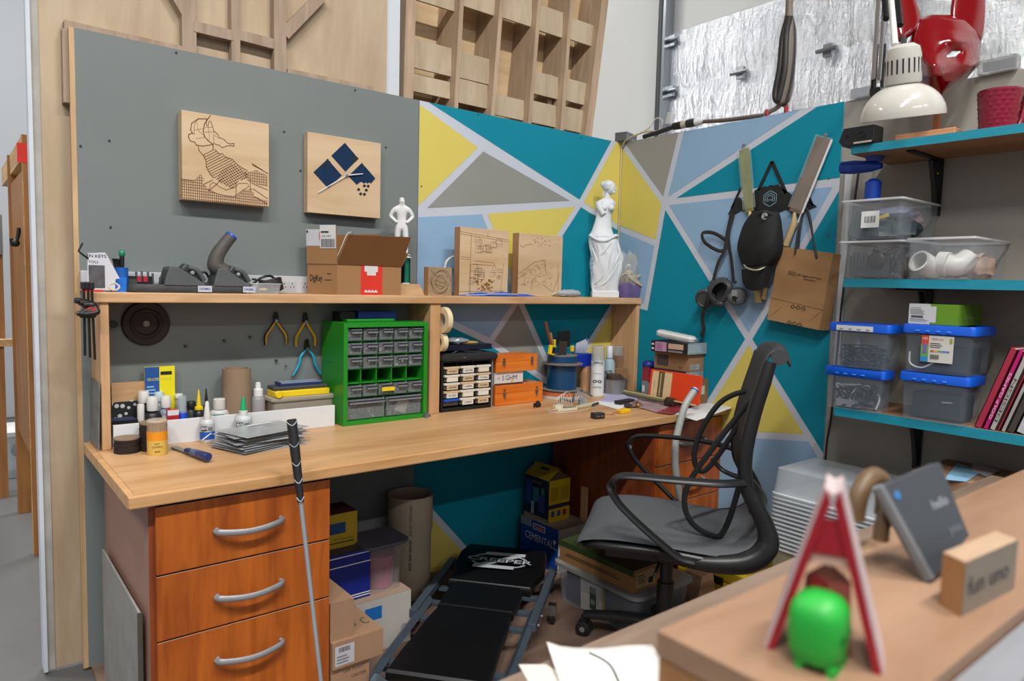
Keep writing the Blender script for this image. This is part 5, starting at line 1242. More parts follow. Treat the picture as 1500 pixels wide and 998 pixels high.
def flap(name, p0, p1, p2, p3, m, extra=None):
    mb = MB(m); n = (p1-p0).cross(p3-p0).normalized()*.003
    lo = [mb.v(v) for v in (p0, p1, p2, p3)]; hi = [mb.v(v+n) for v in (p0, p1, p2, p3)]
    mb.f(lo[::-1]); mb.f(hi)
    for i in range(4): mb.f([lo[i], lo[(i+1) % 4], hi[(i+1) % 4], hi[i]])
    if extra: extra(mb, p0, p1, p2, p3)
    return mb.build(name, t)
inv = Vector((K.x+wB/2, K.y+.08, SZ))
def PW(u, v, y): return P(u, v, y=y)-inv
# front flap folded out toward the room, its inside facing us
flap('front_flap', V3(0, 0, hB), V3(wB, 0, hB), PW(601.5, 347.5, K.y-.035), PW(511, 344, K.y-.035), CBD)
# left flap standing up with shipping labels
def lab(mb, p0, p1, p2, p3):
    U = (p1-p0); Vv = (p3-p0); Nn = U.cross(Vv).normalized(); F2 = frame(p0, U.normalized(), Vv.normalized(), Nn); a, b = U.length, Vv.length
    if Nn.y > 0: F2 = F2
    WL = mat('#C3C5CC', .6)
    mb.rect(F2, 0, b*.52, a*.48, b*1.0, .0036, WL); mb.rect(F2, a*.46, b*.45, a*.98, b*1.12, .0044, mat('#D2D2D0', .6)); mb.rect(F2, a*.5, b*.48, a*.95, b*.72, .005, mat('#9A9A9C', .6))
    mb.m(mat('#5C5C60', .6))
    for k in range(9): mb.rect(F2, a*(.51+.048*k), b*.49, a*(.51+.048*k+.012+.012*(k % 3 == 0)), b*.71, .0055)
    mb.text('CA 1001', .008, F2 @ T(x=a*.68, y=b*.80, z=.0055), INK, w=a*.3); mb.rect(F2, a*.5, b*.9, a*.75, b*.94, .0055, INK); mb.rect(F2, a*.02, b*.9, a*.07, b*.96, .0055, INK)
    mb.rect(F2, a*.44, b*.7, a*.46, b*.92, .0055, REDL)
p0 = V3(lx, ly, hB); p1 = V3(0, 0, hB); hf = P(450, 334, y=K.y+ly).z-SZ-hB
flap('left_flap', p0, p1, p1+Vector((-.004, -.004, hf)), p0+Vector((-.004, -.004, hf*.96)), CB, lab)
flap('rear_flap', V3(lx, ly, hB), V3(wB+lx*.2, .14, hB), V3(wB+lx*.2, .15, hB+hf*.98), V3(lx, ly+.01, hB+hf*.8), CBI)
flap('right_flap', V3(wB, 0, hB), V3(wB+lx*.2, .14, hB), V3(wB+lx*.2+.03, .14, hB+.05), V3(wB+.03, 0.0, hB+.05), CB)
mb = MB(mat('#CFCBC2', .4)); mb.tube([PW(492, 380, K.y+.02), PW(500, 362, K.y+.02), PW(508, 344, K.y+.02), PW(514, 340.5, K.y+.02), PW(517, 345, K.y+.04), PW(519, 360, K.y+.05)], .0016, seg=6)
tag(mb.build('white_string', loc=(0, 0, 0)), 'thin white cord curling out of the open shipping box', 'cord').location = inv
# trophy with white figure (behind the box)
yt_ = -.105; c = P(588, 425, y=yt_); tb = P(597, 414, y=yt_).z
t = thing('trophy', 'trophy with green column and white standing figure behind the shipping box', 'trophy', (P(596, 420, y=yt_).x, yt_, SZ))
X = 0; hb = P(597, 416, y=yt_).z-SZ
wd = mm(22, c)
mb = MB(wood('#A9825C', '#C5A078', 'x', 6)); mb.box((0.004, .01, hb*.5), (wd*2.2, .07, hb), taper=.72); mb.build('plinth', t, bevel=.002)
hc = P(592, 377, y=yt_).z-SZ
mb = MB(mat('#109070', .25, metal=.4)); r = mm(4.5, c); mb.box((-.006, 0, (hb+hc)/2), (r*1.5, r*1.5, hc-hb)); mb.m(BLACK); mb.box((-.006-r*.95, 0, (hb+hc)/2), (r*.5, r*1.6, hc-hb)); mb.box((-.006+r*.95, 0, (hb+hc)/2), (r*.5, r*1.6, hc-hb)); mb.build('column', t)
mb = MB(WHITE); mb.box((-.012, 0, hb+.002), (.03, .03, .004)); zf = hc; mb.lathe([(.03, zf-.002), (.014, zf+.006), (.012, zf+.012)], T(x=-.012), seg=20); mb.build('collar', t)
# ================================================================= FIGURES
def skin_obj(name, parent, vs, es, m, sub=2, world=False):
    """one continuous surface grown over a skeleton; vs: (x,y,z,r[,ry])"""
    me = bpy.data.meshes.new(name); me.from_pydata([v[:3] for v in vs], es, []); me.materials.append(m)
    o = bpy.data.objects.new(name, me); C.objects.link(o); o.parent = parent; RM[o.name] = Matrix.Identity(4)
    md = o.modifiers.new('skin', 'SKIN'); md.use_smooth_shade = True
    for i, v in enumerate(vs):
        sv = me.skin_vertices[0].data[i]; sv.radius = (v[3], v[4] if len(v) > 4 else v[3]); sv.use_root = (i == 0)
    s2 = o.modifiers.new('sub', 'SUBSURF'); s2.levels = sub; s2.render_levels = sub
    return o
FIG = mat('#D6D7D8', .45, var=.02)
# white muscular figure, hands on hips, on the trophy
fz = P(592, 374, y=yt_).z; fh = P(587, 290, y=yt_).z-fz; k = fh
t = thing('figurine', 'small white standing figurine with hands on hips on top of the trophy', 'figurine', (P(588, 350, y=yt_).x, yt_, fz+.004), -.45)
vs = [(0, 0, .50*k, .062*k, .05*k), (0, 0, .60*k, .058*k, .045*k), (0, 0, .72*k, .085*k, .06*k), (0, 0, .79*k, .07*k, .05*k), (0, -.003, .86*k, .03*k), (0, -.006, .91*k, .045*k, .048*k), (0, -.007, .965*k, .036*k, .04*k),
      (-.06*k, 0, .46*k, .05*k), (-.075*k, -.01*k, .27*k, .038*k), (-.08*k, .01*k, .06*k, .026*k), (-.085*k, -.04*k, .02*k, .02*k),
      (.06*k, 0, .46*k, .05*k), (.075*k, -.02*k, .27*k, .038*k), (.085*k, .0*k, .06*k, .026*k), (.09*k, -.05*k, .02*k, .02*k),
      (-.12*k, 0, .785*k, .04*k), (-.20*k, .01*k, .66*k, .030*k), (-.10*k, -.045*k, .56*k, .022*k), (-.07*k, -.06*k, .545*k, .02*k),
      (.12*k, 0, .785*k, .04*k), (.20*k, .01*k, .66*k, .030*k), (.10*k, -.045*k, .56*k, .022*k), (.07*k, -.06*k, .545*k, .02*k)]
vs = [v[:3]+tuple(r*1.35 for r in v[3:]) for v in vs]
es = [(0, 1), (1, 2), (2, 3), (3, 4), (4, 5), (5, 6), (0, 7), (7, 8), (8, 9), (9, 10), (0, 11), (11, 12), (12, 13), (13, 14), (3, 15), (15, 16), (16, 17), (17, 18), (3, 19), (19, 20), (20, 21), (21, 22)]
skin_obj('body', t, vs, es, FIG)
mb = MB(FIG); mb.box((0, -.0065-.05*k, .925*k), (.012*k, .02*k, .03*k)); mb.box((0, -.006-.045*k, .895*k), (.03*k, .01*k, .006*k)); mb.ball((0, .0, .96*k), .05*k, (.9, 1, .65)); mb.build('face_and_hair', t, bevel=.0005)
mb = MB(FIG); mb.prism([(-.034, -.01), (.03, -.016), (.036, .012), (-.03, .014)], .004, T(z=-.004)); mb.build('footplate', t)
# Venus statue
q = P(887, 434, y=-.098); u_ = dep(q)/FPX/5.254
t = thing('statue', 'tall white armless classical draped woman statue at the right end of the hutch', 'statue', (q.x, q.y+.006, SZ), -.675)
def sz(v): return (970-v)*u_
prof = [(925, 137, 342, .50), (880, 130, 345, .55), (830, 128, 350, .58), (780, 124, 360, .6), (730, 125, 366, .62), (690, 127, 369, .62), (660, 127, 366, .62), (620, 120, 350, .62), (580, 112, 340, .62), (545, 106, 332, .62), (520, 101, 322, .6), (500, 101, 308, .6), (484, 112, 290, .6), (465, 122, 282, .55), (440, 130, 276, .52), (400, 143, 270, .5), (370, 150, 268, .5), (345, 152, 270, .5), (320, 152, 280, .5), (298, 152, 288, .5), (275, 152, 286, .48), (255, 154, 288, .44), (240, 160, 287, .38), (228, 178, 280, .34), (218, 200, 265, .5), (205, 212, 254, .8), (185, 215, 252, .85), (165, 218, 255, .85)]
SM = mat('#D3D7DC', .5, var=.015, bump=.05); mb = MB(SM); R = []; n = 56
for i in range(len(prof)*3-2):
    f = i/3; k = int(f); a = f-k; p = prof[k]; r = prof[min(k+1, len(prof)-1)]
    v, xl, xr, ry = [p[j]+(r[j]-p[j])*a for j in range(4)]
    cxx = ((xl+xr)/2-240)*u_; rx_ = (xr-xl)/2*u_; ring = []
    for j in range(n):
        th = 2*PI*j/n; c_, s_ = math.cos(th), math.sin(th); q_ = 1
        if v > 498:
            am = .045*min(1, (v-498)/40); dgn = (v-498)*u_*26
            q_ += am*math.sin(6*th+dgn*.8)+am*.7*math.sin(9*th-dgn*1.7)+am*.4*math.sin(15*th+dgn*.6)
            if v < 545: q_ += .03*math.sin(v*.35)
        elif v > 360: q_ -= .05*math.exp(-((th-4.5)/.18)**2)
        ring.append(Vector((cxx+c_*rx_*q_, s_*rx_*ry*q_, sz(v))))
    R.append(ring)
mb.loft(R)
mb.ball(((255-240)*u_, 0, sz(138)), 50*u_, (.78, .8, 1.06)); 
for xx in (262, 205): mb.ball(((xx-240)*u_, -32*u_, sz(292)), 26*u_, (1, .8, .9))
mb.tube([((170-240)*u_, -10*u_, sz(248)), ((176-240)*u_, -22*u_, sz(290)), ((205-240)*u_, -34*u_, sz(342))], [30*u_, 27*u_, 22*u_], seg=14)
mb.tube([((278-240)*u_, 4*u_, sz(248)), ((286-240)*u_, 8*u_, sz(268))], [22*u_, 18*u_], seg=12)
mb.ball(((294-240)*u_, -8*u_, sz(146)), 8*u_, (1.3, .8, .8)); mb.ball(((288-240)*u_, -10*u_, sz(166)), 7*u_, (1, 1, .6)); mb.ball(((278-240)*u_, -18*u_, sz(172)), 12*u_)
# roll of cloth at the hip and hanging fold
mb.tube([((104-240)*u_, -30*u_, sz(498)), ((160-240)*u_, -64*u_, sz(535)), ((225-240)*u_, -66*u_, sz(540)), ((300-240)*u_, -48*u_, sz(500)), ((322-240)*u_, -12*u_, sz(505))], [9*u_, 13*u_, 14*u_, 13*u_, 9*u_], seg=10)
for (x1, v1, x2, v2, x3, v3) in ((300, 520, 270, 640, 250, 760), (325, 560, 330, 650, 262, 770), (310, 600, 200, 820, 135, 880), (335, 700, 240, 850, 150, 905), (130, 600, 160, 700, 128, 760), (355, 690, 330, 800, 320, 920), (160, 560, 175, 620, 130, 690), (260, 560, 200, 640, 130, 720)):
    pts = []
    for (x, v) in ((x1, v1), (x2, v2), (x3, v3)):
        k = min(range(len(prof)), key=lambda z_: abs(prof[z_][0]-v)); xl, xr, ry = prof[k][1:]; cx_ = (xl+xr)/2; rr_ = (xr-xl)/2
        e = max(-.97, min(.97, (x-cx_)/rr_)); pts.append(((x-240)*u_, -math.sqrt(1-e*e)*rr_*ry*u_*1.0, sz(v)))
    mb.tube(pts, [5*u_, 9*u_, 5*u_], seg=8)
mb.build('figure', t)
mb = MB(SM); hf = lambda d: 1+.05*math.sin(d.x*22+d.z*9)
mb.ball(((238-240)*u_, 4*u_, sz(124)), 50*u_, (.92, .95, .9), fn=hf, seg=20, rg=14); mb.ball(((205-240)*u_, 8*u_, sz(112)), 26*u_, (1, 1, .95), fn=hf); mb.tube([((215-240)*u_, 6*u_, sz(150)), ((205-240)*u_, 2*u_, sz(180)), ((200-240)*u_, 0, sz(200))], [10*u_, 7*u_, 4*u_]); mb.build('hair', t)
mb = MB(SM); w = (342-137)*u_; mb.box(((239.5-240)*u_, 0, 25*u_), (w, w*.55, 50*u_)); mb.build('plinth', t, bevel=.003)
# bagged potted plant
q = P(934, 434, y=-.075); w = mm(37, q)
t = thing('bagged_plant_pot', 'purple glass pot wrapped in clear film with dried beige flower at the shelf end', 'plant pot', (-.058, -.125, SZ))
h = P(934, 415, y=-.085).z-SZ
mb = MB(mat('#6C5C8E', .3, alpha=.85, var=.2, scale=30)); mb.loft([rim_ring(w*.9, w*.7, w*.2, 0), rim_ring(w, w*.78, w*.22, h*.5), rim_ring(w*.95, w*.72, w*.2, h)]); mb.build('pot', t)
mb = MB(mat('#B0A28A', .6, var=.15, scale=20, bump=.6)); 
for k in range(9):
    a = k*.8; mb.tube([(math.cos(a)*w*.2, math.sin(a)*w*.2, h*.9), (math.cos(a)*w*.5, math.sin(a)*w*.2-.01, h+.03+.006*(k % 3)), (math.cos(a+.5)*w*.75, -.015, h+.015+.012*(k % 4))], [.006, .014, .002], seg=8, flat=(.45, (0, 0, 1)))
mb.ball((0.01, 0, h+.045), .022, (1.2, 1, .8), fn=lambda d: 1+.2*math.sin(d.x*14+d.z*11)); mb.tube([(-.03, -.03, h+.04), (.02, -.045, h+.01), (.07, -.05, h-.02)], [.01, .016, .003], seg=8, flat=(.35, (0, -1, .6))); mb.build('dried_flower', t)
mb = MB(clear('#C9C8BC', .3, .15)); n = 16; R = []
for z, r_, jg in ((h*.8, w*.52, .002), (h+.03, w*.62, .006), (h+.07, w*.5, .012), (h+.11, w*.42, .02), (h+.15, w*.3, .03)):
    R.append([Vector((math.cos(2*PI*k/n)*(r_+jg*math.sin(k*2.3)), math.sin(2*PI*k/n)*(r_*.7+jg*math.sin(k*1.7)), z+(jg*1.2*math.sin(k*3.1)))) for k in range(n)])
mb.loft(R, cap=False); mb.build('film_wrap', t)
carton('dark_speaker', 'small black box between the white statue and the bagged pot', 'box', (P(908.5, 430, y=-.04).x, -.03, SZ), (.035, .04, P(908, 404, y=-.05).z-SZ), m=mat('#26292C', .5), items=[('front', 'r', .1, .5, .9, .6, MIDGREY)])
# ================================================================= WALL PICTURE, CLOCK
BIRCH = wood('#C0A27E', '#D2B998', 'x', 3, .5, 6, .3); BURN = mat('#6E4420', .8, var=.15); BURNL = mat('#8E6232', .8, var=.15)
BSIDE = wood('#9A6E46', '#B98A5C', 'z', 6, .5, 14)
def hatch(mb, F, poly, ang, step, w, off=.0005):
    d = Vector((math.cos(ang), math.sin(ang))); n = Vector((-d.y, d.x)); ks = [p.dot(n) for p in poly]; s = min(ks)+step*.5
    while s < max(ks):
        xs = []
        for i in range(len(poly)):
            a, b = poly[i], poly[(i+1) % len(poly)]; ka, kb = a.dot(n)-s, b.dot(n)-s
            if ka*kb < 0: xs.append((a+(b-a)*(ka/(ka-kb))).dot(d))
        xs.sort()
        for i in range(0, len(xs)-1, 2): mb.line(F, [d*xs[i]+n*s, d*xs[i+1]+n*s], w, off)
        s += step
def board_geo(uB, uF, vF, uR, vRt, vLt, vLb):
    """board hung on the wall: back-left and front-left pixel columns, right column, top/bottom rows"""
    xL = P(uB, vF, y=0).x; r = ray(uF, vF); y = CAM.y+(xL-CAM.x)*r.y/r.x
    return xL, y
def hung(name, label, cat, uB, uF, uR, vLt, vLb, m=BIRCH):
    xL, y = board_geo(uB, uF, (vLt+vLb)/2, uR, 0, 0, 0); y = max(min(y, -.02), -.05)
    xL = P(uF, (vLt+vLb)/2, y=y).x; xR = P(uR, (vLt+vLb)/2, y=y).x; zt_ = P(uF, vLt, y=y).z; zb_ = P(uF, vLb, y=y).z
    t = thing(name, label, cat, ((xL+xR)/2, y/2, zb_))
    mb = MB(m); w = xR-xL; h = zt_-zb_; mb.box((0, -.001, h/2), (w, -y-.002, h)); 
    F = frame((-w/2, y/2-.0003, 0), (1, 0, 0), (0, 0, 1), (0, -1, 0))
    cv = lambda u, v: Vector((P(u, v, y=y).x-xL, P(u, v, y=y).z-zb_))
    return t, mb, F, cv, w, h
t, mb, F, cv, w, h = hung('map_picture', 'square wooden picture with a burned city map, left on the gray wall', 'picture', 260, 266.5, 394, 161, 291.5)
mp = lambda a, b: cv(260+a/6.236, 150+b/6.236)
BM = MB(BURN); 
def ml(pts, wd): BM.line(F, [mp(*p) for p in pts], wd)
ml([(300, 120), (270, 160), (245, 200), (235, 260), (245, 310), (280, 350), (325, 385), (325, 430)], .0028)
ml([(265, 150), (190, 150), (130, 190), (120, 250), (135, 280), (100, 295), (100, 320), (115, 350), (160, 365), (170, 390), (230, 400), (320, 385)], .0024)
ml([(300, 170), (320, 220), (330, 260), (365, 290), (385, 325), (420, 335), (455, 370), (480, 380), (515, 375), (515, 400), (480, 395), (445, 400), (410, 415), (380, 390), (350, 385), (330, 370)], .002)
ml([(265, 150), (265, 215), (275, 215), (290, 170)], .0015); ml([(190, 150), (160, 190), (150, 240), (155, 290), (130, 285)], .0012); ml([(250, 270), (320, 270)], .0009); ml([(330, 260), (330, 380)], .0012)
BM.m(BURNL)
for a in (((150, 250), (240, 240)), ((180, 180), (190, 260), (240, 300)), ((170, 330), (250, 320)), ((250, 230), (320, 225)), ((340, 300), (375, 330)), ((280, 180), (290, 340))): ml(a, .0009)
BM.m(BURN)
ml([(190, 400), (195, 440), (240, 490), (262, 540), (262, 590), (300, 660), (330, 690)], .0022); ml([(340, 430), (380, 470), (410, 470), (440, 500), (500, 520), (560, 580), (640, 625)], .0018)
PN = [mp(*p) for p in ((225, 465), (300, 435), (340, 432), (400, 485), (480, 515), (540, 560), (640, 640), (640, 690), (560, 715), (500, 790), (380, 720), (320, 685), (270, 610), (265, 540))]
hatch(BM, F, PN, math.radians(33), .0078, .0019); BM.m(BURN)
PN2 = [mp(*p) for p in ((400, 620), (500, 560), (640, 650), (640, 690), (560, 715), (500, 790), (400, 740), (360, 700))]
hatch(BM, F, PN2, math.radians(-50), .0075, .0016)
SG = [mp(*p) for p in ((25, 700), (150, 715), (210, 655), (240, 700), (230, 740), (290, 800), (400, 850), (540, 860), (600, 800), (680, 790), (700, 860), (820, 900), (822, 965), (22, 878))]
hatch(BM, F, SG, PI/2, .0068, .0019); hatch(BM, F, SG, -.02, .009, .0011, .0007)
EG = [mp(*p) for p in ((600, 650), (720, 620), (822, 670), (822, 770), (700, 740), (640, 720))]
hatch(BM, F, EG, PI/2, .0062, .0018); hatch(BM, F, EG, -.02, .009, .001, .0007)
for a in (((235, 750), (320, 710)), ((285, 810), (420, 690)), ((535, 740), (535, 870)), ((665, 700), (665, 800)), ((25, 700), (150, 715)), ((680, 740), (822, 800)), ((690, 790), (822, 880)), ((700, 860), (822, 930))): ml(a, .0022)
ml([(680, 560), (822, 650)], .003); ml([(690, 575), (770, 615)], .003); ml([(290, 800), (350, 830), (430, 850), (520, 860), (600, 800), (650, 770), (640, 740), (560, 740), (520, 780), (440, 800), (380, 770), (330, 730), (300, 750), (290, 800)], .0016)
mb.build('board', t, bevel=.0008)
for f in list(BM.bm.faces): pass
BM.build('burned_map', t)
t, mb, F, cv, w, h = hung('wall_clock', 'square light wood clock with three blue diamonds on the gray wall', 'clock', 444.5, 450.5, 557.5, 193, 311)
mb.build('face', t, bevel=.001)
mp = lambda a, b: cv(440+a/7.128, 185+b/7.128)
def pf(B, pts, off=.0008): B.f([B.v(F @ Vector((*mp(*p), off))) for p in pts][::-1])
BD = MB(mat('#0E2C4C', .6, spec=.2, var=.12, scale=20, stretch=(6, 1, 1))); pf(BD, [(463, 172), (605, 338), (470, 475), (322, 308)]); pf(BD, [(283, 343), (432, 515), (288, 648), (135, 480)]); pf(BD, [(640, 382), (782, 545), (735, 600), (718, 585), (700, 600), (682, 585), (665, 600), (645, 583), (626, 580), (588, 612), (500, 520)])
BD.m(BLACK)
def dia(x, y, s): pf(BD, [(x, y-s), (x+s, y), (x, y+s), (x-s, y)], .0014)
dia(570, 338, 37)
for x, y in ((283, 352), (262, 375), (302, 375), (240, 395), (283, 392), (325, 410), (222, 415), (265, 428), (303, 430)): dia(x, y, 14)
for x, y in ((667, 622), (706, 625), (607, 660), (687, 667), (628, 706), (667, 710)): dia(x, y, 18)
BD.build('diamonds', t)
mb = MB(WHITE); c = mp(478, 513); a = mp(180, 690); b = mp(645, 498)
mb.at(F); 
def hand(c, p, w_): 
    d = (p-c).normalized(); n = Vector((-d.y, d.x))*w_; mb.prism([c-d*.01-n, p-n*.7, p+n*.7, c-d*.01+n], .001, T(z=.006))
hand(c, a, .002); hand(c, b, .0022); mb.build('hands', t)
mb = MB(STEEL); mb.at(F); mb.cyl((c.x, c.y, .0005), .004, .009); mb.build('spindle', t)
# engraved blocks standing on the hutch
def block(name, label, uB, uF, uR, vt, zrow, y=-.125, m=BIRCH):
    """upright block: side face from column uB (rear) to uF (front)"""
    xF = P(uF, 400, y=y).x; xR = P(uR, 400, y=y).x; r = ray(uB, 400); yb = CAM.y+(xF-CAM.x)*r.y/r.x; dpt = min(max(yb-y, .02), .06)
    h = P(uF, vt, y=y).z-SZ; w = xR-xF
    t = thing(name, label, 'engraved block', ((xF+xR)/2, y+dpt/2, SZ))
    mb = MB(m); mb.box((0, 0, h/2), (w, dpt, h)); mb.m(BSIDE); mb.rect(face('left', (w, dpt, h)), 0, 0, dpt, h, .0003); mb.build('block', t, bevel=.001)
    F = face('front', (w, dpt, h)); return t, F, w, h
t, F, w, h = block('engraved_block', 'large upright wood block burned with a street and windows scene', 665, 673, 744, 332, 430)
rr = random.Random(21); B = MB(BURNL)
def ln(p, wd=.0011): B.line(F, [(a*w, b*h) for a, b in p], wd*1.4)
ln([(0, .93), (1, .86)]); ln([(0, .9), (1, .83)]); ln([(.22, .9), (.2, .0)], .0015); ln([(.02, .57), (.2, .56)]); ln([(.02, .54), (.2, .53)]); ln([(.9, .5), (.84, 0)], .0012); ln([(.3, .52), (.7, .5), (.72, .46), (.28, .47)], .0014); ln([(.22, .46), (.22, .04), (.8, .04)], .001); ln([(.55, .95), (.55, .88)]); ln([(0, .06), (.9, .08)])
B.m(BURN)
for x, y_, s in [(rr.uniform(.28, .8), rr.uniform(.68, .84), rr.uniform(.03, .07)) for _ in range(16)]+[(rr.uniform(.24, .44), rr.uniform(.2, .44), rr.uniform(.03, .07)) for _ in range(16)]+[(rr.uniform(.66, .84), rr.uniform(.28, .42), rr.uniform(.02, .05)) for _ in range(8)]:
    B.line(F, [((x-s)*w, (y_-s*.7)*h), ((x+s)*w, (y_-s*.7)*h), ((x+s)*w, (y_+s*.7)*h), ((x-s)*w, (y_+s*.7)*h)], .0008, closed=True)
B.m(mat('#94632F', .8))
for _ in range(26):
    x, y_ = rr.uniform(.33, .72), rr.uniform(.08, .25); s = rr.uniform(.01, .03); B.rect(F, (x-s)*w, (y_-s*.6)*h, (x+s)*w, (y_+s*.6)*h, .0007)
B.build('burned_lines', t)
t, F, w, h = block('engraved_block', 'second upright wood block burned with a sketchy crowded scene, right of the large one', 750, 759, 823, 341, 425)
B = MB(BURNL)
for _ in range(60):
    x, y_ = rr.uniform(.05, .75), rr.uniform(.15, .52); a = rr.uniform(0, PI); s = rr.uniform(.03, .1)
    if y_ > .25+.35*x+.1: continue
    B.line(F, [((x)*w, y_*h), ((x+s*math.cos(a))*w, (y_+s*math.sin(a))*h), ((x+s*math.cos(a+.5)*1.6)*w, (y_+s*math.sin(a+.5)*1.4)*h)], .0009)
B.m(BURN)
for _ in range(34):
    x, y_ = rr.uniform(.3, .9), rr.uniform(.83, .97); B.line(F, [(x*w, y_*h), ((x+rr.uniform(-.06, .06))*w, (y_+rr.uniform(-.04, .03))*h)], .001)
ln([(0, .35), (.35, .55), (.6, .6), (.62, .4)]); ln([(0, .28), (.2, .38)]); ln([(.95, .4), (.8, .08), (.55, .2)]); ln([(.02, .8), (.1, .78), (.15, .82), (.3, .84)]); ln([(.3, .1), (.32, .3)]); ln([(.9, .55), (.92, .05)])
B.build('burned_lines', t)
t, F, w, h = block('engraved_block', 'small square wood block burned with a round map, left of the large block', 621, 627.5, 662, 391, 430, y=-.13, m=wood('#8C7458', '#AB9272', 'x', 3, .55, 6))
B = MB(mat('#4E3A28', .8)); 
for s, o in ((.42, 0), (.36, .5), (.22, 1.1)):
    B.line(F, [((.52+s*math.cos(a+o)*(1+.1*math.sin(3*a)))*w, (.48+s*math.sin(a+o)*(1+.12*math.sin(2*a)))*h) for a in [i*.4 for i in range(15)]], .0016)
ln([(.1, .9), (.3, .7), (.7, .6)]); ln([(.3, .55), (.6, .45), (.8, .5)]); ln([(.3, .4), (.65, .3)]); B.build('burned_lines', t)
mb = MB(mat('#B9BCC0', .4)); a = P(649, 395, y=-.05); mb.tube([P(650, 430, y=-.05), P(650, 405, y=-.05), P(653, 386, y=-.05), P(660, 378, y=-.05), P(672, 376, y=-.05), P(684, 390, y=-.05), P(686, 430, y=-.05)], .006, seg=10)
tag(mb.build('white_arch', loc=(a.x, -.05, SZ)), 'white curved tube partly hidden behind the large engraved block', 'tube')
# blue plastic sheet lying at the shelf edge
mb = MB(mat('#0E50B4', .4)); n = 22; q0 = P(672, 433, y=-.15); q1 = P(808, 433, y=-.15); G = []
for i in range(n+1):
    f = i/n; x = q0.x+(q1.x-q0.x)*f; ww = .03*math.sin(PI*min(1, f*1.2+.04))+.004
    row = []
    for j in range(7):
        g = j/6; z = SZ+.002+.014*math.sin(PI*g)*math.sin(PI*min(1, f*1.1+.05))*(1+.35*math.sin(i*1.1+j)); row.append((x, -.147-ww*.6+g*ww*1.6, z))
    G.append(row)
vt_ = [[mb.v(p) for p in r] for r in G]; vb_ = [[mb.v((p[0], p[1], SZ+.0005)) for p in r] for r in G]
for i in range(n):
    for j in range(6): mb.f([vt_[i][j], vt_[i+1][j], vt_[i+1][j+1], vt_[i][j+1]], True); mb.f([vb_[i][j], vb_[i][j+1], vb_[i+1][j+1], vb_[i+1][j]])
mb.m(mat('#C9CED6', .4)); mb.tube([(q0.x+.02, -.17, SZ+.004), (q0.x+.1, -.172, SZ+.006), (q0.x+.16, -.17, SZ+.0105), (q0.x+.3, -.168, SZ+.0105)], .0016, seg=6)
tag(mb.build('blue_bag', loc=(q0.x, -.15, SZ), sharp=80), 'flat bright blue plastic bag along the front edge of the hutch top', 'bag')
q = P(838, 434, y=-.15); mb = MB(mat('#B7BCC6', .25, alpha=.75, coat=.3, var=.1)); mb.at(Matrix.Translation((q.x, -.125, SZ+.0)))
mb.ball((0, 0, .017), .075, (1.0, .38, .24), seg=30, rg=16, fn=lambda d: 1+.07*math.sin(d.x*13+d.y*7)+.06*math.sin(d.z*17+d.x*21)); mb.m(clear('#C6CCB8', .6)); mb.tube([(-.06, 0, .006), (-.09, 0, .016), (-.11, 0, .008)], [.01, .02, .004], flat=(.3, (0, 0, 1)))
o = mb.build('bag_film', None, loc=(q.x, -.125, SZ)); t = thing('bag_of_parts', 'small clear bag of colourful bits between the blue bag and the statue', 'bag', (q.x, -.125, SZ)); o.parent = t; o.location = (0, 0, 0)
mb = MB(mat('#8A8FB4', .5)); 
for _ in range(60):
    if _ % 15 == 0: mb.m(mat(['#A05A7A', '#7C86B8', '#5E9A8A', '#B9A0C0'][_//15], .5))
    mb.box((rr.uniform(-.05, .05), rr.uniform(-.016, .016), rr.uniform(.008, .024)), (.008, .006, .005), M=Euler((rr.random()*3, rr.random()*3, 0)).to_matrix().to_4x4())
o = mb.build('bits', t); o['kind'] = 'stuff'
# ================================================================= WHEEL, PLIERS, PEGS UNDER THE HUTCH
q = P(214, 474, y=-.008); R_ = mm(33, q)*.98
t = thing('grinding_wheel', 'dark brown round wheel hung on the gray wall below the hutch top', 'wheel', (q.x, -.0005, q.z), rot=(PI/2, 0, 0))
mb = MB(mat('#2C2421', .7, var=.15)); mb.lathe([(R_, 0), (R_, .01), (R_*.94, .016), (R_*.7, .012), (R_*.62, .016), (R_*.55, .014), (R_*.5, .006), (R_*.18, .006)], seg=56); mb.build('disc', t)
mb = MB(mat('#8A837C', .5)); mb.lathe([(R_*.16, .0), (R_*.16, .010), (R_*.12, .014), (R_*.05, .014)], seg=24); mb.build('hub', t)
mb = MB(BLACK); p = P(166, 475, y=-.02); mb.lathe([(.012, 0), (.012, .01)], Matrix.Translation(p) @ T(rx=PI/2).to_3x3().to_4x4()); tag(mb.build('black_peg', loc=p), 'black round peg beside the hutch side board', 'peg')
for i, (u, v) in enumerate(((271, 507), (328, 499), (366, 494), (404, 528), (418, 536))):
    p = P(u, v, y=0); mb = MB(mat('#4A3B2C', .6)); mb.cyl(p, .0045 if i < 4 else .002, .012, M=T(rx=PI/2), seg=10)
    tag(mb.build('wall_peg', loc=p), 'small brown peg in the gray wall, ' + ['left of three under the hutch', 'middle of three under the hutch', 'right of three under the hutch', 'above the yellow tool case', 'tiny one right beside another'][i], 'peg')
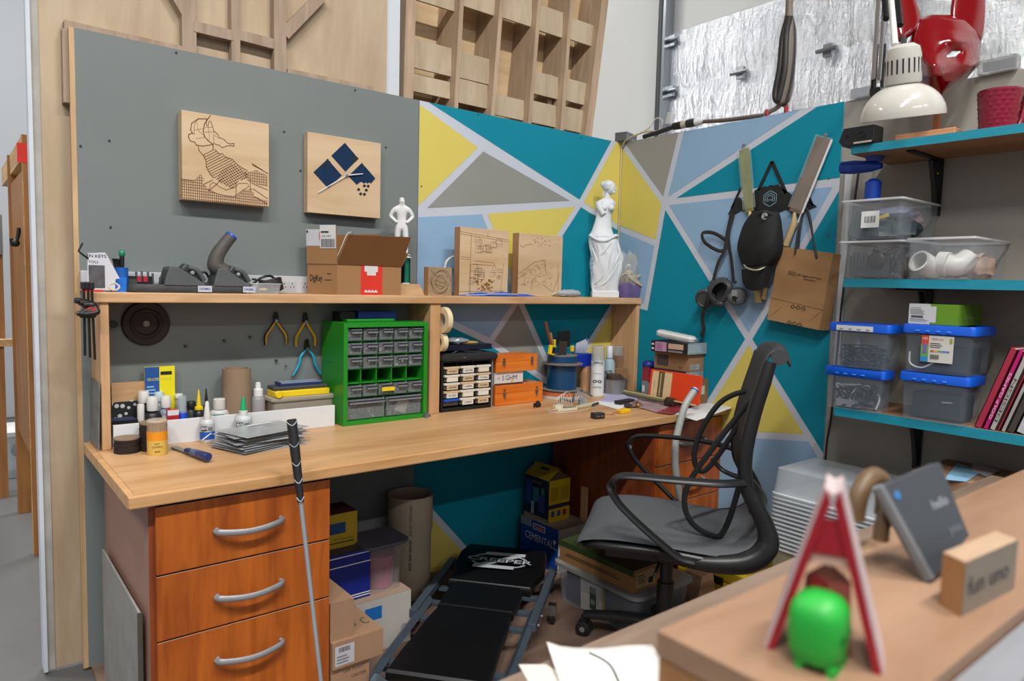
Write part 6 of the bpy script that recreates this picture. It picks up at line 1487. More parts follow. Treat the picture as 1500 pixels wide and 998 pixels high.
def pliers(label, uc, v0, v1, wpx, hm, open_, tipm=mat('#2A2624', .4, metal=.5), dip=None, cover=0):
    y = -.012; top = P(uc, v0, y=y); bot = P(uc, v1, y=y); h = top.z-bot.z; w = mm(wpx, top)/2
    piv = .27*h; t = thing('pliers', label, 'pliers', (top.x, y, top.z-piv))
    for s in (-1, 1):
        mb = MB(tipm); mb.prism([(0, -.006), (s*.010, 0), (s*.009, piv*.35), (s*.006, piv*.9), (s*.002, piv), (s*.0008, piv*.7), (0, 0)][::s], .007, frame((0, .003, 0), (1, 0, 0), (0, 0, 1), (0, -1, 0))); mb.build('jaw', t)
        mb = MB(hm); z0, z1 = -.008, -(h-piv)
        pts = [(s*.004, -.002, z0+.004), (s*w*.45, -.002, z0+(z1-z0)*.22), (s*w*(.9 if open_ else .6), -.002, z0+(z1-z0)*.58), (s*w*(.93 if open_ else 1.0), -.002, z1)]
        if dip: mb.m(dip)
        mb.tube(pts, [.004, .0055, .006, .0048], seg=10)
        if dip: mb.m(hm); mb.tube([Vector(p)+Vector((-s*.002, -.003, 0)) for p in pts], [.003, .0042, .0045, .003], seg=8)
        mb.build('handle', t)
    mb = MB(STEEL); mb.cyl((0, -.003, 0), .006, .005, M=T(rx=PI/2), seg=14); mb.build('pivot', t)
    mb = MB(mat('#C8B8A0', .5)); mb.cyl((0, .012, .01), .0015, .012, M=T(rx=PI/2), seg=8); mb.build('nail', t)
YH = mat('#C49A1E', .45)
pliers('yellow and black handled cutters hanging left of the other pliers', 404, 457, 505, 34, YH, True, dip=BLACK)
pliers('yellow handled pliers hanging above the cyan ones', 447.5, 458, 508, 31, YH, True)
pliers('cyan handled pliers hanging lowest, below the yellow handled pair', 449.5, 497, 549, 42, mat('#2690AE', .4), False)
# box cutter etc. already on the desk
# ================================================================= THINGS HUNG ON THE RIGHT MURAL WALL
FW = lambda x: frame((x, 0, 0), (0, -1, 0), (0, 0, 1), (-1, 0, 0))
def wb(u, v, x=-.004): p = P(u, v, x=x); return (-p.y, p.z)
r1 = lambda a, b: (1010+a/3.327, 190+b/3.327)
def WP(a, b, x=-.004): u, v = r1(a, b); return wb(u, v, x)
def W3(a, b, x): u, v = r1(a, b); return P(u, v, x=x)
BLK = mat('#17181B', .55)
# mountain hook rack
t = thing('hook_rack', 'flat black mountain shaped hook rack with hexagon line mark on the mural wall', 'hook rack', P(1130, 300, x=-.004))
F = FW(-.0005)
mb = MB(BLK)
mb.prism([WP(*p) for p in ((188, 412), (225, 345), (242, 330), (262, 350), (290, 340), (320, 295), (345, 285), (365, 275), (378, 279), (395, 270), (412, 271), (430, 268), (447, 281), (492, 312), (520, 330), (555, 330), (590, 350), (620, 375), (600, 381), (560, 400), (505, 410), (470, 388), (430, 405), (300, 402), (250, 396), (215, 415))][::-1], .005, F)
def bar(mb, a, b, w, x=.005): 
    A, B = Vector(a), Vector(b); d = (B-A).normalized(); n = Vector((-d.y, d.x))*w/2; mb.prism([A-n, A+n, B+n, B-n][::-1], x, F)
bar(mb, WP(402, 155), WP(336, 295), .014); bar(mb, WP(402, 155), WP(470, 310), .014); bar(mb, WP(252, 280), WP(205, 385), .010); bar(mb, WP(545, 232), WP(505, 320), .010); bar(mb, WP(545, 232), WP(600, 370), .008)
mb.build('plate', t, world=True)
mb = MB(mat('#6C8A96', .5)); G = FW(-.0062); c = WP(394, 336); 
for s in (1, .7, .42):
    R_ = .034*s; ps = [(c[0]+R_*math.sin(a), c[1]+R_*math.cos(a)) for a in [PI/3*k for k in range(6)]]
    mb.line(G, [ps[4], ps[5], ps[0], ps[1], ps[2]], .004); mb.line(G, [ps[4], (c[0], c[1]-R_*.3), ps[2]] if s < 1 else [ps[4], ps[3], ps[2]], .004)
mb.build('hexagon_mark', t, world=True)
# two pull saws in clear sleeves
def saw(label, A, B, wd, blade, spine, hA, hB, xoff, pin):
    a, b = W3(*A, xoff), W3(*B, xoff); d = (b-a).normalized(); n = Vector((-1, 0, 0)); s = d.cross(n).normalized(); L = (b-a).length
    t = thing('pull_saw', label, 'saw', a); M0 = frame(a, s, d, n if s.cross(d).dot(n) > 0 else -n)
    mb = MB(blade); mb.at(M0); mb.prism([(-wd*.5, 0), (wd*.5, 0), (wd*.42, L), (-wd*.42, L)], .0012); mb.build('blade', t, world=True)
    mb = MB(clear('#C2CCCE', .16, .1)); mb.at(M0 @ T(z=-.002)); mb.prism([(-wd*.62, -.006), (wd*.62, -.006), (wd*.6, L*.95), (-wd*.6, L*.95)], .006); mb.build('sleeve', t, world=True)
    if spine:
        mb = MB(WHITE); mb.at(M0 @ T(z=.003)); k = spine*wd*.62; mb.prism([(k-.004, 0), (k+.004, 0), (k*.9+.004, L*1.1), (k*.9-.004, L*1.1)], .004); mb.build('edge_guard', t, world=True)
    mb = MB(mat('#B59E72', .7, bump=.5)); h0, h1 = W3(*hA, xoff-.004), W3(*hB, xoff-.004); mb.tube([b, h0, h1], [.006, .013, .015], seg=14, smooth=False)
    mb.build('rattan_handle', t, world=True)
    p = W3(*pin, -.01); mb = MB(STEEL); mb.at(Matrix.Translation(p) @ T(ry=-PI/2)); mb.lathe([(.009, 0), (.009, .002), (.003, .003), (.003, .006)], seg=16); mb.build('washer', t, world=True)
saw('left pull saw in clear sleeve with yellowish blade hanging in front of the rack', (266, 95), (293, 400), .05, mat('#8A8E50', .4, metal=.3, var=.3), 0, (300, 440), (335, 845), -.022, (265, 77))
saw('right pull saw in clear sleeve with white edge guard hanging tilted', (655, 40), (512, 405), .062, mat('#7A6454', .4, metal=.3, var=.25), -1, (510, 455), (468, 565), -.022, (663, 28))
mb = MB(mat('#B99C6E', .7)); a, b = W3(372, 770, -.015), W3(362, 828, -.015); mb.tube([a, b], .013, seg=12)
tag(mb.build('wooden_peg', loc=b), 'short pale wooden handle end peeking out under the cap', 'handle')
# baseball cap
cc = W3(345, 520, -.03); k = mm(1, cc)/3.327
t = thing('baseball_cap', 'black baseball cap hanging brim down from the rack', 'cap', cc)
CAPM = mat('#0C0D0F', .8, var=.15, bump=.15); hz = Vector((0, -1, 0)); vt = Vector((0, 0, 1)); no = Vector((-1, 0, 0))
def cp(a, b, o): return W3(a, b, -.03-o)
mb = MB(CAPM); R = []
rows = [(398, 315, 425, .045), (410, 300, 440, .06), (440, 275, 446, .085), (480, 255, 452, .105), (520, 244, 456, .12), (560, 233, 458, .128), (590, 233, 455, .13), (620, 242, 445, .128), (650, 252, 425, .122), (672, 262, 402, .112)]
for b, xl, xr, dp in rows:
    ring = []
    for i in range(24):
        a = PI*i/23; x = (xl+xr)/2-(xr-xl)/2*math.cos(a); o = dp*math.sin(a)**.8*.9 if 0 < i < 23 else 0
        o *= 1+.03*math.sin(a*6+b*.05)
        ring.append(cp(x, b, o))
    R.append(ring)
mb.loft(R, cap=False, close=False); o = mb.build('crown', t, world=True, solid=.003, sub=1); 
mb = MB(CAPM); R = []
for j in range(7):
    f = j/6; ring = []
    for i in range(20):
        a = PI*i/19; xl, xr = 255+f*0, 405-f*6; x = (xl+xr)/2-(xr-xl)/2*math.cos(a); b = 668+f*(118*math.sin(a)**.55)+12*math.cos(a); o = .108*math.sin(a)**.7*(1-.15*f)+.004
        ring.append(cp(x, b, o))
    R.append(ring)
mb.loft(R, cap=False, close=False); mb.build('brim', t, world=True, solid=.004, sub=1)
mb = MB(mat('#24262A', .8)); mb.tube([cp(318, 425, .04), cp(360, 402, .075), (cp(420, 425, .045))], .009, seg=8, flat=(.3, (-1, 0, 0))); mb.build('strap', t, world=True)
mb = MB(mat('#B9BDBE', .6)); ce = cp(366, 422, .09); 
for s in (.012, .0065): mb.tube([ce+hz*(s*math.cos(a))+vt*(s*math.sin(a)) for a in [i*.6 for i in range(10 if s > .01 else 8)]], .0015, seg=6)
mb.ball(ce, .002); mb.build('spiral_badge', t, world=True)
mb = MB(mat('#B9B59E', .6)); mb.tube([cp(264, 658, .062), cp(285, 676, .098), cp(320, 684, .125), (cp(350, 678, .12)), cp(382, 660, .075)], .0035, seg=6, flat=(.4, (-1, 0, 0))); mb.build('lettering', t, world=True)
mb = MB(CAPM); mb.ball(cp(322, 516, .128), .006, (.6, 1, .6)); mb.build('button', t, world=True)
# respirator with straps
t = thing('respirator', 'gray half face respirator with black straps hanging left on the mural wall', 'respirator', W3(150, 790, -.05))
RG = mat('#3E4043', .55, var=.2, scale=15); RD = mat('#1D1E20', .5)
mb = MB(RD)
for pts in ([(205, 405, -.012), (185, 500, -.02), (170, 590, -.03), (140, 650, -.04), (115, 740, -.05)], [(215, 410, -.012), (190, 520, -.02), (205, 640, -.03), (215, 745, -.05)], [(185, 545, -.02), (120, 505, -.03), (65, 505, -.04), (75, 550, -.05), (150, 592, -.035), (200, 560, -.02)]):
    mb.tube([W3(*p) for p in pts], .0085, seg=8, flat=(.18, (-1, 0, 0)))
mb.tube([W3(100, 780, -.07), W3(88, 830, -.075), W3(70, 880, -.06), W3(62, 930, -.05), W3(70, 970, -.04), W3(58, 1010, -.03)], .010, seg=8, flat=(.3, (-1, 0, 0))); mb.box(W3(75, 886, -.068), (.01, .03, .008)); mb.build('straps', t, world=True)
mb = MB(RG); R = []
for j, (s, dx) in enumerate(((1.0, -.02), (1.05, -.045), (.95, -.075), (.66, -.085), (.6, -.08), (.72, -.055), (.8, -.03))):
    ring = []
    for i in range(28):
        a = 2*PI*i/28; ring.append(W3(145+62*s*math.cos(a)*(1+.15*math.sin(a)), 790-58*s*math.sin(a)*(1-.15*math.cos(2*a))-.25*62*math.cos(a), dx))
    R.append(ring)
mb.loft(R); mb.build('face_piece', t, world=True)
for a_, b_, s, lb in ((234, 812, .042, 0), (78, 822, .046, 1)):
    c = W3(a_, b_, -.055); M0 = Matrix.Translation(c) @ T(ry=-PI/2+(.5 if not lb else -.3), rx=.4)
    mb = MB(RG if lb else mat('#4A4C4F', .5)); mb.lathe([(s*.8, -.01), (s, -.006), (s, .008), (s*.8, .014), (s*.72, .010), (s*.3, .008)], M0, seg=26)
    if not lb: mb.m(mat('#8E9194', .4)); mb.box(c+Vector((-.022, 0, .012)), (.006, .028, .03)); mb.m(BLACK); mb.box(c+Vector((-.024, 0, -.014)), (.006, .016, .03))
    mb.build('filter_cartridge', t, world=True)
mb = MB(RG); mb.ball(W3(148, 848, -.07), .02, (.8, 1, .7)); mb.box(W3(192, 785, -.07), (.02, .018, .012)); mb.ball(W3(178, 742, -.06), .014, (1, .7, 1.4)); mb.ball(W3(108, 742, -.05), .008); mb.ball(W3(222, 742, -.05), .008); mb.build('valve', t, world=True)
# paper bag
t = thing('paper_bag', 'brown paper shopping bag with black cord handles hanging at the right of the cap', 'bag', W3(540, 780, -.03))
KB = wood('#8E6A44', '#A47E54', 'y', 4, .8, 3, .3)
q4 = [W3(440, 568, -.05), W3(700, 606, -.05), W3(632, 978, -.062), W3(378, 925, -.062)]; back = [q4[0]+Vector((.04, 0, 0)), q4[1]+Vector((.04, -.014, 0)), q4[2]+Vector((.045, -.02, 0)), q4[3]+Vector((.045, 0, 0))]
mb = MB(KB); fv = [mb.v(p) for p in q4]; bv = [mb.v(p) for p in back]; mb.f(fv); mb.f(bv[::-1])
for i in (1, 2, 3): mb.f([fv[i], bv[i], bv[(i+1) % 4], fv[(i+1) % 4]])
bmesh.ops.recalc_face_normals(mb.bm, faces=mb.bm.faces)
U = (q4[1]-q4[0]); Vv = (q4[0]-q4[3]); wL, hL = U.length, Vv.length; U.normalize(); V2 = (Vv-U*Vv.dot(U)).normalized(); Nn = U.cross(V2); Fb = frame(q4[3], U, V2, Nn if Nn.x < 0 else -Nn)
mb.line(Fb, [(0, hL*.30), (wL, hL*.28)], .0015, .002, mat('#6E4E30', .9)); mb.line(Fb, [(wL*.02, hL*.03), (wL*.22, hL*.2)], .001, .002); mb.line(Fb, [(wL*.97, hL*.26), (wL*.78, hL*.1)], .001, .002)
mb.text('LED Lights and Parts', .011, Fb @ T(x=wL*.60, y=hL*.665, z=.0026), INK, w=wL*.46, bold=.01); mb.m(mat('#5C4730', .9)); mb.rect(Fb, wL*.52, hL*.62, wL*.74, hL*.63, .0026)
for i in range(5):
    for j in range(3): mb.rect(Fb, wL*(.22+.028*i), hL*(.655+.02*j-.004*i), wL*(.235+.028*i), hL*(.665+.02*j-.004*i), .0026, INK)
for yy in (.245, .03):
    for i in range(3):
        ang = [(.012*math.cos(a), .010*math.sin(a)) for a in (0, 1.57, 3.14, 4.71)]; cx_ = wL*(.44+.10*i); mb.line(Fb, [(cx_+p[0]*.8, hL*yy+p[1]*.8) for p in ang], .002, .0028, INK, closed=True)
mb.build('bag_body', t, world=True)
mb = MB(BLK)
for pts in ([(515, 605, -.056), (525, 520, -.045), (545, 430, -.03), (560, 384, -.02), (575, 384, -.02)], [(530, 580, -.04), (540, 480, -.035), (556, 395, -.02)], [(620, 625, -.056), (605, 545, -.045), (588, 430, -.03), (572, 384, -.02)], [(612, 590, -.04), (592, 470, -.03), (570, 390, -.02)]):
    mb.tube([W3(*p) for p in pts], .0042, seg=8)
mb.build('cord_handles', t, world=True)
# gray junction box, cables on the wall top
c = P(920, 205, y=-.02); t = thing('junction_box', 'gray metal electrical box sitting on the corner of the mural walls', 'electrical box', (c.x, -.005, H), .3)
hbx = P(920, 197, y=-.02).z-H; mb = MB(mat('#6C7074', .4, metal=.5)); mb.box((0, 0, hbx/2+.004), (.12, .07, hbx)); mb.build('box', t, bevel=.003)
mb = MB(STEEL); 
for k in range(3): mb.cyl((.05+.015*k, -.035, .012+.003*k), .006, .01, M=T(rx=PI/2), seg=8)
mb.build('fittings', t)
def on_top(u, dz=.0): p = P(u, 150, x=.004); y = p.y; return Vector((.004, y, H+dz))
mb = MB(mat('#2C2B2A', .5)); pts = [on_top(945, .012), on_top(965, .02), on_top(988, .032)]; mb.tube(pts, .011, seg=10)
mb.m(mat('#5E554A', .5)); mb.tube([on_top(1020, .036), on_top(1060, .018), on_top(1090, .012), on_top(1118, .006)], .009, seg=10)
tag(mb.build('wall_top_cable', loc=on_top(945)), 'dark cable lying along the top edge of the right mural wall', 'cable')
mb = MB(mat('#1E1E20', .5)); M0 = Matrix.Translation(on_top(989, .034)); d = (on_top(1030)-on_top(989)).normalized(); M0 = M0 @ align(d); L = (on_top(1030)-on_top(989)).length
mb.lathe([(.012, -.01), (.018, 0), (.018, L*.3)], M0, seg=18); mb.m(mat('#B9B2A0', .5)); mb.lathe([(.0185, L*.3), (.0185, L*.48)], M0, seg=18); mb.m(mat('#2A2B2E', .5)); mb.lathe([(.019, L*.48), (.019, L*.78)], M0, seg=18); mb.m(WHITE); mb.lathe([(.019, L*.78), (.017, L*.95), (.010, L*1.05)], M0, seg=18)
mb.build('plug', None); o = bpy.data.objects['plug']; tag(o, 'black and white cable coupling on top of the right mural wall', 'plug')
c = on_top(983, .075); mb = MB(mat('#C3C6C8', .4)); mb.box(c, (.03, .03, .055), M=Euler((.2, 0, 0)).to_matrix().to_4x4()); mb.tube([c+Vector((0, 0, -.03)), on_top(986, .03)], .006)
tag(mb.build('sensor', loc=on_top(986, .03), bevel=.006), 'small white sensor block standing on the wall top near the corner', 'sensor')
mb = MB(mat('#CFCBC0', .5)); mb.tube([on_top(935, .03), on_top(952, .05), on_top(962, .09), on_top(972, .07), on_top(966, .03), on_top(950, .04)], .003, seg=6)
tag(mb.build('white_wire', loc=on_top(950, .04)), 'loose white wire loop beside the gray junction box', 'wire')
for u, lb in ((1124, 'left red stopper peeking over the top of the mural wall'), (1152, 'right red stopper peeking over the top of the mural wall')):
    p = P(u, 155, x=.006); mb = MB(mat('#9A1E30', .4)); mb.cyl((.006, p.y, H), .009, .028, seg=14); o = mb.build('red_stopper', loc=(.006, p.y, H)); tag(o, lb, 'stopper')
# hanging bundle of looped cable
t = thing('cable_bundle', 'bundle of looped gray cable hanging from above behind the mural wall top', 'cable', P(1150, 25, x=.01))
X = .02; CBL = mat('#6E655C', .55, var=.2, scale=6); CBK = mat('#2C2A2A', .5)
pp = lambda u, v: P(u, v, x=X)
mb = MB(CBL); mb.tube([pp(1158, -60), pp(1156, 24)], .016, seg=12, smooth=False)
mb.build('drop', t, world=True)
for i, (u0, u1, vb_, m_) in enumerate(((1148, 1137, 148, CBK), (1153, 1142, 150, CBL), (1157, 1146, 152, CBK), (1158, 1150, 147, CBL))):
    mb = MB(m_); dx = .012*(i-1.5); f = lambda u, v: P(u, v, x=X+dx); mb.tube([f(1155, 24), f(u0-1, 55), f((u0+u1)/2, 100), f(u1-1, vb_-12), f(u1+2, vb_), f(u1+6, vb_-12), f(u0+2, 100), f(u0+4, 50), f(1157, 24)], .0135, seg=10); mb.build('loop', t, world=True)
mb = MB(CBL); mb.tube([pp(1157, 26), pp(1160, 60), pp(1157, 105), pp(1150, 140), pp(1138, 158), on_top(1120, .012)], .010, seg=10); mb.m(BLACK); mb.tube([pp(1150, 25), pp(1156, 27), pp(1161, 24)], .004); mb.m(WHITE); mb.tube([pp(1138, 150), pp(1142, 154), pp(1146, 150)], .005); mb.build('tail', t, world=True)
# ================================================================= SHELVES AND BRACKETS
SHE = mat('#1488A0', .5, var=.12, scale=12, stretch=(1, 1, 10)); SHW = wood('#7E5A3A', '#97714C', 'y', 3, .55, 10, .3)
BK = mat('#0E0F10', .45)
SH = {}
XF = -.298
for n_, (uL, vL, z1, th, lb) in enumerate(((1247, 215, 1.790, .027, 'top'), (1236, 409, 1.333, .030, 'middle'), (1222, 601, .876, .031, 'bottom'))):
    y0 = P(uL, vL, x=XF).y; SH[n_] = (y0, z1)
    lbl = ['top teal edged shelf on the right wall carrying the mug and red mask stand', 'middle teal edged shelf on the right wall carrying clear open bins', 'lowest teal edged shelf on the right wall carrying blue lidded boxes and books'][n_]
    t = thing('wall_shelf', lbl, 'shelf', (-.15, (y0-2.45)/2, z1-th))
    mb = MB(SHW); mb.bb(XF+.0005, -.001, -2.45, y0-.0005, z1-th, z1); mb.build('board', t, world=True)
    mb = MB(SHE); mb.bb(XF-.001, XF+.0005, -2.45, y0, z1-th, z1); mb.bb(XF+.0005, -.001, y0-.0005, y0+.0005, z1-th, z1); mb.build('painted_edge', t, world=True)
    zb = z1-th
    for yb in ({0: P(1372, 260, x=-.02).y, 1: P(1358, 430, x=-.02).y, 2: P(1341, 660, x=-.02).y}[n_], -2.2):
        tb = thing('shelf_bracket', ('black steel bracket under the %s wall shelf, ' % lb)+('nearer the mural' if yb > -2.1 else 'nearer the camera'), 'bracket', (-.01, yb, zb-.2), group=None)
        mb = MB(BK); mb.bb(-.25, -.001, yb-.012, yb+.012, zb-.006, zb-.0005); mb.build('arm', tb, world=True)
        mb = MB(BK); mb.bb(-.008, -.001, yb-.014, yb+.014, zb-.2, zb-.006); mb.m(YEL); mb.cyl((-.009, yb, zb-.05), .003, .002, M=T(ry=-PI/2), seg=8); mb.cyl((-.009, yb, zb-.17), .003, .002, M=T(ry=-PI/2), seg=8); mb.build('upright', tb, world=True)
        mb = MB(BK); mb.tube([(-.012, yb, zb-.185), (-.04, yb, zb-.09), (-.075, yb, zb-.012)], .010, seg=8, smooth=False); mb.build('brace', tb, world=True)
mb = MB(mat('#B9BCC0', .5)); a = P(1243, 250, x=-.01); mb.bb(-.012, -.001, a.y-.012, a.y+.012, .95, SH[0][1]-.03); tag(mb.build('wall_channel', loc=(-.006, a.y, .95)), 'white flat channel running down the gray wall behind the shelves', 'cable channel')
mb = MB(BLACK); mb.tube([P(1258, 250, x=-.012), P(1236, 420, x=-.012), P(1226, 520, x=-.012), P(1217, 615, x=-.012), P(1211, 650, x=-.012), P(1207, 720, x=-.012), P(1205, 800, x=-.012)], .0042, seg=8)
tag(mb.build('hanging_cable', loc=P(1205, 800, x=-.012)), 'thin black cord hanging down the gray wall behind the shelves', 'cord')
# ----------------------------------------------------------------- bins
def bin_(name, label, uL, uC, uR, vbC, vtC, z0, xf, m, lid=None, cat='bin', fl=.93, extra=None, group=None):
    """tub whose near vertical edge stands at pixel column uC; long side to uL (along the wall), end to uR"""
    c = P(uC, vbC, x=xf); yC = c.y; h = P(uC, vtC, x=xf).z-z0
    yL = P(uL, vbC, x=xf).y; r = ray(uR, vbC); xr_ = CAM.x+(yC-CAM.y)*r.x/r.y; L = yL-yC; D = min(xr_-xf, -.004-xf)
    t = thing(name, label, cat, (xf+D/2, yC+L/2, z0), group=group)
    mb = MB(m); th = .0022
    def ring(k, z, ins=0): return rim_ring(D*k-ins*2, L*k-ins*2, .014, z)
    mb.loft([ring(fl, 0), ring(fl+(1-fl)*.1, .004), ring(.985, h)], cap=False); f = [mb.v(p) for p in ring(fl, .0006)]; mb.f(f[::-1])
    mb.loft([ring(fl, .003, th), ring(.985, h, th)], cap=False); mb.build('tub', t)
    mb = MB(m if lid is None else lid)
    if lid is None:
        mb = MB(clear('#DCE0E4', .62, .25)); mb.loft([ring(.985, h-.008), ring(1.03, h-.006), ring(1.03, h), ring(.975, h), ring(.975, h-.008)], cap=False); mb.build('rim', t)
    else:
        mb.loft([ring(1.01, h-.004), ring(1.05, h-.002), ring(1.055, h+.018), ring(1.03, h+.026), ring(.95, h+.026), ring(.93, h+.022)]); mb.build('lid', t)
    if extra: extra(t, D, L, h)
    return t, D, L, h
def cables(t, D, L, h, cols, n=9, r=.0035, hm=.8, seed=1, name='contents'):
    rr = random.Random(seed)
    for ci, c in enumerate(cols):
        mb = MB(mat(c, .5))
        for k in range(n):
            pts = [(rr.uniform(-.36, .30)*D, rr.uniform(-.38, .38)*L, r+.004+rr.random()**1.5*h*hm) for _ in range(6)]; mb.tube(pts, r, seg=6, n=5)
        o = mb.build(name, t); o['kind'] = 'stuff'
CB1 = clear('#C4CCD4', .12, .12); CB2 = clear('#98A6B4', .12, .12)
z2 = SH[1][1]
def ex1(t, D, L, h):
    mb = MB(mat('#2E3A3E', .5)); mb.box((-D*.36, L*.08, h*.35), (.012, L*.62, h*.55)); mb.m(mat('#4A5558', .5)); 
    for k in range(5): mb.box((-D*.38, L*(.12+.05*k), h*.5), (.012, .004, h*.4))
    mb.m(BLACK); mb.ball((-D*.39, -L*.05, h*.48), .03, (.4, 1, 1)); mb.build('vent_part', t)
    cables(t, D, L, h, ['#33393C', '#5A4A42'], 6, .005, .8, 4)
def ex2(t, D, L, h):
    PV = mat('#C9C9C7', .4)
    mb = MB(PV)
    a = Vector((-D*.22, L*.27, .045)); mb.lathe([(.036, 0), (.036, .07), (.029, .07), (.029, .004)], Matrix.Translation(a+Vector((-.03, 0, 0))) @ align((-.8, .3, .35)) @ T(z=-.03), seg=26)
    mb.build('pipe_fitting', t)
    mb = MB(PV); mb.tube([(-D*.25, L*.02, .05), (-D*.22, -L*.12, .045), (-D*.1, -L*.22, .07)], .034, seg=20); mb.lathe([(.04, -.01), (.04, .02)], Matrix.Translation((-D*.25, L*.03, .05)) @ align((0, 1, .1)), seg=24); mb.build('pipe_elbow', t)
    mb = MB(mat('#B39A8E', .6, var=.2, scale=20)); mb.ball((.02, -L*.3, .045), .05, (1.4, .9, .8), fn=lambda d: 1+.16*math.sin(d.x*9+d.y*13)); mb.m(mat('#A8ADB2', .5)); mb.ball((.03, L*.1, .05), .05, (1, 1.2, .8), fn=lambda d: 1+.14*math.sin(d.x*9+d.y*7)); mb.build('bagged_parts', t)
def ex3(t, D, L, h):
    mb = MB(mat('#2C3C42', .5, var=.3, scale=25)); mb.ball((-D*.18, L*.1, h*.3), .06, (1, 1.5, .65), fn=lambda d: 1+.2*math.sin(d.x*12+d.y*9)); mb.ball((-D*.12, -L*.25, h*.3), .05, (1, 1.3, .65), fn=lambda d: 1+.2*math.sin(d.x*12+d.y*9)); mb.m(mat('#38474C', .5)); mb.box((-D*.33, L*.3, h*.42), (.02, .045, h*.62), M=Euler((.35, 0, 0)).to_matrix().to_4x4()); mb.build('dark_parts', t)
    mb = MB(mat('#8E93B0', .3, alpha=.8)); mb.ball((-D*.05, -L*.12, h*.68), .05, (1.2, 1.5, .5), fn=lambda d: 1+.15*math.sin(d.x*14+d.y*9)); mb.m(mat('#B7A0AA', .4)); mb.ball((D*.1, -L*.2, h*.55), .05, (1.4, 1.1, .7), fn=lambda d: 1+.15*math.sin(d.x*14+d.y*9)); mb.m(mat('#C9B43A', .5)); mb.box((-D*.3, -L*.04, h*.58), (.006, .05, .012), M=Euler((-.3, 0, 0)).to_matrix().to_4x4()); mb.m(mat('#2C8A92', .5)); mb.box((-D*.3, L*.1, h*.62), (.006, .05, .006), M=Euler((-.4, 0, 0)).to_matrix().to_4x4()); mb.build('bagged_parts', t)
    mb = MB(WHITE); F = frame((-D*.497, L*.0, h*.3), (0, -1, 0), (0, 0, 1), (-1, 0, 0)); mb.rect(F, -.03, 0, .03, h*.4, .002); mb.m(INK)
    for k in range(11): mb.rect(F, -.018+.0035*k, h*.12, -.018+.0035*k+(.001+.001*(k % 3 == 0)), h*.28, .003)
    o = mb.build('barcode_sticker', t); o['label'] = 'white barcode sticker'
t2b, D2, L2_, h2_ = bin_('open_bin', 'lower left clear bin with dark metal parts on the middle shelf', 1226, 1319, 1372, 408, 351, z2, -.315, CB1, extra=ex1)
bin_('open_bin', 'clear bin with white plastic pipe fittings on the middle shelf', 1324, 1424, 1484, 408, 346, z2, -.315, CB1, extra=ex2)
bin_('open_bin', 'clear bin with barcode sticker stacked on the lower left bin', 1230, 1319, 1378, 347, 288, z2+h2_+.002, -.312, CB1, extra=ex3)
z3 = SH[2][1]; LB = mat('#0F58D0', .35, var=.03)
def exl(t, D, L, h): cables(t, D, L, h, ['#1C2026', '#B4AEB2', '#23262C'], 5, .0032, .75, 6); mb = MB(mat('#8C8C96', .5)); mb.box((-D*.06, L*.12, .02), (D*.5, L*.4, .025)); mb.build('paper_packet', t)
def exu(t, D, L, h): cables(t, D, L, h, ['#1E2A38', '#2A3644', '#1A2028'], 11, .0022, .55, 7); mb = MB(mat('#B8B8B8', .5)); mb.lathe([(.012, .01), (.012, h*.7), (.006, h*.8)], T(x=0, y=L*.12)); mb.build('bottle', t)
def rivets(t, L, h, D, white=None):
    mb = MB(WHITE if white else mat('#2A74E4', .35)); 
    if white: mb.box((-D*.5305-.002, L*.06, h+.009), (.002, L*.62, .018))
    mb.m(mat('#9A9EA4', .5) if white else mat('#3A82EC', .3))
    for k in range(4): mb.ball((-D*.531-.003, L*(.28-.15*k), h+.006), .005, (.3, 1.6, .6), seg=8, rg=6)
    mb.build('latch', t)
LIDH = .028
a = bin_('lidded_box', 'lower left blue lidded box full of black and white cables', 1205, 1290, 1306, 609, 556, z3, -.315, CB2, lid=LB, extra=exl, cat='storage box'); rivets(a[0], a[2], a[3], a[1])
b = bin_('lidded_box', 'blue lidded box with white latch stacked on the cable box', 1212, 1299, 1322, 541, 488, z3+a[3]+LIDH, -.312, CB2, lid=LB, extra=exu, cat='storage box'); rivets(b[0], b[2], b[3], b[1], True)
def exr(t, D, L, h): mb = MB(mat('#20242C', .5)); mb.box((.02, 0, h*.38), (D*.7, L*.75, h*.6)); mb.m(mat('#A8AAAE', .4)); mb.tube([(-D*.3, -L*.1, h*.5), (-D*.3, -L*.25, h*.52)], .002); mb.build('dark_contents', t)
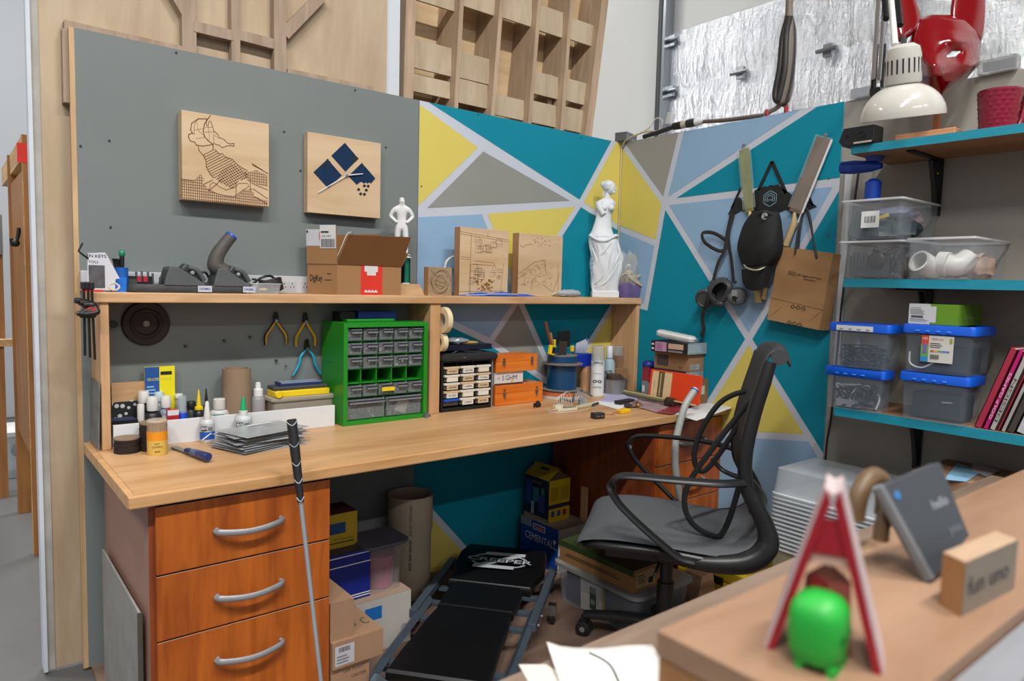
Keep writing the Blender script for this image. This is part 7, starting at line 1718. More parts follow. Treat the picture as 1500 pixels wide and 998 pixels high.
def exr2(t, D, L, h):
    mb = MB(mat('#262B36', .5)); mb.box((.02, 0, h*.35), (D*.7, L*.7, h*.6)); mb.build('dark_contents', t)
    mb = MB(WHITE); F = frame((-D*.497, L*.22, h*.28), (0, -1, 0), (0, 0, 1), (-1, 0, 0)); k = L*.46; hh_ = h*.66
    mb.rect(F, 0, 0, k*1.0, hh_, .0022, mat('#C9C9C6', .5)); mb.rect(F, 0, hh_*.1, k*.24, hh_, .003, mat('#C8452E', .5)); mb.rect(F, 0, hh_*.05, k*.24, hh_*.65, .0034, mat('#58A64A', .5)); mb.rect(F, 0, hh_*.02, k*.24, hh_*.2, .0038, mat('#2A84C8', .5)); mb.rect(F, k*.06, hh_*.32, k*.18, hh_*.7, .0042, mat('#7C5CA8', .5))
    mb.text('3/$1', hh_*.14, F @ T(x=k*.12, y=hh_*.88, z=.004), WHITE, w=k*.16)
    for q_, cx_ in enumerate(('#C9452E', '#E0A020', '#4AA04A', '#2A84C8', '#7C5CA8')): mb.rect(F, k*(.3+.12*q_), hh_*.40, k*(.41+.12*q_), hh_*.46, .0035, mat(cx_, .5))
    mb.m(INK); mb.text('Member plus', hh_*.12, F @ T(x=k*.5, y=hh_*.88, z=.0035), mat('#A03A4A', .6), w=k*.36); mb.rect(F, k*.88, hh_*.75, k*.96, hh_*.93, .0035, mat('#8A9A2A', .5))
    mb.m(INK)
    for q_ in range(3): mb.rect(F, k*.28, hh_*(.56+.07*q_), k*(.6+.06*(q_ % 2)), hh_*(.585+.07*q_), .0035)
    for q_ in range(16): mb.rect(F, k*(.30+.018*q_), hh_*.12, k*(.30+.018*q_+.006+.004*(q_ % 3)), hh_*.3, .0035)
    o = mb.build('product_sticker', t); o['label'] = 'colourful product sticker'
    mb = MB(mat('#B7B9BC', .4)); mb.tube([(-D*.46, L*.40, h*.5), (-D*.46, L*.38, h*.2), (-D*.46, L*.2, h*.12), (-D*.46, L*.02, h*.3)], .003); mb.build('white_cord', t)
a = bin_('lidded_box', 'lower right blue lidded box with dark contents beside the books', 1314, 1414, 1437, 626, 566, z3, -.315, CB2, lid=LB, extra=exr, cat='storage box'); rivets(a[0], a[2], a[3], a[1])
b = bin_('lidded_box', 'blue lidded box with colourful sticker stacked below the green box', 1319, 1422, 1452, 553, 492, z3+a[3]+LIDH, -.312, CB2, lid=LB, extra=exr2, cat='storage box'); rivets(b[0], b[2], b[3], b[1])
zt4 = z3+a[3]+LIDH+b[3]+LIDH-.001
c = P(1403, 480, x=-.30); yL = P(1330, 480, x=-.30).y; hg = P(1403, 447, x=-.3).z-zt4
dG = (.20, yL-c.y, hg)
carton('green_box', 'lime green carton with white label lying on the stickered blue lid', 'box', (-.30+.1, c.y+dG[1]/2, zt4), dG, 0, mat('#5E8A1C', .5, var=.03), [('left', 'r', 0, 0, .44, 1, mat('#B4B8C0', .6)), ('left', 'r', 0, .1, .56, .88, mat('#BDBFC2', .6)), ('left', 'r', .05, .3, .3, .42, mat('#4A4C50', .6)), ('left', 'lines', .03, .12, .5, .28, 3, mat('#6C7076', .6)), ('left', 'lines', .03, .46, .4, .74, 4, mat('#6C7076', .6)), ('left', 't', .14, .8, .1, 'seeed', INK, .2)]+[('front', 't', .25+.12*i, .4, .3, ch, mat('#9AB48A', .6)) for i, ch in enumerate('seeed')])
# books leaning on the lowest shelf
BKS = [(1425, 1465, '#A02842', .016, .26, ''), (1437, 1472, '#6E1238', .004, .25, ''), (1446, 1481, '#B9AEB4', .012, .25, 'CAMERAS'), (1458, 1489, '#A8A49A', .013, .225, 'MAKE'), (1469, 1494, '#8A2028', .008, .22, ''), (1474, 1500, '#9A9894', .012, .225, '')]
LAY = [  # (thickness, height, depth, colour, title, title colour, label)
 (.020, .262, .20, '#9E2440', '', None, 'tall crimson book leaning first against the blue lidded boxes'),
 (.014, .258, .20, '#B01068', 'GOLF GAMES', '#D8C8D0', 'magenta and white book with pink letters, second in the leaning row'),
 (.016, .235, .19, '#A9A6A0', 'DESIGN', '#2A2A2C', 'pale gray book with dark title, third in the leaning row'),
 (.008, .232, .19, '#8C2230', '', None, 'thin red book between two pale ones in the leaning row'),
 (.012, .225, .19, '#9E9C98', '', None, 'thin pale book right of the thin red one'),
 (.020, .215, .18, '#3E3A34', '', None, 'dark ring bound notebook in the middle of the book row'),
 (.030, .200, .19, '#B4B7BE', '', None, 'thick blank white book with wide spine in the row'),
 (.030, .215, .19, '#9C1418', 'CABINETMAKING', '#C8AE7C', 'thick red book with gold letters near the right image edge'),
 (.022, .20, .18, '#A8997C', 'TOOLS', '#4A4034', 'cream book right of the thick red one at the image edge'),
 (.020, .21, .18, '#8E2424', '', None, 'dark red book cut by the right image edge')]
yb_ = P(1426, 626, x=-.29).y; lean = .30
for th, hb, db, col, ttl, tc, lb in LAY:
    t = thing('book', lb, 'book', (-.29+db/2, yb_-th/2-.002, z3+th*math.sin(lean)*.5+.0005), rot=(lean, 0, 0), group='books leaning on the lowest wall shelf')
    mb = MB(mat(col, .5)); mb.box((-db*.5+.001, 0, hb/2), (.002, th, hb)); mb.box((0, th/2-.001, hb/2), (db, .002, hb)); mb.box((0, -th/2+.001, hb/2), (db, .002, hb))
    F = frame((-db*.5-.0005, 0, hb/2), (0, 0, 1), (0, 1, 0), (-1, 0, 0))
    if ttl: mb.text(ttl, th*.7, F @ T(x=-.02 if th < .02 else 0, z=.0003), mat(tc, .6), w=hb*.6)
    if col == '#9C1418': mb.rect(F, .02, -th*.3, .07, th*.3, .0004, mat('#B79A68', .6))
    mb.build('cover', t)
    mb = MB(mat('#C9C3B4', .8)); mb.box((.003, 0, hb/2), (db-.01, th-.004, hb-.008)); mb.build('pages', t); yb_ -= th/math.cos(lean)+.0025
# things on the top shelf
z1 = SH[0][1]
c = P(1286, 212, x=-.33); t = thing('black_device', 'small angular black device with two round holes on the left end of the top shelf', 'device', (-.275, SH[0][0]-.02, z1), 0)
mb = MB(mat('#17181A', .45)); L = P(1238, 205, x=-.33).y-P(1290, 205, x=-.33).y; hh = mm(26, (-.33, -1.33, 1.8)); hx = .07
mb.prism([(-L*.42, 0), (L*.38, 0), (L*.5, hh*.3), (L*.38, hh), (-L*.5, hh), (-L*.5, hh*.1)], hx, frame((hx/2, 0, 0), (0, 1, 0), (0, 0, 1), (1, 0, 0)) @ T(z=-hx)); mb.m(mat('#8A8880', .5)); mb.box((0, -.01, hh+.0015), (hx*.9, L*.8, .003)); mb.build('housing', t, bevel=.0015)
mb = MB(BLACK); 
for yy, r_ in ((-.02, .012), (L*.25, .005)): mb.lathe([(r_, 0), (r_, .003), (r_*.8, .003), (r_*.8, .001)], Matrix.Translation((-hx/2, yy, hh*.55)) @ T(ry=-PI/2), seg=20)
mb.m(mat('#B9B4A4', .5)); mb.box((-hx/2-.001, -L*.2, hh*.12), (.002, L*.5, .006)); mb.build('front_details', t)
# blue table clamp under the shelf end
uy = P(1286, 228, x=-.2).y; zb = z1-.027
t = thing('table_clamp', 'bright blue hand clamp hanging below the left end of the top shelf', 'clamp', (-.2, uy+.004, zb-.13)); BLC = mat('#0C3FA8', .4)
px_ = lambda n: mm(n, (-.2, uy, 1.7))
mb = MB(BLC); mb.at(Matrix.Translation((-.2, uy+.01, 0))); mb.lathe([(px_(10), zb-px_(7)), (px_(13), zb-px_(1)), (px_(13), zb-.0005)], seg=20); mb.build('pad', t, world=True)
mb = MB(STEEL); mb.at(Matrix.Translation((-.2, uy+.012, 0))); mb.lathe([(.0025, zb-.09), (.0025, zb-px_(6))], seg=8); mb.build('rod', t, world=True)
mb = MB(BLC); a = P(1233, 246, x=-.2); b = P(1292, 243, x=-.2); mb.tube([a, a+(b-a)*.3, a+(b-a)*.75, b], [px_(9), px_(10), px_(8), px_(4)], seg=14, smooth=False); mb.build('arm', t, world=True, smooth=True)
mb = MB(BLC); a = P(1280, 262, x=-.2); b = P(1277, 296, x=-.2); mb.at(Matrix.Translation(b) @ align(a-b)); mb.lathe([(px_(11), 0), (px_(11), (a-b).length*.85), (px_(5), (a-b).length)], seg=18); mb.build('handle', t, world=True)
# red mug
c = P(1456, 186, x=-.24); t = thing('mug', 'deep red mug with embossed scale pattern on the top shelf', 'mug', (-.24+.03, c.y, z1)); r = mm(56, t.location)/2; hm = P(1456, 134, x=-.22).z-z1
mb = MB(mat('#7C0F2C', .22, coat=.3)); R = []; NN = 48; NR = 26
for j in range(NR+1):
    f = j/NR; z = f*hm; rb = r*(.80+.2*f); R.append([Vector((math.cos(2*PI*i/NN)*(rb+.0034*max(0, math.sin(i*2*PI/NN*16+(PI if int(f*9) % 2 else 0)))*math.sin(f*9 % 1*PI)), math.sin(2*PI*i/NN)*(rb+.0034*max(0, math.sin(i*2*PI/NN*16+(PI if int(f*9) % 2 else 0)))*math.sin(f*9 % 1*PI)), z)) for i in range(NN)])
for f, k in ((1.0, .94), (.5, .85), (.08, .74)): R.append([Vector((math.cos(2*PI*i/NN)*r*k, math.sin(2*PI*i/NN)*r*k, f*hm)) for i in range(NN)])
mb.loft(R); mb.build('body', t)
ha = Vector((RX.x, RY.x, 0)).normalized(); mb = MB(mat('#7C0F2C', .22, coat=.3)); fz_ = lambda a, z: Vector((ha.x*a, ha.y*a, z)); mb.tube([fz_(r*.6, hm*.82), fz_(r*1.1, hm*.93), fz_(r*1.36, hm*.88), fz_(r*1.27, hm*.45), fz_(r*1.1, hm*.2), fz_(r*.7, hm*.22)], .0075, seg=12, flat=(.8, (ha.y, -ha.x, 0))); mb.build('handle', t)
# mask stand and red fox-shaped mask
ys_ = P(1372, 185, x=-.16).y
t = thing('mask_stand', 'orange wood post with round base under the red mask on the top shelf', 'stand', (-.16, ys_, z1)); WS = wood('#9A5A2E', '#B8764A', 'z', 5, .5)
bw = mm(95, t.location)/2; mb = MB(wood('#A8764C', '#C2926A', 'y', 5, .5)); mb.box((0, .01, .016), (.14, bw*1.7, .032)); mb.build('base', t, bevel=.003)
mb = MB(WS); mb.box((0, 0, .13), (.018, .018, .23)); mb.build('post', t)
t = thing('animal_mask', 'glossy red pointed ear animal mask on the wooden stand', 'mask', (-.165, ys_, z1+.12)); MR = mat('#700205', .14, var=.04, coat=.5)
hc = PD(1378, 72, dep((-.2, ys_, z1+.2))); rt = Vector((RX.x, RY.x, RZ.x)); upv = -Vector((RX.y, RY.y, RZ.y)); fw = Vector((RX.z, RY.z, RZ.z)); k = dep(hc)/FPX
# mask frame: faces left-down toward the room
def mpt(u, v, o):
    q_ = hc+rt*((u-1378)*k)+upv*((72-v)*k); return q_+(CAM-q_).normalized()*o
mb = MB(MR)
sect = [ # v, left u, right u, bulge
 (22, 1362, 1392, .05), (30, 1345, 1420, .075), (45, 1338, 1432, .10), (60, 1333, 1436, .12), (78, 1332, 1436, .135), (95, 1338, 1434, .15), (108, 1345, 1427, .15), (120, 1352, 1415, .14), (132, 1362, 1398, .12), (142, 1372, 1384, .09)]
R = []; NN = 64
for v, ul, ur, o in sect:
    row = []
    for i in range(NN):
        a = PI*i/(NN-1); u = (ul+ur)/2-(ur-ul)/2*math.cos(a); off = o*math.sin(a)**.75 if 0 < i < NN-1 else 0
        # snout ridge toward lower left, brow and cheek relief
        sn = math.exp(-((u-1367)/15)**2-((v-101)/18)**2)*.055; eye = math.exp(-((u-1398)/13)**2-((v-80)/9)**2)*.028+math.exp(-((u-1346)/8)**2-((v-92)/9)**2)*.02
        brow = math.exp(-((u-1396)/20)**2-((v-62+(u-1396)*.25)/7)**2)*.022; ck = math.exp(-((u-1424)/14)**2-((v-104)/12)**2)*.02-math.exp(-((u-1405)/10)**2-((v-112)/14)**2)*.012
        row.append((u, v+ (6*math.cos(a) if v > 100 else 0), off+(sn-eye+brow+ck)*math.sin(a)))
    R.append(row)
# refine rows
RR = []
for a_, b_ in zip(R, R[1:]):
    for s in range(6): RR.append([tuple(a_[i][q_]+(b_[i][q_]-a_[i][q_])*s/6 for q_ in range(3)) for i in range(NN)])
RR.append(R[-1]); G = [[mb.v(mpt(u, v, o)) for u, v, o in row] for row in RR]
def ineye(u, v):
    du, dv = u-1397, v-(79-.32*(u-1397)); d2u, d2v = u-1347, v-92
    return abs(du) < 10 and abs(dv) < 5.5*(1-abs(du)/11) or (abs(d2u) < 4 and abs(d2v) < 5)
for j in range(len(G)-1):
    for i in range(NN-1):
        u = (RR[j][i][0]+RR[j+1][i+1][0])/2; v = (RR[j][i][1]+RR[j+1][i+1][1])/2
        if not ineye(u, v): mb.f([G[j][i], G[j][i+1], G[j+1][i+1], G[j+1][i]], True)
mb.build('face', t, world=True, solid=.005, sub=1, sharp=180)
for nm, tip, base0, base1, o in (('ear', (1310, -40), (1318, 68), (1352, 36), .03), ('ear', (1432, -75), (1390, 32), (1437, 68), .035)):
    mb = MB(MR); A, B = Vector(base0), Vector(base1); Tp = Vector(tip); R = []
    for j in range(9):
        f = j/8; c0 = (A+B)/2*(1-f)+Tp*f; hw = (B-A)/2*(1-f**2.4)*(1+.12*math.sin(f*PI)); 
        if nm == 'ear' and j == 8: hw = (B-A)*.02
        ring = []
        for i in range(20):
            a = 2*PI*i/20; p = c0+hw*math.cos(a); ring.append(mpt(p.x, p.y, o+.028*(1-f*.8)*math.sin(a)-.02*f))
        R.append(ring)
    mb.loft(R); mb.build(nm, t, world=True, sub=1, sharp=180)
# clear case on the wall top, dark ball at the image edge
p = P(1462, 102, x=-.005); mb = MB(clear('#9EA2A6', .5, .2)); w_ = P(1436, 102, x=0).y-P(1492, 102, x=0).y; hh = mm(20, p); mb.box((.0, p.y, H+hh/2), (.05, w_, hh)); mb.m(MIDGREY)
for k_ in range(9): mb.box((-.01, p.y-w_*.4+w_*.09*k_, H+hh*.5), (.02, .012, hh*.6))
tag(mb.build('clear_case', loc=(0, p.y, H)), 'clear plastic case of small parts lying on top of the right wall', 'case')
p = P(1268, 130, x=0.01); mb = MB(clear('#9EA6AE', .5, .2)); mb.box((.01, p.y, H+.02), (.05, .09, .035)); tag(mb.build('clear_case', loc=(0.01, p.y, H)), 'small clear case on the wall top behind the lamp springs', 'case')
c = P(1512, 92, x=-.1); mb = MB(mat('#2E1418', .2, coat=.5)); R_ = mm(22, c); mb.ball((-.1, c.y, z1+R_*1.45), R_, (1, 1, 1.45), seg=24, rg=16)
tag(mb.build('dark_vase', loc=(-.1, c.y, z1)), 'dark glossy rounded vase cut off by the right image edge', 'vase')
# ================================================================= DESK LAMP
dl = 1.95
c = PD(1321.5, 173, dl); vdir = (c-CAM).normalized(); upw = Vector((0, 0, 1)); ax = (upw-vdir*upw.dot(vdir)).normalized(); ax = (ax+Vector((RX.x, RY.x, RZ.x))*(-.05)+vdir*.03).normalized()
k = dl/FPX; Rr = 56.5*k
t = thing('desk_lamp', 'cream white articulated desk lamp with domed shade hanging in front of the red mask', 'lamp', (.006, P(1285, 142, x=0).y, H))
CR = mat('#B8B6AF', .14, coat=.5, var=.02)
M0 = Matrix.Translation(c) @ align(ax)
mb = MB(CR); prof = [(Rr*math.cos(a), Rr*.88*math.sin(a)) for a in [i*PI/2/12 for i in range(0, 12)]]; prof = [p for p in prof if p[0] > 20*k]
inner = [(p[0]-.003, p[1]-.003) for p in prof[::-1]]; inner = [(r_, max(z_, 0)) for r_, z_ in inner]
mb.lathe(prof+[(22*k, Rr*.87)]+inner, M0, seg=56, cap=False); mb.build('shade', t, world=True)
mb = MB(CR); z0 = Rr*.84; mb.lathe([(24*k, z0), (24.5*k, z0+4*k), (23.5*k, z0+38*k), (21*k, z0+49*k), (14*k, z0+54*k), (3*k, z0+55*k)], M0, seg=40); mb.build('socket_cover', t, world=True)
mb = MB(INK); a0 = math.atan2(*( (M0.inverted().to_3x3() @ (-vdir)).yx))
for j in range(9):
    a = a0+(-1.25+2.5*j/8); mb.box(M0 @ Vector((math.cos(a)*24*k, math.sin(a)*24*k, z0+23*k)), (.001, 2.3*k, 20*k), M=M0.to_3x3().to_4x4() @ Matrix.Rotation(a, 4, 'Z'))
mb.build('vent_slots', t, world=True)
sp = MB(mat('#4A4A48', .4, metal=.6)); sp.lathe([(4*k, z0+53*k), (4*k, z0+58*k), (2.5*k, z0+66*k)], M0 @ T(x=0), seg=14); sp.build('switch_knob', t, world=True)
top = c+ax*(z0+52*k)-rt*(12*k)
elb = PD(1300, -60, 2.35); base = Vector((.006, P(1285, 142, x=0).y, H))
mb = MB(mat('#C8C9C8', .35)); 
d = (elb-top).normalized(); L = (elb-top).length; hd = d.cross(fw).normalized()
mb.cyl((0, 0, 0), .0085, L, M=Matrix.Translation(top) @ align(d), seg=12); mb.build('upper_arm', t, world=True)
mb = MB(mat('#C8C9C8', .35)); d2 = (base+Vector((0, 0, .06))-elb); L2 = d2.length; d2.normalize(); mb.cyl((0, 0, 0), .007, L2, M=Matrix.Translation(elb) @ align(d2), seg=12); mb.cyl((0, 0, 0), .007, L2, M=Matrix.Translation(elb-rt*.022) @ align(d2), seg=12); mb.build('lower_arm', t, world=True)
SPR = mat('#2A2A2B', .35, metal=.7)
def spring(a, b, r):
    mb = MB(SPR); n_ = 26; d_ = b-a; M1 = Matrix.Translation(a) @ align(d_); pts = []
    prof_ = [(r*(.85+.15*(i % 2)), d_.length*i/60) for i in range(61)]; mb.lathe(prof_, M1, seg=12); mb.build('spring', t, world=True)
spring(top+d*.16-hd*.022, top+d*.40-hd*.022, .009); spring(top+d*.16+hd*.022, top+d*.40+hd*.022, .009)
s0 = base+Vector((0, 0, .02)); spring(s0-rt*.02, s0-rt*.02+Vector((0, 0, .17))-d2*.0, .010)
spring(s0+rt*.012, s0+rt*.012+Vector((0, 0, .17)), .007)
mb = MB(BLACK); mb.bb(-.02, .035, base.y-.02, base.y+.02, H, H+.025); mb.bb(-.02, -.001, base.y-.015, base.y+.015, H-.05, H); mb.build('clamp', t, world=True)
mb = MB(mat('#B8B8B4', .4)); mb.ball(elb, .02); mb.build('elbow_joint', t, world=True)
# ================================================================= UNDER THE DESK, LEFT
YB = mat('#A98C0C', .6, var=.08); NAVY = mat('#0A1E7A', .5, var=.05)
def stackbox(name, label, uR, vb, vt, xl, y, z0, D, m, items=()):
    xr = P(uR, vb, y=y).x; h = P(uR, vt, y=y).z-z0; return carton(name, label, 'box', ((xl+xr)/2, y+D/2, z0), (xr-xl, D, h), 0, m, items), z0+h+.0006
XL = -1.91; yA = -.70; CAR = mat('#96755A', .8, var=.05)
zc0 = P(561, 958, y=yA).z
carton('caster_carton', 'brown carton printed with black words at the bottom of the left stack under the desk', 'box', ((XL+P(543, 975, y=yA).x)/2, yA+.16, 0), (P(543, 975, y=yA).x-XL, .3, zc0-.001), 0, CAR, [('front', 't', .6, .85, .1, 'LER FOOT', mat('#3A2E2A', .8), .55), ('front', 't', .72, .68, .1, 'CASTER', mat('#3A2E2A', .8), .4)])
_, z_ = stackbox('label_carton', 'flat brown carton with white shipping label in the left stack under the desk', 561, 958, 921, XL, yA, zc0, .26, CAR, [('front', 'r', .05, .1, .42, .85, mat('#B4B2B8', .6)), ('front', 'bar', .12, .6, .34, .78, INK), ('front', 'lines', .08, .16, .38, .5, 3, MIDGREY), ('top', 't', .85, .3, .25, 'C', mat('#2C5A3C', .8), .12), ('top', 't', .6, .3, .2, 'M', mat('#2C5A3C', .8), .1)])
y1 = P(518, 930, z=z_).y; _, z9 = stackbox('plain_carton', 'plain tan carton standing on the labelled flat carton under the desk', 518, 930, 876, XL, y1, z_, .2, CAR)
yW = -.40; q = P(601, 938, z=0); yW = q.y; zw = P(601, 864, y=yW).z; xw = q.x
carton('white_carton', 'white carton with blue tape mark under the clear tub', 'box', (xw-.17, yW+.10, 0), (.34, .2, zw), 0, mat('#A9A5A0', .7), [('front', 'r', .47, .62, .66, .86, mat('#1560A8', .5)), ('front', 't', .42, .74, .15, '2', INK), ('front', 't', .92, .3, .18, '©', mat('#6C6A6A', .7)), ('top', 'r', 0, 0, 1, 1, mat('#9A8270', .8))])
zw += .0006; q = P(542, 873, z=zw); dB_ = .16
_, zb_ = stackbox('blue_carton', 'dark blue carton with white stripes on the white carton', 542, 873, 803, XL, q.y, zw, dB_, NAVY, [('front', 'r', 0, .93, 1, .95, WHITE), ('front', 'r', 0, .74, 1, .76, WHITE), ('front', 'r', 0, .05, 1, .07, WHITE), ('front', 'r', 0, .1, 1, .12, WHITE), ('top', 'r', 0, 0, 1, 1, mat('#4A4038', .8))])
q = P(523, 797, z=zb_); stackbox('yellow_carton', 'yellow carton with blue label on top of the dark blue carton', 523, 797, 748, XL, q.y, zb_, .12, YB, [('front', 'r', .3, .42, .82, .74, mat('#0C3A72', .5)), ('front', 't', .8, .26, .08, 'Projector', INK, .3), ('front', 'r', .55, .14, .95, .17, INK), ('top', 'r', 0, 0, 1, 1, mat('#3E1C14', .7))])
q = P(562, 864, z=zw); yT = q.y+.045; k = mm(1, (q.x, yT, .25))
t = thing('clear_tub', 'clear square tub with gray lid holding a pink cup on the white carton', 'tub', (q.x, yT, zw)); hT = P(562, 790, y=yT).z-zw
mb = MB(clear('#A9A2A4', .3)); mb.loft([rim_ring(52*k, 50*k, 12*k, 0), rim_ring(60*k, 56*k, 12*k, hT)], cap=False); mb.build('wall', t)
mb = MB(mat('#5A5A66', .35, alpha=.9)); mb.loft([rim_ring(66*k, 62*k, 14*k, hT-.002), rim_ring(74*k, 70*k, 16*k, hT+.004), rim_ring(74*k, 70*k, 16*k, hT+.012), rim_ring(60*k, 56*k, 12*k, hT+.014)]); mb.build('lid', t)
mb = MB(mat('#B8607E', .45, alpha=.9)); mb.lathe([(18*k, .003), (22*k, hT*.72), (20*k, hT*.72), (16*k, .006)], T(x=3*k), seg=30); mb.m(mat('#8A4460', .5))
for j in range(5): mb.box((3*k-6*k+3*k*j, -20.5*k, hT*.36), (.0008, .0008, hT*.5))
o = mb.build('pink_cup', t); o['label'] = 'pink measuring cup'
# thick cardboard/plastic pipe
q = P(605, 730, y=-.135); r = mm(66, q)/2
t = thing('plastic_pipe', 'wide beige plastic pipe standing upright against the gray wall under the desk', 'pipe', (q.x, -.115, 0)); hp_ = P(605, 722, y=-.115).z
mb = MB(mat('#A89A86', .5, var=.04)); mb.lathe([(r*.94, 0), (r*.94, hp_*.62), (r, hp_*.66), (r, hp_), (r*.93, hp_), (r*.88, .01)], seg=48)
a = math.atan2(CAM.y+.115, CAM.x-q.x)+.02
for tt, zz_ in (('GPM (250) 100 RPS', .80), ('SEWER PIPE 3034', .46)): mb.text(tt, .014, Matrix.Rotation(a, 4, 'Z') @ frame((r*1.004, .0, hp_*zz_), (0, 0, -1), (0, 1, 0), (1, 0, 0)), INK, w=hp_*.3)
mb.build('pipe_wall', t)
# ================================================================= CREEPER
t = thing('mechanic_creeper', 'black padded mechanics creeper with gray steel frame lying on the floor under the desk', 'creeper', (-1.68, -.90, 0), math.radians(39.5))
STB = mat('#4E5A66', .4, metal=.4, var=.05); PADM = mat('#0B0B0D', .38, var=.2, scale=5)
mb = MB(STB); Z1 = .095
mb.tube([(.55, .2, Z1), (.06, .2, Z1), (.0, .17, Z1), (-.035, .1, Z1), (-.035, -.1, Z1), (.0, -.17, Z1), (.06, -.2, Z1), (.55, -.2, Z1)], .016, seg=4, n=4, flat=(1, (0, 0, 1))); mb.build('front_frame', t)
for s in (1, -1):
    mb = MB(STB); mb.box((.66, s*.215, Z1+.01), (.5, .028, .028)); mb.build('side_rail', t, bevel=.002)
    mb = MB(STEEL)
    for x in (.43, .5, .9): mb.cyl((x, s*.232, Z1+.014), .007, .008, M=T(rx=PI/2), seg=8)
    mb.build('bolts', t)
for x in (.12, .42, .55, .68, .88): mb = MB(STB); mb.box((x, 0, Z1-.01), (.028, .40, .012)); mb.build('cross_bar', t)
for i, (x0, x1, w, w2) in enumerate(((0, .455, .31, .29), (.46, .665, .28, .28), (.67, 1.01, .33, .37))):
    mb = MB(PADM); R = []
    for zz_, s in ((Z1, .99), (Z1+.008, 1), (Z1+.026, 1), (Z1+.034, .965)):
        R.append([Vector(((x0+x1)/2+px*(x1-x0)/2*s, py*((w if px < 0 else w2)/2)*s, zz_+(.02 if i == 2 and px > 0 else 0))) for px, py in ((-1, -1), (-1, -.5), (-1, 0), (-1, .5), (-1, 1), (-.5, 1), (0, 1.02), (.5, 1), (1, .92), (1.02, .4), (1.02, -.4), (1, -.92), (.5, -1), (0, -1.02), (-.5, -1))])
    mb.loft(R)
    if i == 2:
        G = frame((.85, 0, Z1+.0545), (0, -1, 0), (1, 0, 0), (0, 0, 1)) @ T(rx=.055); mb.m(mat('#A9AFB6', .6)); el = [(.115*math.cos(a), .062*math.sin(a)) for a in [j*2*PI/28 for j in range(28)]]
        mb.line(G, el, .010, .001, closed=True); mb.line(G, [(-.06, .058), (.085, .066)], .028, .0014); mb.line(G, [(-.085, -.062), (.06, -.055)], .028, .0014); mb.line(G, [(.06, .05), (-.06, -.045)], .03, .0012)
        mb.m(PADM); mb.rect(G, -.145, -.020, .145, .022, .0018); mb.text('CREEPER', .045, G @ T(z=.0024), mat('#A9AFB6', .6), w=.27, bold=.03)
    mb.build('headrest_pad' if i == 2 else 'pad', t, smooth=False)
for x, y in ((.08, .19), (.08, -.19), (.66, .25), (.66, -.25), (.93, .2), (.93, -.2)):
    mb = MB(BLACK); mb.lathe([(.026, -.010), (.03, -.006), (.03, .006), (.026, .010)], Matrix.Translation((x+.015, y, .0305)) @ T(rx=PI/2), seg=20); w_ = mb.build('caster_wheel', t)
    mb = MB(STEEL); mb.lathe([(.014, -.012), (.014, .012)], Matrix.Translation((x+.015, y, .0305)) @ T(rx=PI/2), seg=12); mb.box((x+.004, y, .06), (.03, .03, .04)); mb.build('caster_fork', w_)
# ================================================================= UNDER THE DESK, RIGHT
q = P(817, 778, x=-.68); zC = q.z
carton('cement_box', 'blue and white cement box standing on the floor under the yellow house box', 'box', (-.575, q.y+.13, 0), (.2, .26, zC), 0, mat('#0F3F98', .5), [('front', 'r', 0, 0, 1, 1, mat('#B0ACA6', .7)), ('top', 'r', 0, 0, 1, 1, mat('#A08E80', .8)), ('left', 't', .54, .60, .24, 'CEMENTALL', mat('#D5D5D8', .6), .84), ('left', 'r', .34, .80, .66, .94, WHITE), ('left', 'r', .36, .82, .64, .92, mat('#7A1A1A', .6)), ('left', 't', .5, .87, .07, 'RapidSet', WHITE, .24), ('left', 'r', .88, .66, .95, .74, WHITE), ('left', 'r', 0, .82, .3, 1, mat('#8A8A92', .6))])
hz = P(803, 767, x=-.67); z0 = zC+.0006; yH = P(803, 767, z=z0); ht_ = P(803, 706, y=yH.y).z-z0; dx = .13; dy = .17
t = thing('house_box', 'yellow house shaped cardboard box with handle hole and printed tools under the desk', 'box', (yH.x+dx/2, yH.y+dy/2, z0))
mb = MB(mat('#171A2A', .5, var=.3, scale=20)); mb.box((0, 0, ht_/2), (dx, dy, ht_)); 
D_ = (dx, dy, ht_); YH_ = mat('#B89A10', .55); mb.m(YH_)
deco(mb, D_, [('front', 'r', 0, 0, 1, 1, YH_), ('front', 'r', 0, .32, 1, .42, mat('#2A2238', .5)), ('front', 'r', .08, .5, .46, .82, mat('#9A8212', .6)), ('front', 'r', .54, .5, .94, .82, mat('#9A8212', .6)), ('front', 'r', .12, .12, .28, .26, mat('#3A3A8A', .5)), ('front', 'r', .4, .12, .56, .26, mat('#2A4A8A', .5)), ('front', 'r', .68, .12, .84, .26, mat('#8A2020', .5)),
  ('left', 'r', .05, .3, .3, .9, mat('#27407A', .5)), ('left', 'r', .35, .4, .6, .75, mat('#2E6A74', .5)), ('left', 'r', .6, .2, .85, .6, mat('#3C3C7A', .5)), ('left', 'r', .7, .62, .82, .78, mat('#3E7A50', .5)), ('left', 't', .5, .88, .06, 'TOOL KIT', YH_, .4), ('left', 'r', 0, 0, 1, .08, mat('#8A7A70', .6)), ('left', 'r', .3, .1, .42, .4, mat('#9AA0B0', .5))])
mb.m(YH_); rh = .05; R = [(-dx/2-.004, ht_), (0, ht_+rh), (dx/2+.004, ht_)]
for a_, b_ in ((R[0], R[1]), (R[1], R[2])): mb.f([mb.v((a_[0], -dy/2, a_[1])), mb.v((b_[0], -dy/2, b_[1])), mb.v((b_[0], dy/2, b_[1])), mb.v((a_[0], dy/2, a_[1]))])
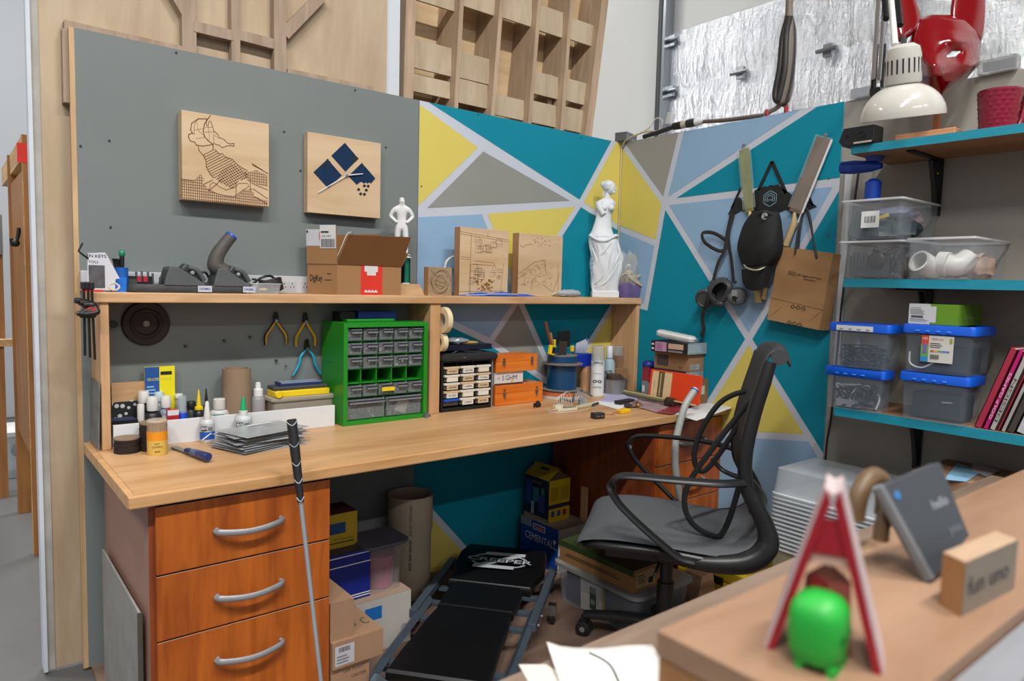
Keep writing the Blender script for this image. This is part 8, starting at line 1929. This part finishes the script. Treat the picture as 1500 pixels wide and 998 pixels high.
mb.f([mb.v((R[0][0], dy/2, ht_)), mb.v((0, dy/2, ht_+rh)), mb.v((R[2][0], dy/2, ht_))]); mb.m(mat('#5A4022', .8)); mb.f([mb.v((R[0][0]+.01, -dy/2+.006, ht_)), mb.v((R[2][0]-.01, -dy/2+.006, ht_)), mb.v((0, -dy/2+.006, ht_+rh-.008))])
u = (Vector((0, 0, rh))+Vector((dx/2, 0, 0))).normalized(); G = frame((-dx/2-.004, dy/2, ht_), (0, -1, 0), u, Vector((-rh, 0, dx/2)).normalized()); sl = math.hypot(dx/2, rh); mb.m(BLACK); mb.line(G, [(dy*.4, sl*.72), (dy*.66, sl*.72)], .014, .001); mb.text('CARRY HOME', .006, G @ T(x=dy*.5, y=sl*.35, z=.001), INK, w=dy*.45)
mb.build('box_body', t)
a = P(855, 735, x=-.50); mb = MB(HW); mb.bb(-.50, -.485, a.y-.012, a.y+.02, 0, P(855, 714, x=-.5).z); tag(mb.build('wood_strip', loc=(-.49, a.y, 0)), 'upright light wood strip beside the right drawer unit behind the house box', 'strip')
a = P(870, 745, x=-.48); carton('slim_board', 'brown board leaning between wood strip and chair seat under the desk', 'board', (-.475, a.y-.03, 0), (.012, .07, .30), 0, mat('#5A4030', .8))
q = P(933, 877, x=-.86); zr = q.z; yN = q.y; yF = P(800, 880, z=0).y; xT = -.86
t = thing('storage_tote', 'clear storage tote with picture sheets inside under the green and brown carton', 'storage box', (xT+.17, (yN-.50)/2, 0)); Lt = -.50-yN; Wt = .34
mb = MB(clear('#A0A4AC', .3, .2)); mb.loft([rim_ring(Wt*.86, Lt*.9, .03, 0), rim_ring(Wt*.95, Lt*.97, .035, zr-.02)], cap=False); f = [mb.v(p) for p in rim_ring(Wt*.86, Lt*.9, .03, .001)]; mb.f(f[::-1]); mb.build('tub', t)
mb = MB(mat('#8A8886', .4, alpha=.8)); mb.loft([rim_ring(Wt*.97, Lt*.99, .035, zr-.022), rim_ring(Wt*1.02, Lt*1.02, .04, zr-.018), rim_ring(Wt*1.02, Lt*1.02, .04, zr-.004), rim_ring(Wt*.94, Lt*.95, .03, zr)]); mb.build('lid', t)
mb = MB(mat('#A8A7A4', .6)); F = frame((-Wt*.445, Lt*.16, .012), (0, -1, 0), (-.05, 0, 1), (-1, 0, 0)); mb.rect(F, 0, 0, .13, zr*.76, .0); mb.rect(F, .05, .02, .085, zr*.66, .0006, mat('#34403A', .5)); mb.rect(F, .056, .04, .078, .06, .001, mat('#6E7A74', .5)); mb.rect(F, .118, 0, .13, zr*.76, .0008, mat('#8E7A3A', .5)); mb.m(mat('#14161A', .6)); mb.box((0, -Lt*.18, zr*.38), (Wt*.78, Lt*.5, zr*.7)); mb.m(mat('#1A2440', .6)); mb.box((0, Lt*.3, zr*.38), (Wt*.75, Lt*.2, zr*.7)); mb.build('contents', t)
q = P(927, 870, z=zr); hG = P(927, 838, y=q.y).z-zr; yl = P(820, 822, x=q.x).y; xr_ = min(q.x+.17, -.5); GL = max(min(yl, -.5)-q.y, .3)
q.x = max(q.x, -.9)
carton('green_brown_carton', 'brown carton with dark green top lying on the clear tote below the chair seat', 'box', (q.x+.11, q.y+GL/2, zr+.0006), (.22, GL, hG), 0, mat('#8A6538', .8), [('top', 'r', 0, 0, 1, 1, mat('#2C3A18', .7)), ('left', 'r', 0, .72, 1, 1, mat('#22380F', .7)), ('left', 'r', .1, .42, .78, .47, mat('#3E2A18', .8)), ('left', 'r', .08, .32, .84, .37, mat('#3E2A18', .8)), ('front', 'r', .06, .15, .55, .85, mat('#A38A66', .7)), ('front', 'r', .38, .22, .5, .5, INK), ('front', 'lines', .1, .3, .35, .75, 4, mat('#5A4630', .8))])
# yellow crate, wood wedge and stacked clear bins by the right wall
t = thing('yellow_case', 'yellow plastic tool case with black latch on the floor behind the office chair', 'case', (-.19, -.915, 0))
mb = MB(mat('#C2A814', .45)); mb.box((0, 0, .05), (.3, .38, .1)); mb.build('base', t, bevel=.012)
mb = MB(mat('#CDB21A', .45)); mb.box((0, 0, .125), (.29, .36, .048)); mb.box((-.06, 0, .152), (.1, .28, .01)); mb.box((.07, 0, .152), (.06, .28, .01)); mb.build('lid', t, bevel=.008)
mb = MB(BLACK); mb.box((-.152, 0, .1), (.008, .09, .03)); mb.build('latch', t)
mb = MB(wood('#9A7456', '#B8947A', 'x', 4)); mb.prism([(0, 0), (.14, 0), (.1, .16), (.03, .15)], .08, T(x=-.50, y=-.87, z=0, rx=PI/2)); tag(mb.build('wood_offcut', loc=(-.43, -.9, 0)), 'pale wood offcut on the floor behind the chair column', 'offcut')
y0 = P(1127, 725, x=-.34).y; y1 = P(1316, 745, x=-.34).y; Lb = y0-y1; xc = -.34+.165; BIN = clear('#D2DAE2', .5, .2); BINY = clear('#C9C49C', .5, .25)
zt_ = P(1130, 686, x=-.34).z; h1 = zt_-P(1127, 722, x=-.34).z; rows = 13; zbt = P(1122, 800, x=-.34).z; stp = (zt_-h1-zbt)/rows
def tray(z, h, m, label):
    t = thing('clear_tray', label, 'tray', (xc, (y0+y1)/2, z), group='nested clear trays stacked by the right wall')
    mb = MB(m); mb.loft([rim_ring(.29, Lb*.96, .02, h), rim_ring(.31, Lb*.985, .02, .006)], cap=False); f = [mb.v(p) for p in rim_ring(.29, Lb*.96, .02, h)]; mb.f(f); mb.build('shell', t)
    mb = MB(clear('#D5DADE', .7, .2)); mb.loft([rim_ring(.31, Lb*.98, .02, 0), rim_ring(.33, Lb, .025, 0), rim_ring(.33, Lb, .025, .004), rim_ring(.31, Lb*.98, .02, .006)], cap=False); mb.build('rim', t)
    return t
tp = tray(zbt, stp-.0008, BIN, 'upside-down clear tray in the nested stack by the right wall')
tray(zbt+stp*rows, h1, BIN, 'topmost clear upside-down tray of the nested stack by the right wall')
for i in range(1, rows): dup(tp, (xc, (y0+y1)/2, zbt+stp*i), label='upside-down clear tray in the nested stack by the right wall' if i < rows else 'topmost clear upside-down tray of the nested stack by the right wall', group='nested clear trays stacked by the right wall')
t = thing('clear_bin', 'tall cloudy yellowish clear bin under the nested trays by the right wall', 'bin', (xc, (y0+y1)/2, 0))
mb = MB(BINY); mb.loft([rim_ring(.28, Lb*.9, .02, 0), rim_ring(.31, Lb*.97, .02, zbt-.004)]); mb.build('tub', t)
q = P(1412, 695, x=-.22); carton('brown_carton', 'brown carton by the right wall carrying loose blue and white papers', 'box', (-.17, q.y-.01, 0), (.3, .26, q.z-.002), 0, CAR)
sheet('blue_paper', 'pale blue printed paper on the carton below the lowest shelf', [Q(1383, 703, q.z), Q(1416, 706, q.z), Q(1440, 690, q.z), Q(1402, 679, q.z)], q.z, mat('#7FB0CF', .7, var=.2, scale=30))
sheet('paper_sheet', 'white folded paper beside the pale blue paper below the lowest shelf', [Q(1424, 690, q.z), Q(1445, 700, q.z), Q(1465, 690, q.z), Q(1424, 679, q.z)], q.z+.0014, mat('#B9BAC2', .7))
p = P(1326, 700, x=-.2); mb = MB(mat('#9A6234', .6)); p.y = y1-.04; mb.cyl((p.x, p.y, 0), .03, p.z, seg=20); tag(mb.build('wood_dowel', loc=(p.x, p.y, 0)), 'top of an upright brown wooden dowel behind the clear trays', 'dowel')
# ================================================================= OFFICE CHAIR
t = thing('office_chair', 'gray mesh office chair with black looping armrests facing the desk', 'office chair', (-.81, -1.04, 0), math.atan2(.8, -.6))
CHB = mat('#191A1C', .38, var=.1); NET = mesh_fabric('#575B60', .95, 1500); NETB = mesh_fabric('#3E4145', .9, 1500)
prof = [(.285, .425, .20), (.29, .445, .235), (.27, .468, .25), (.2, .482, .258), (.1, .484, .262), (0, .478, .262), (-.1, .468, .258), (-.17, .462, .25), (-.22, .468, .24), (-.26, .49, .225), (-.285, .53, .21)]
def sheet3(prof, n=14, dip=.012, th=0):
    R = []
    for x, z, w in prof: R.append([Vector((x, w*(-1+2*i/n), z-dip*(1-(-1+2*i/n)**2)+ (-.012 if abs(-1+2*i/n) == 1 else 0))) for i in range(n+1)])
    return R
mb = MB(NET); mb.loft(sheet3(prof), cap=False, close=False); mb.build('seat', t, solid=.006, sub=1)
mb = MB(CHB); mb.tube([(.27, .0, .425), (.27, -.18, .428), (.2, -.245, .445), (0, -.255, .447), (-.16, -.245, .43)], .014, flat=(1, (0, 0, 1))); mb.tube([(.27, .0, .425), (.27, .18, .428), (.2, .245, .445), (0, .255, .447), (-.16, .245, .43)], .014, flat=(1, (0, 0, 1))); mb.box((.02, 0, .40), (.36, .34, .04)); mb.build('seat_frame', t, bevel=.004)
for s in (1, -1):
    mb = MB(CHB); mb.tube([(.02, s*.24, .43), (-.14, s*.245, .425), (-.25, s*.235, .44), (-.305, s*.225, .49), (-.30, s*.222, .55), (-.265, s*.22, .62), (-.235, s*.218, .68), (-.23, s*.212, .78), (-.25, s*.205, .9), (-.275, s*.2, 1.0), (-.29, s*.195, 1.065)], [.014, .028, .036, .036, .028, .024, .022, .022, .021, .02, .018], seg=12, flat=(.85, (0, 1, 0))); mb.build('frame_rail', t)
    mb = MB(CHB); mb.tube([(-.225, s*.235, .69), (-.15, s*.29, .695), (-.03, s*.315, .70), (.10, s*.312, .70), (.155, s*.306, .69), (.172, s*.303, .655), (.15, s*.300, .61), (.10, s*.295, .56), (.03, s*.285, .50), (-.04, s*.27, .445), (-.09, s*.262, .43)], [.020, .020, .0185, .0185, .018, .017, .017, .017, .018, .02, .014], seg=12, n=8, flat=(.5, (0, .25*s, 1))); mb.build('armrest', t)
bp = [(-.235, .64, .19), (-.215, .70, .19), (-.215, .80, .188), (-.232, .9, .185), (-.258, 1.0, .182), (-.275, 1.07, .178), (-.295, 1.10, .174), (-.325, 1.10, .172), (-.345, 1.075, .172), (-.35, 1.045, .17)]
R = [[Vector((x-.012*(1-(-1+2*i/12)**2), w*(-1+2*i/12), z)) for i in range(13)] for x, z, w in bp]
mb = MB(NETB); mb.loft(R, cap=False, close=False); mb.build('backrest', t, solid=.012, sub=1)
mb = MB(mat('#3E4145', .7)); mb.tube([(-.318, -.172, 1.078), (-.33, 0, 1.085), (-.318, .172, 1.078)], .026, seg=12); mb.build('head_roll', t)
mb = MB(CHB); mb.tube([(-.26, -.22, .6), (-.3, -.1, .58), (-.31, 0, .575), (-.3, .1, .58), (-.26, .22, .6)], .016); mb.build('back_bar', t)
CI = RM[t.name].inverted()
def LP(u, v, yl):
    o = CI @ CAM; d = CI.to_3x3() @ ray(u, v); return o+d*((yl-o.y)/d.y)
for yl, pts in ((.10, ((1101, 588), (1083, 607), (1045, 655), (1009, 708), (1003, 742), (1015, 768), (1038, 783), (1056, 784), (1072, 750), (1088, 690), (1103, 620))), (-.09, ((1103, 578), (1085, 575), (1055, 590), (1030, 625), (1018, 658), (1019, 682), (1032, 690), (1056, 662), (1082, 620)))):
    mb = MB(CHB); mb.tube([LP(u, v, yl) for u, v in pts], .0095, seg=8, closed=True, n=5, flat=(.6, (0, 1, 0))); mb.build('lumbar_loop', t)
mb = MB(CHB); mb.tube([LP(1043, 672, .1), LP(1060, 690, .1), LP(1095, 704, .15)], .008); mb.build('lumbar_bar', t)
mb = MB(mat('#3A3B3D', .35, metal=.7)); mb.lathe([(.03, .10), (.03, .25), (.022, .25), (.022, .40)], seg=20); mb.build('gas_column', t)
mb = MB(CHB); mb.box((.0, 0, .37), (.2, .16, .05)); mb.tube([(.02, .14, .37), (.03, .24, .365)], .006); mb.build('tilt_mechanism', t, bevel=.008)
mb = MB(CHB); mb.lathe([(.05, .06), (.045, .12), (.03, .125)], seg=24); mb.build('base_hub', t)
for i in range(5):
    a = 2*PI*i/5-.1; ca, sa = math.cos(a), math.sin(a)
    mb = MB(mat('#1F2022', .4, var=.3)); mb.tube([(ca*.03, sa*.03, .095), (ca*.16, sa*.16, .092), (ca*.29, sa*.29, .075)], [.03, .026, .02], seg=10, flat=(.7, (0, 0, 1))); lg = mb.build('base_arm', t)
    mb = MB(BLACK)
    for s in (-1, 1): mb.lathe([(.02, -.008), (.027, -.006), (.027, .006), (.02, .008)], Matrix.Translation((ca*.29-sa*s*.018, sa*.29+ca*s*.018, .0275)) @ Matrix.Rotation(a, 4, 'Z') @ T(rx=PI/2), seg=20)
    mb.m(MIDGREY); mb.lathe([(.010, -.028), (.010, .028)], Matrix.Translation((ca*.29, sa*.29, .0275)) @ Matrix.Rotation(a, 4, 'Z') @ T(rx=PI/2), seg=12); mb.m(BLACK); mb.box((ca*.29, sa*.29, .055), (.02, .02, .03)); mb.build('caster', lg)
# leaning gray board at the left of the drawers
xs_ = -2.402; a = P(153, 808, x=xs_); b = P(207, 893, x=xs_)
t = thing('leaning_board', 'scuffed pale gray board leaning against the left side of the drawer unit', 'board', (xs_, (a.y+b.y)/2, 0))
mb = MB(mat('#8E8C88', .6, var=.15, scale=10)); L_ = a.y-b.y; zt_ = (a.z+b.z)/2; mb.box((-.004, 0, zt_/2), (.006, L_, zt_)); mb.build('board', t); mb = MB(mat('#4A4540', .6)); mb.box((-.004, -L_/2-.001, zt_/2), (.012, .004, zt_)); mb.build('edge', t)
# ================================================================= FOREGROUND TABLE
TBM = wood('#6E5B4C', '#8C786A', 'x', 2.5, .6, 6, .6)
t = thing('workbench', 'weathered brown bench top in the foreground at lower right', 'table', (-1.3, -2.2, 0))
mb = MB(TBM); mb.bb(-2.25, -.34, -2.50, -1.86, .715, .75); mb.build('table_top', t, world=True, bevel=.002)
for x, y in ((-2.2, -1.93), (-.4, -1.93), (-2.2, -2.46), (-.4, -2.46)): mb = MB(TBM); mb.bb(x-.03, x+.03, y-.03, y+.03, 0, .715); mb.build('leg', t, world=True)
LW = wood('#80614A', '#9A7B64', 'x', 2.5, .5, 7, .4); LWE = wood('#8C6038', '#A87A50', 'z', 4, .5, 9, .3)
t = thing('bench_riser', 'light wood riser shelf standing on the foreground bench', 'shelf', (-1.4, -2.3, .75))
mb = MB(LW); mb.bb(-2.318, -.36, -2.386, -2.215, .978, 1.0); mb.build('top_board', t, world=True, bevel=.001)
mb = MB(LWE); mb.bb(-2.3165, -2.294, -2.384, -2.217, .75, .978); mb.build('end_board', t, world=True)
mb = MB(LWE); mb.bb(-2.294, -.38, -2.232, -2.218, .75, .978); mb.build('back_board', t, world=True)
t = thing('backing_sheet', 'gray sheet edge behind the riser at the bottom right corner', 'panel', (-1.3, -2.41, .75))
mb = MB(mat('#7E8086', .5)); mb.bb(-2.28, -.36, -2.42, -2.388, .75, .988); mb.build('sheet', t, world=True)
# A shaped red and white stand
zR = 1.0; A_ = P(1128, 945, z=zR); B_ = P(1288, 982, z=zR); mid = (A_+B_)/2; w2 = (B_-A_).length/2; u = (B_-A_).normalized(); n = Vector((u.y, -u.x, 0)); 
if n.dot(CAM-mid) < 0: n = -n
hA = (mid-CAM).dot(FWD)*(965-712)/FPX
t = thing('toy_stand', 'small red and white plastic A shaped stand on the riser, blurred close up', 'stand', mid)
RDA = mat('#8E1220', .45); WHA = mat('#B9A8AA', .5)
for s in (-1, 1):
    mb = MB(RDA); F = frame(mid, u, (0, 0, 1), n)
    mb.prism([(s*w2*1.04, 0), (s*w2*.9, 0), (s*.001, hA*.92), (s*.005, hA)][::(1 if s > 0 else -1)], .004, F @ T(z=.004)); mb.build('red_edge', t, world=True)
    mb = MB(WHA); mb.prism([(s*w2*1.1, 0), (s*w2*1.0, 0), (s*.0, hA*.97), (s*.006, hA)][::(1 if s > 0 else -1)], .05, F @ T(z=-.046)); mb.build('white_leaf', t, world=True)
mb = MB(RDA); F = frame(mid, u, (0, 0, 1), n); mb.prism([(-w2*.38, hA*.62), (w2*.38, hA*.62), (w2*.2, hA*.82), (-w2*.2, hA*.82)], .006, F); mb.m(mat('#C8A090', .5)); mb.prism([(-w2*.42, hA*.56), (w2*.42, hA*.56), (w2*.34, hA*.66), (-w2*.34, hA*.66)], .006, F @ T(z=-.002)); mb.build('hinge_bar', t, world=True)
mb = MB(mat('#C06058', .5)); F = F @ T(z=-.02); mb.prism([(-w2*.5, 0), (w2*.5, 0), (w2*.42, hA*.42), (0, hA*.52), (-w2*.42, hA*.42)], .01, F); mb.m(RDA); mb.prism([(-w2*.45, hA*.15), (w2*.1, hA*.15), (0, hA*.42), (-w2*.3, hA*.44)], .006, F @ T(z=.01)); mb.build('inner_tray', t, world=True)
# green skull-like block
c = P(1196, 972, z=zR); k = dep(c)/FPX; ctr = c+Vector((.0, .0, 0))
t = thing('skull_ornament', 'bright green printed rounded skull with jagged teeth in front of the red stand', 'figurine', c, math.atan2(RX.y, RX.x)+.25)
mb = MB(mat('#1C9C34', .5, var=.03)); W_ = 84*k; H_ = 108*k; R = []
for f, s in ((.10, .80), (.16, .9), (.3, .97), (.5, 1.0), (.7, 1.0), (.82, .94), (.92, .78), (.98, .5), (1.0, .2)): R.append([Vector((p.x, p.y*.92, f*H_)) for p in rim_ring(W_*s, W_*s, W_*s*.36, 0)])
mb.loft(R)
for j in range(5): mb.box((-W_*.32+W_*.16*j, -W_*.33, H_*.06), (W_*.11, W_*.14, H_*.13))
for j in range(5): mb.box((-W_*.32+W_*.16*j, W_*.2, H_*.06), (W_*.11, W_*.14, H_*.13))
mb.m(mat('#0C5A18', .5)); mb.box((0, -W_*.40, H_*.20), (W_*.6, .001, H_*.03))
for s in (-1, 1): mb.box((s*W_*.2, -W_*.455, H_*.5), (W_*.14, .001, H_*.1))
mb.build('head', t, smooth=False)
# wood block with script
a = P(1376, 886, z=zR); b = P(1408, 904, z=zR); kk = dep(b)/FPX; hB_ = 82*kk
e = P(1520, 845, z=zR); d_ = (e-b); d_.z = 0; d_.normalize(); 
s_ = (a-b); s_.z = 0; th_ = s_.length; M0 = frame(b, d_, s_.normalized(), (0, 0, 1))
t = thing('wood_block', 'upright wood block with dark script letters on its face, cut by the right edge', 'block', b)
mb = MB(wood('#9A8066', '#B59A80', 'x', 3)); mb.at(M0); mb.box((.055, th_/2, hB_/2), (.11, th_, hB_)); mb.at(Matrix.Identity(4)); mb.m(LWE); mb.rect(frame(b, s_.normalized(), (0, 0, 1), -d_), 0, 0, th_, hB_, .0004); G = frame(b, d_, (0, 0, 1), d_.cross(Vector((0, 0, 1))))
mb.m(mat('#7E7468', .6)); mb.rect(G, 0, 0, .11, hB_, .0004); mb.text('fun uno', hB_*.5, G @ T(x=.05, y=hB_*.5, z=.001), mat('#3A3A44', .7), w=.085); mb.build('block', t, world=True)
# gray device tilted on a wooden ring
p = P(1368, 850, z=zR+.004); dd0 = dep(p)
t = thing('gray_sign', 'dark gray rectangular plaque with blue dot standing tilted on the riser', 'plaque', (p.x, p.y, zR)); q4 = [PD(1368, 848, dd0), PD(1420, 785, dd0+.035), PD(1377, 677, dd0+.05), PD(1293, 712, dd0+.01)]
ux = (q4[1]-q4[0]).normalized(); nn = ux.cross(q4[3]-q4[0]).normalized(); nn = nn if nn.dot(CAM-q4[0]) > 0 else -nn
mb = MB(mat('#3C4046', .45)); f0 = [mb.v(x) for x in q4]; f1 = [mb.v(x-nn*.012) for x in q4]; mb.f(f0); mb.f(f1[::-1])
for i in range(4): mb.f([f0[i], f0[(i+1) % 4], f1[(i+1) % 4], f1[i]])
bmesh.ops.recalc_face_normals(mb.bm, faces=mb.bm.faces)
U = q4[2]-q4[3]; Vv = (q4[3]-q4[0]); G = frame(q4[0], U.normalized(), (Vv-U*(Vv.dot(U)/U.length_squared)).normalized(), nn); mb.m(mat('#2E6EA8', .5)); c = (q4[3]*.80+q4[0]*.14+q4[2]*.06)+nn*.001; lc = G.inverted() @ c; mb.cyl((0, 0, 0), .0045, .0008, M=G @ T(x=lc.x+.006, y=lc.y, z=.0), seg=16)
mb.text('hello', .014, G @ T(x=U.length*.52, y=Vv.length*.62, z=.001), mat('#9EA2AA', .6)); mb.text('you', .014, G @ T(x=U.length*.6, y=Vv.length*.34, z=.001), mat('#70747C', .6)); mb.build('plaque', t, world=True, bevel=.002)
mb = MB(mat('#6A6C70', .5)); mb.tube([q4[3]-nn*.006, q4[0]-nn*.006], .0065, seg=8, smooth=False); mb.build('light_edge', t, world=True)
t = thing('wooden_ring', 'brown curved wooden ring stand behind the gray plaque', 'ring', (p.x, p.y+.02, zR)); mb = MB(wood('#54402A', '#6E5638', 'x', 5)); c = PD(1306, 815, dd0+.05); c.z = max(c.z, zR+.034); r_ = .034
mb.tube([c+Vector((math.cos(a)*RX.x*r_, math.cos(a)*RX.y*r_, math.sin(a)*r_)) for a in [PI*j/9-.25 for j in range(11)]], .008, seg=10, flat=(1, (FWD.x, FWD.y, 0))); c2 = c+Vector((.012, .03, .012)); mb.tube([c2+Vector((math.cos(a)*RX.x*r_*1.2, math.cos(a)*RX.y*r_*1.2, math.sin(a)*r_*1.15)) for a in [PI*j/9-.25 for j in range(11)]], .010, seg=10, flat=(1, (FWD.x, FWD.y, 0))); mb.build('ring', t, world=True)
# papers in front
sheet('paper_sheet', 'white notebook page lying lowest on the foreground bench', [Q(760, 975, .75), Q(800, 975, .75), Q(860, 1010, .75), Q(790, 1030, .75)], .7502, mat('#C9C6C0', .8))
def curl(label, pts, z, m, lines=True):
    a, b, c, d = [Vector((*Q(*p, z), 0)) for p in pts]; mb = MB(m); G = []
    for i in range(9):
        row = []
        for j in range(9):
            f, g = i/8, j/8; q = (a*(1-f)+b*f)*(1-g)+(d*(1-f)+c*f)*g; row.append(Vector((q.x, q.y, z+.0005+.02*max(0, .35-f)**2*6*(1-g)+.002*math.sin(f*6)**2)))
        G.append(row)
    vs = [[mb.v(p) for p in r] for r in G]
    for i in range(8):
        for j in range(8): mb.f([vs[i][j], vs[i+1][j], vs[i+1][j+1], vs[i][j+1]], True)
    if lines: mb.m(mat('#2A3648', .6)); mb.tube([G[3][1]+Vector((0, 0, .001)), G[4][3]+Vector((0, 0, .001)), G[4][6]+Vector((0, 0, .001))], .0012, seg=5)
    return tag(mb.build('paper_sheet', loc=a+Vector((0, 0, z)), solid=.0006), label, 'paper')
curl('curled white page with a blue pen stroke on the foreground bench', [(800, 955), (955, 945), (1000, 1010), (830, 1030)], .7512, mat('#D5D3CE', .8))
# ================================================================= LIGHT AND CAMERA
sc = bpy.context.scene
w = bpy.data.worlds.new('world'); sc.world = w; w.use_nodes = True
bg = w.node_tree.nodes['Background']; bg.inputs[0].default_value = (.80, .88, 1, 1); bg.inputs[1].default_value = 1
nt = w.node_tree; g = nt.nodes.new('ShaderNodeTexCoord'); sx = nt.nodes.new('ShaderNodeSeparateXYZ'); cr = nt.nodes.new('ShaderNodeValToRGB')
nt.links.new(g.outputs['Generated'], sx.inputs[0]); mr = nt.nodes.new('ShaderNodeMapRange'); mr.inputs[1].default_value = -1; nt.links.new(sx.outputs[2], mr.inputs[0]); nt.links.new(mr.outputs[0], cr.inputs[0]); nt.links.new(cr.outputs[0], bg.inputs[0])
for i, (p, c) in enumerate(((.0, (.05, .05, .05, 1)), (.47, (.08, .08, .09, 1)), (.54, (.42, .44, .48, 1)), (.61, (.62, .65, .72, 1)), (.66, (.36, .38, .42, 1)), (.71, (.10, .11, .12, 1)), (1, (.10, .11, .13, 1)))):
    e = cr.color_ramp.elements[i] if i < 2 else cr.color_ramp.elements.new(p)
    e.position = p; e.color = c
def strip(x, y, z, sx, sy, e, col=(1, .97, .92)):
    l = bpy.data.lights.new('ceiling_tube', 'AREA'); l.shape = 'RECTANGLE'; l.size = sx; l.size_y = sy; l.energy = e; l.color = col
    o = bpy.data.objects.new('ceiling_tube', l); C.objects.link(o); o.location = (x, y, z)
for y, e in ((-3.4, 158), (-8.0, 65), (2.3, 105)):
    for x in (-5.2, -3.2, -1.2): strip(x, y, 5.0, 1.3, .18, e)
cam = bpy.data.cameras.new('camera'); co = bpy.data.objects.new('camera', cam); C.objects.link(co)
cam.sensor_width = 36; cam.lens = FPX*36/1500; cam.clip_start = .05; cam.clip_end = 60
Rw = Matrix((RX, RY, RZ))   # rows: world axes in (right, down, forward)
m = Matrix.Identity(4)
for i in range(3):
    m[i][0] = Rw[i][0]; m[i][1] = -Rw[i][1]; m[i][2] = -Rw[i][2]; m[i][3] = CAM[i]
co.matrix_world = m
cam.dof.use_dof = True; cam.dof.focus_distance = 2.6; cam.dof.aperture_fstop = 3.6
sc.camera = co
sc.view_settings.view_transform = 'Standard'; sc.view_settings.look = 'None'; sc.view_settings.gamma = 1; sc.view_settings.use_curve_mapping = False
sc.view_settings.exposure = 0.0
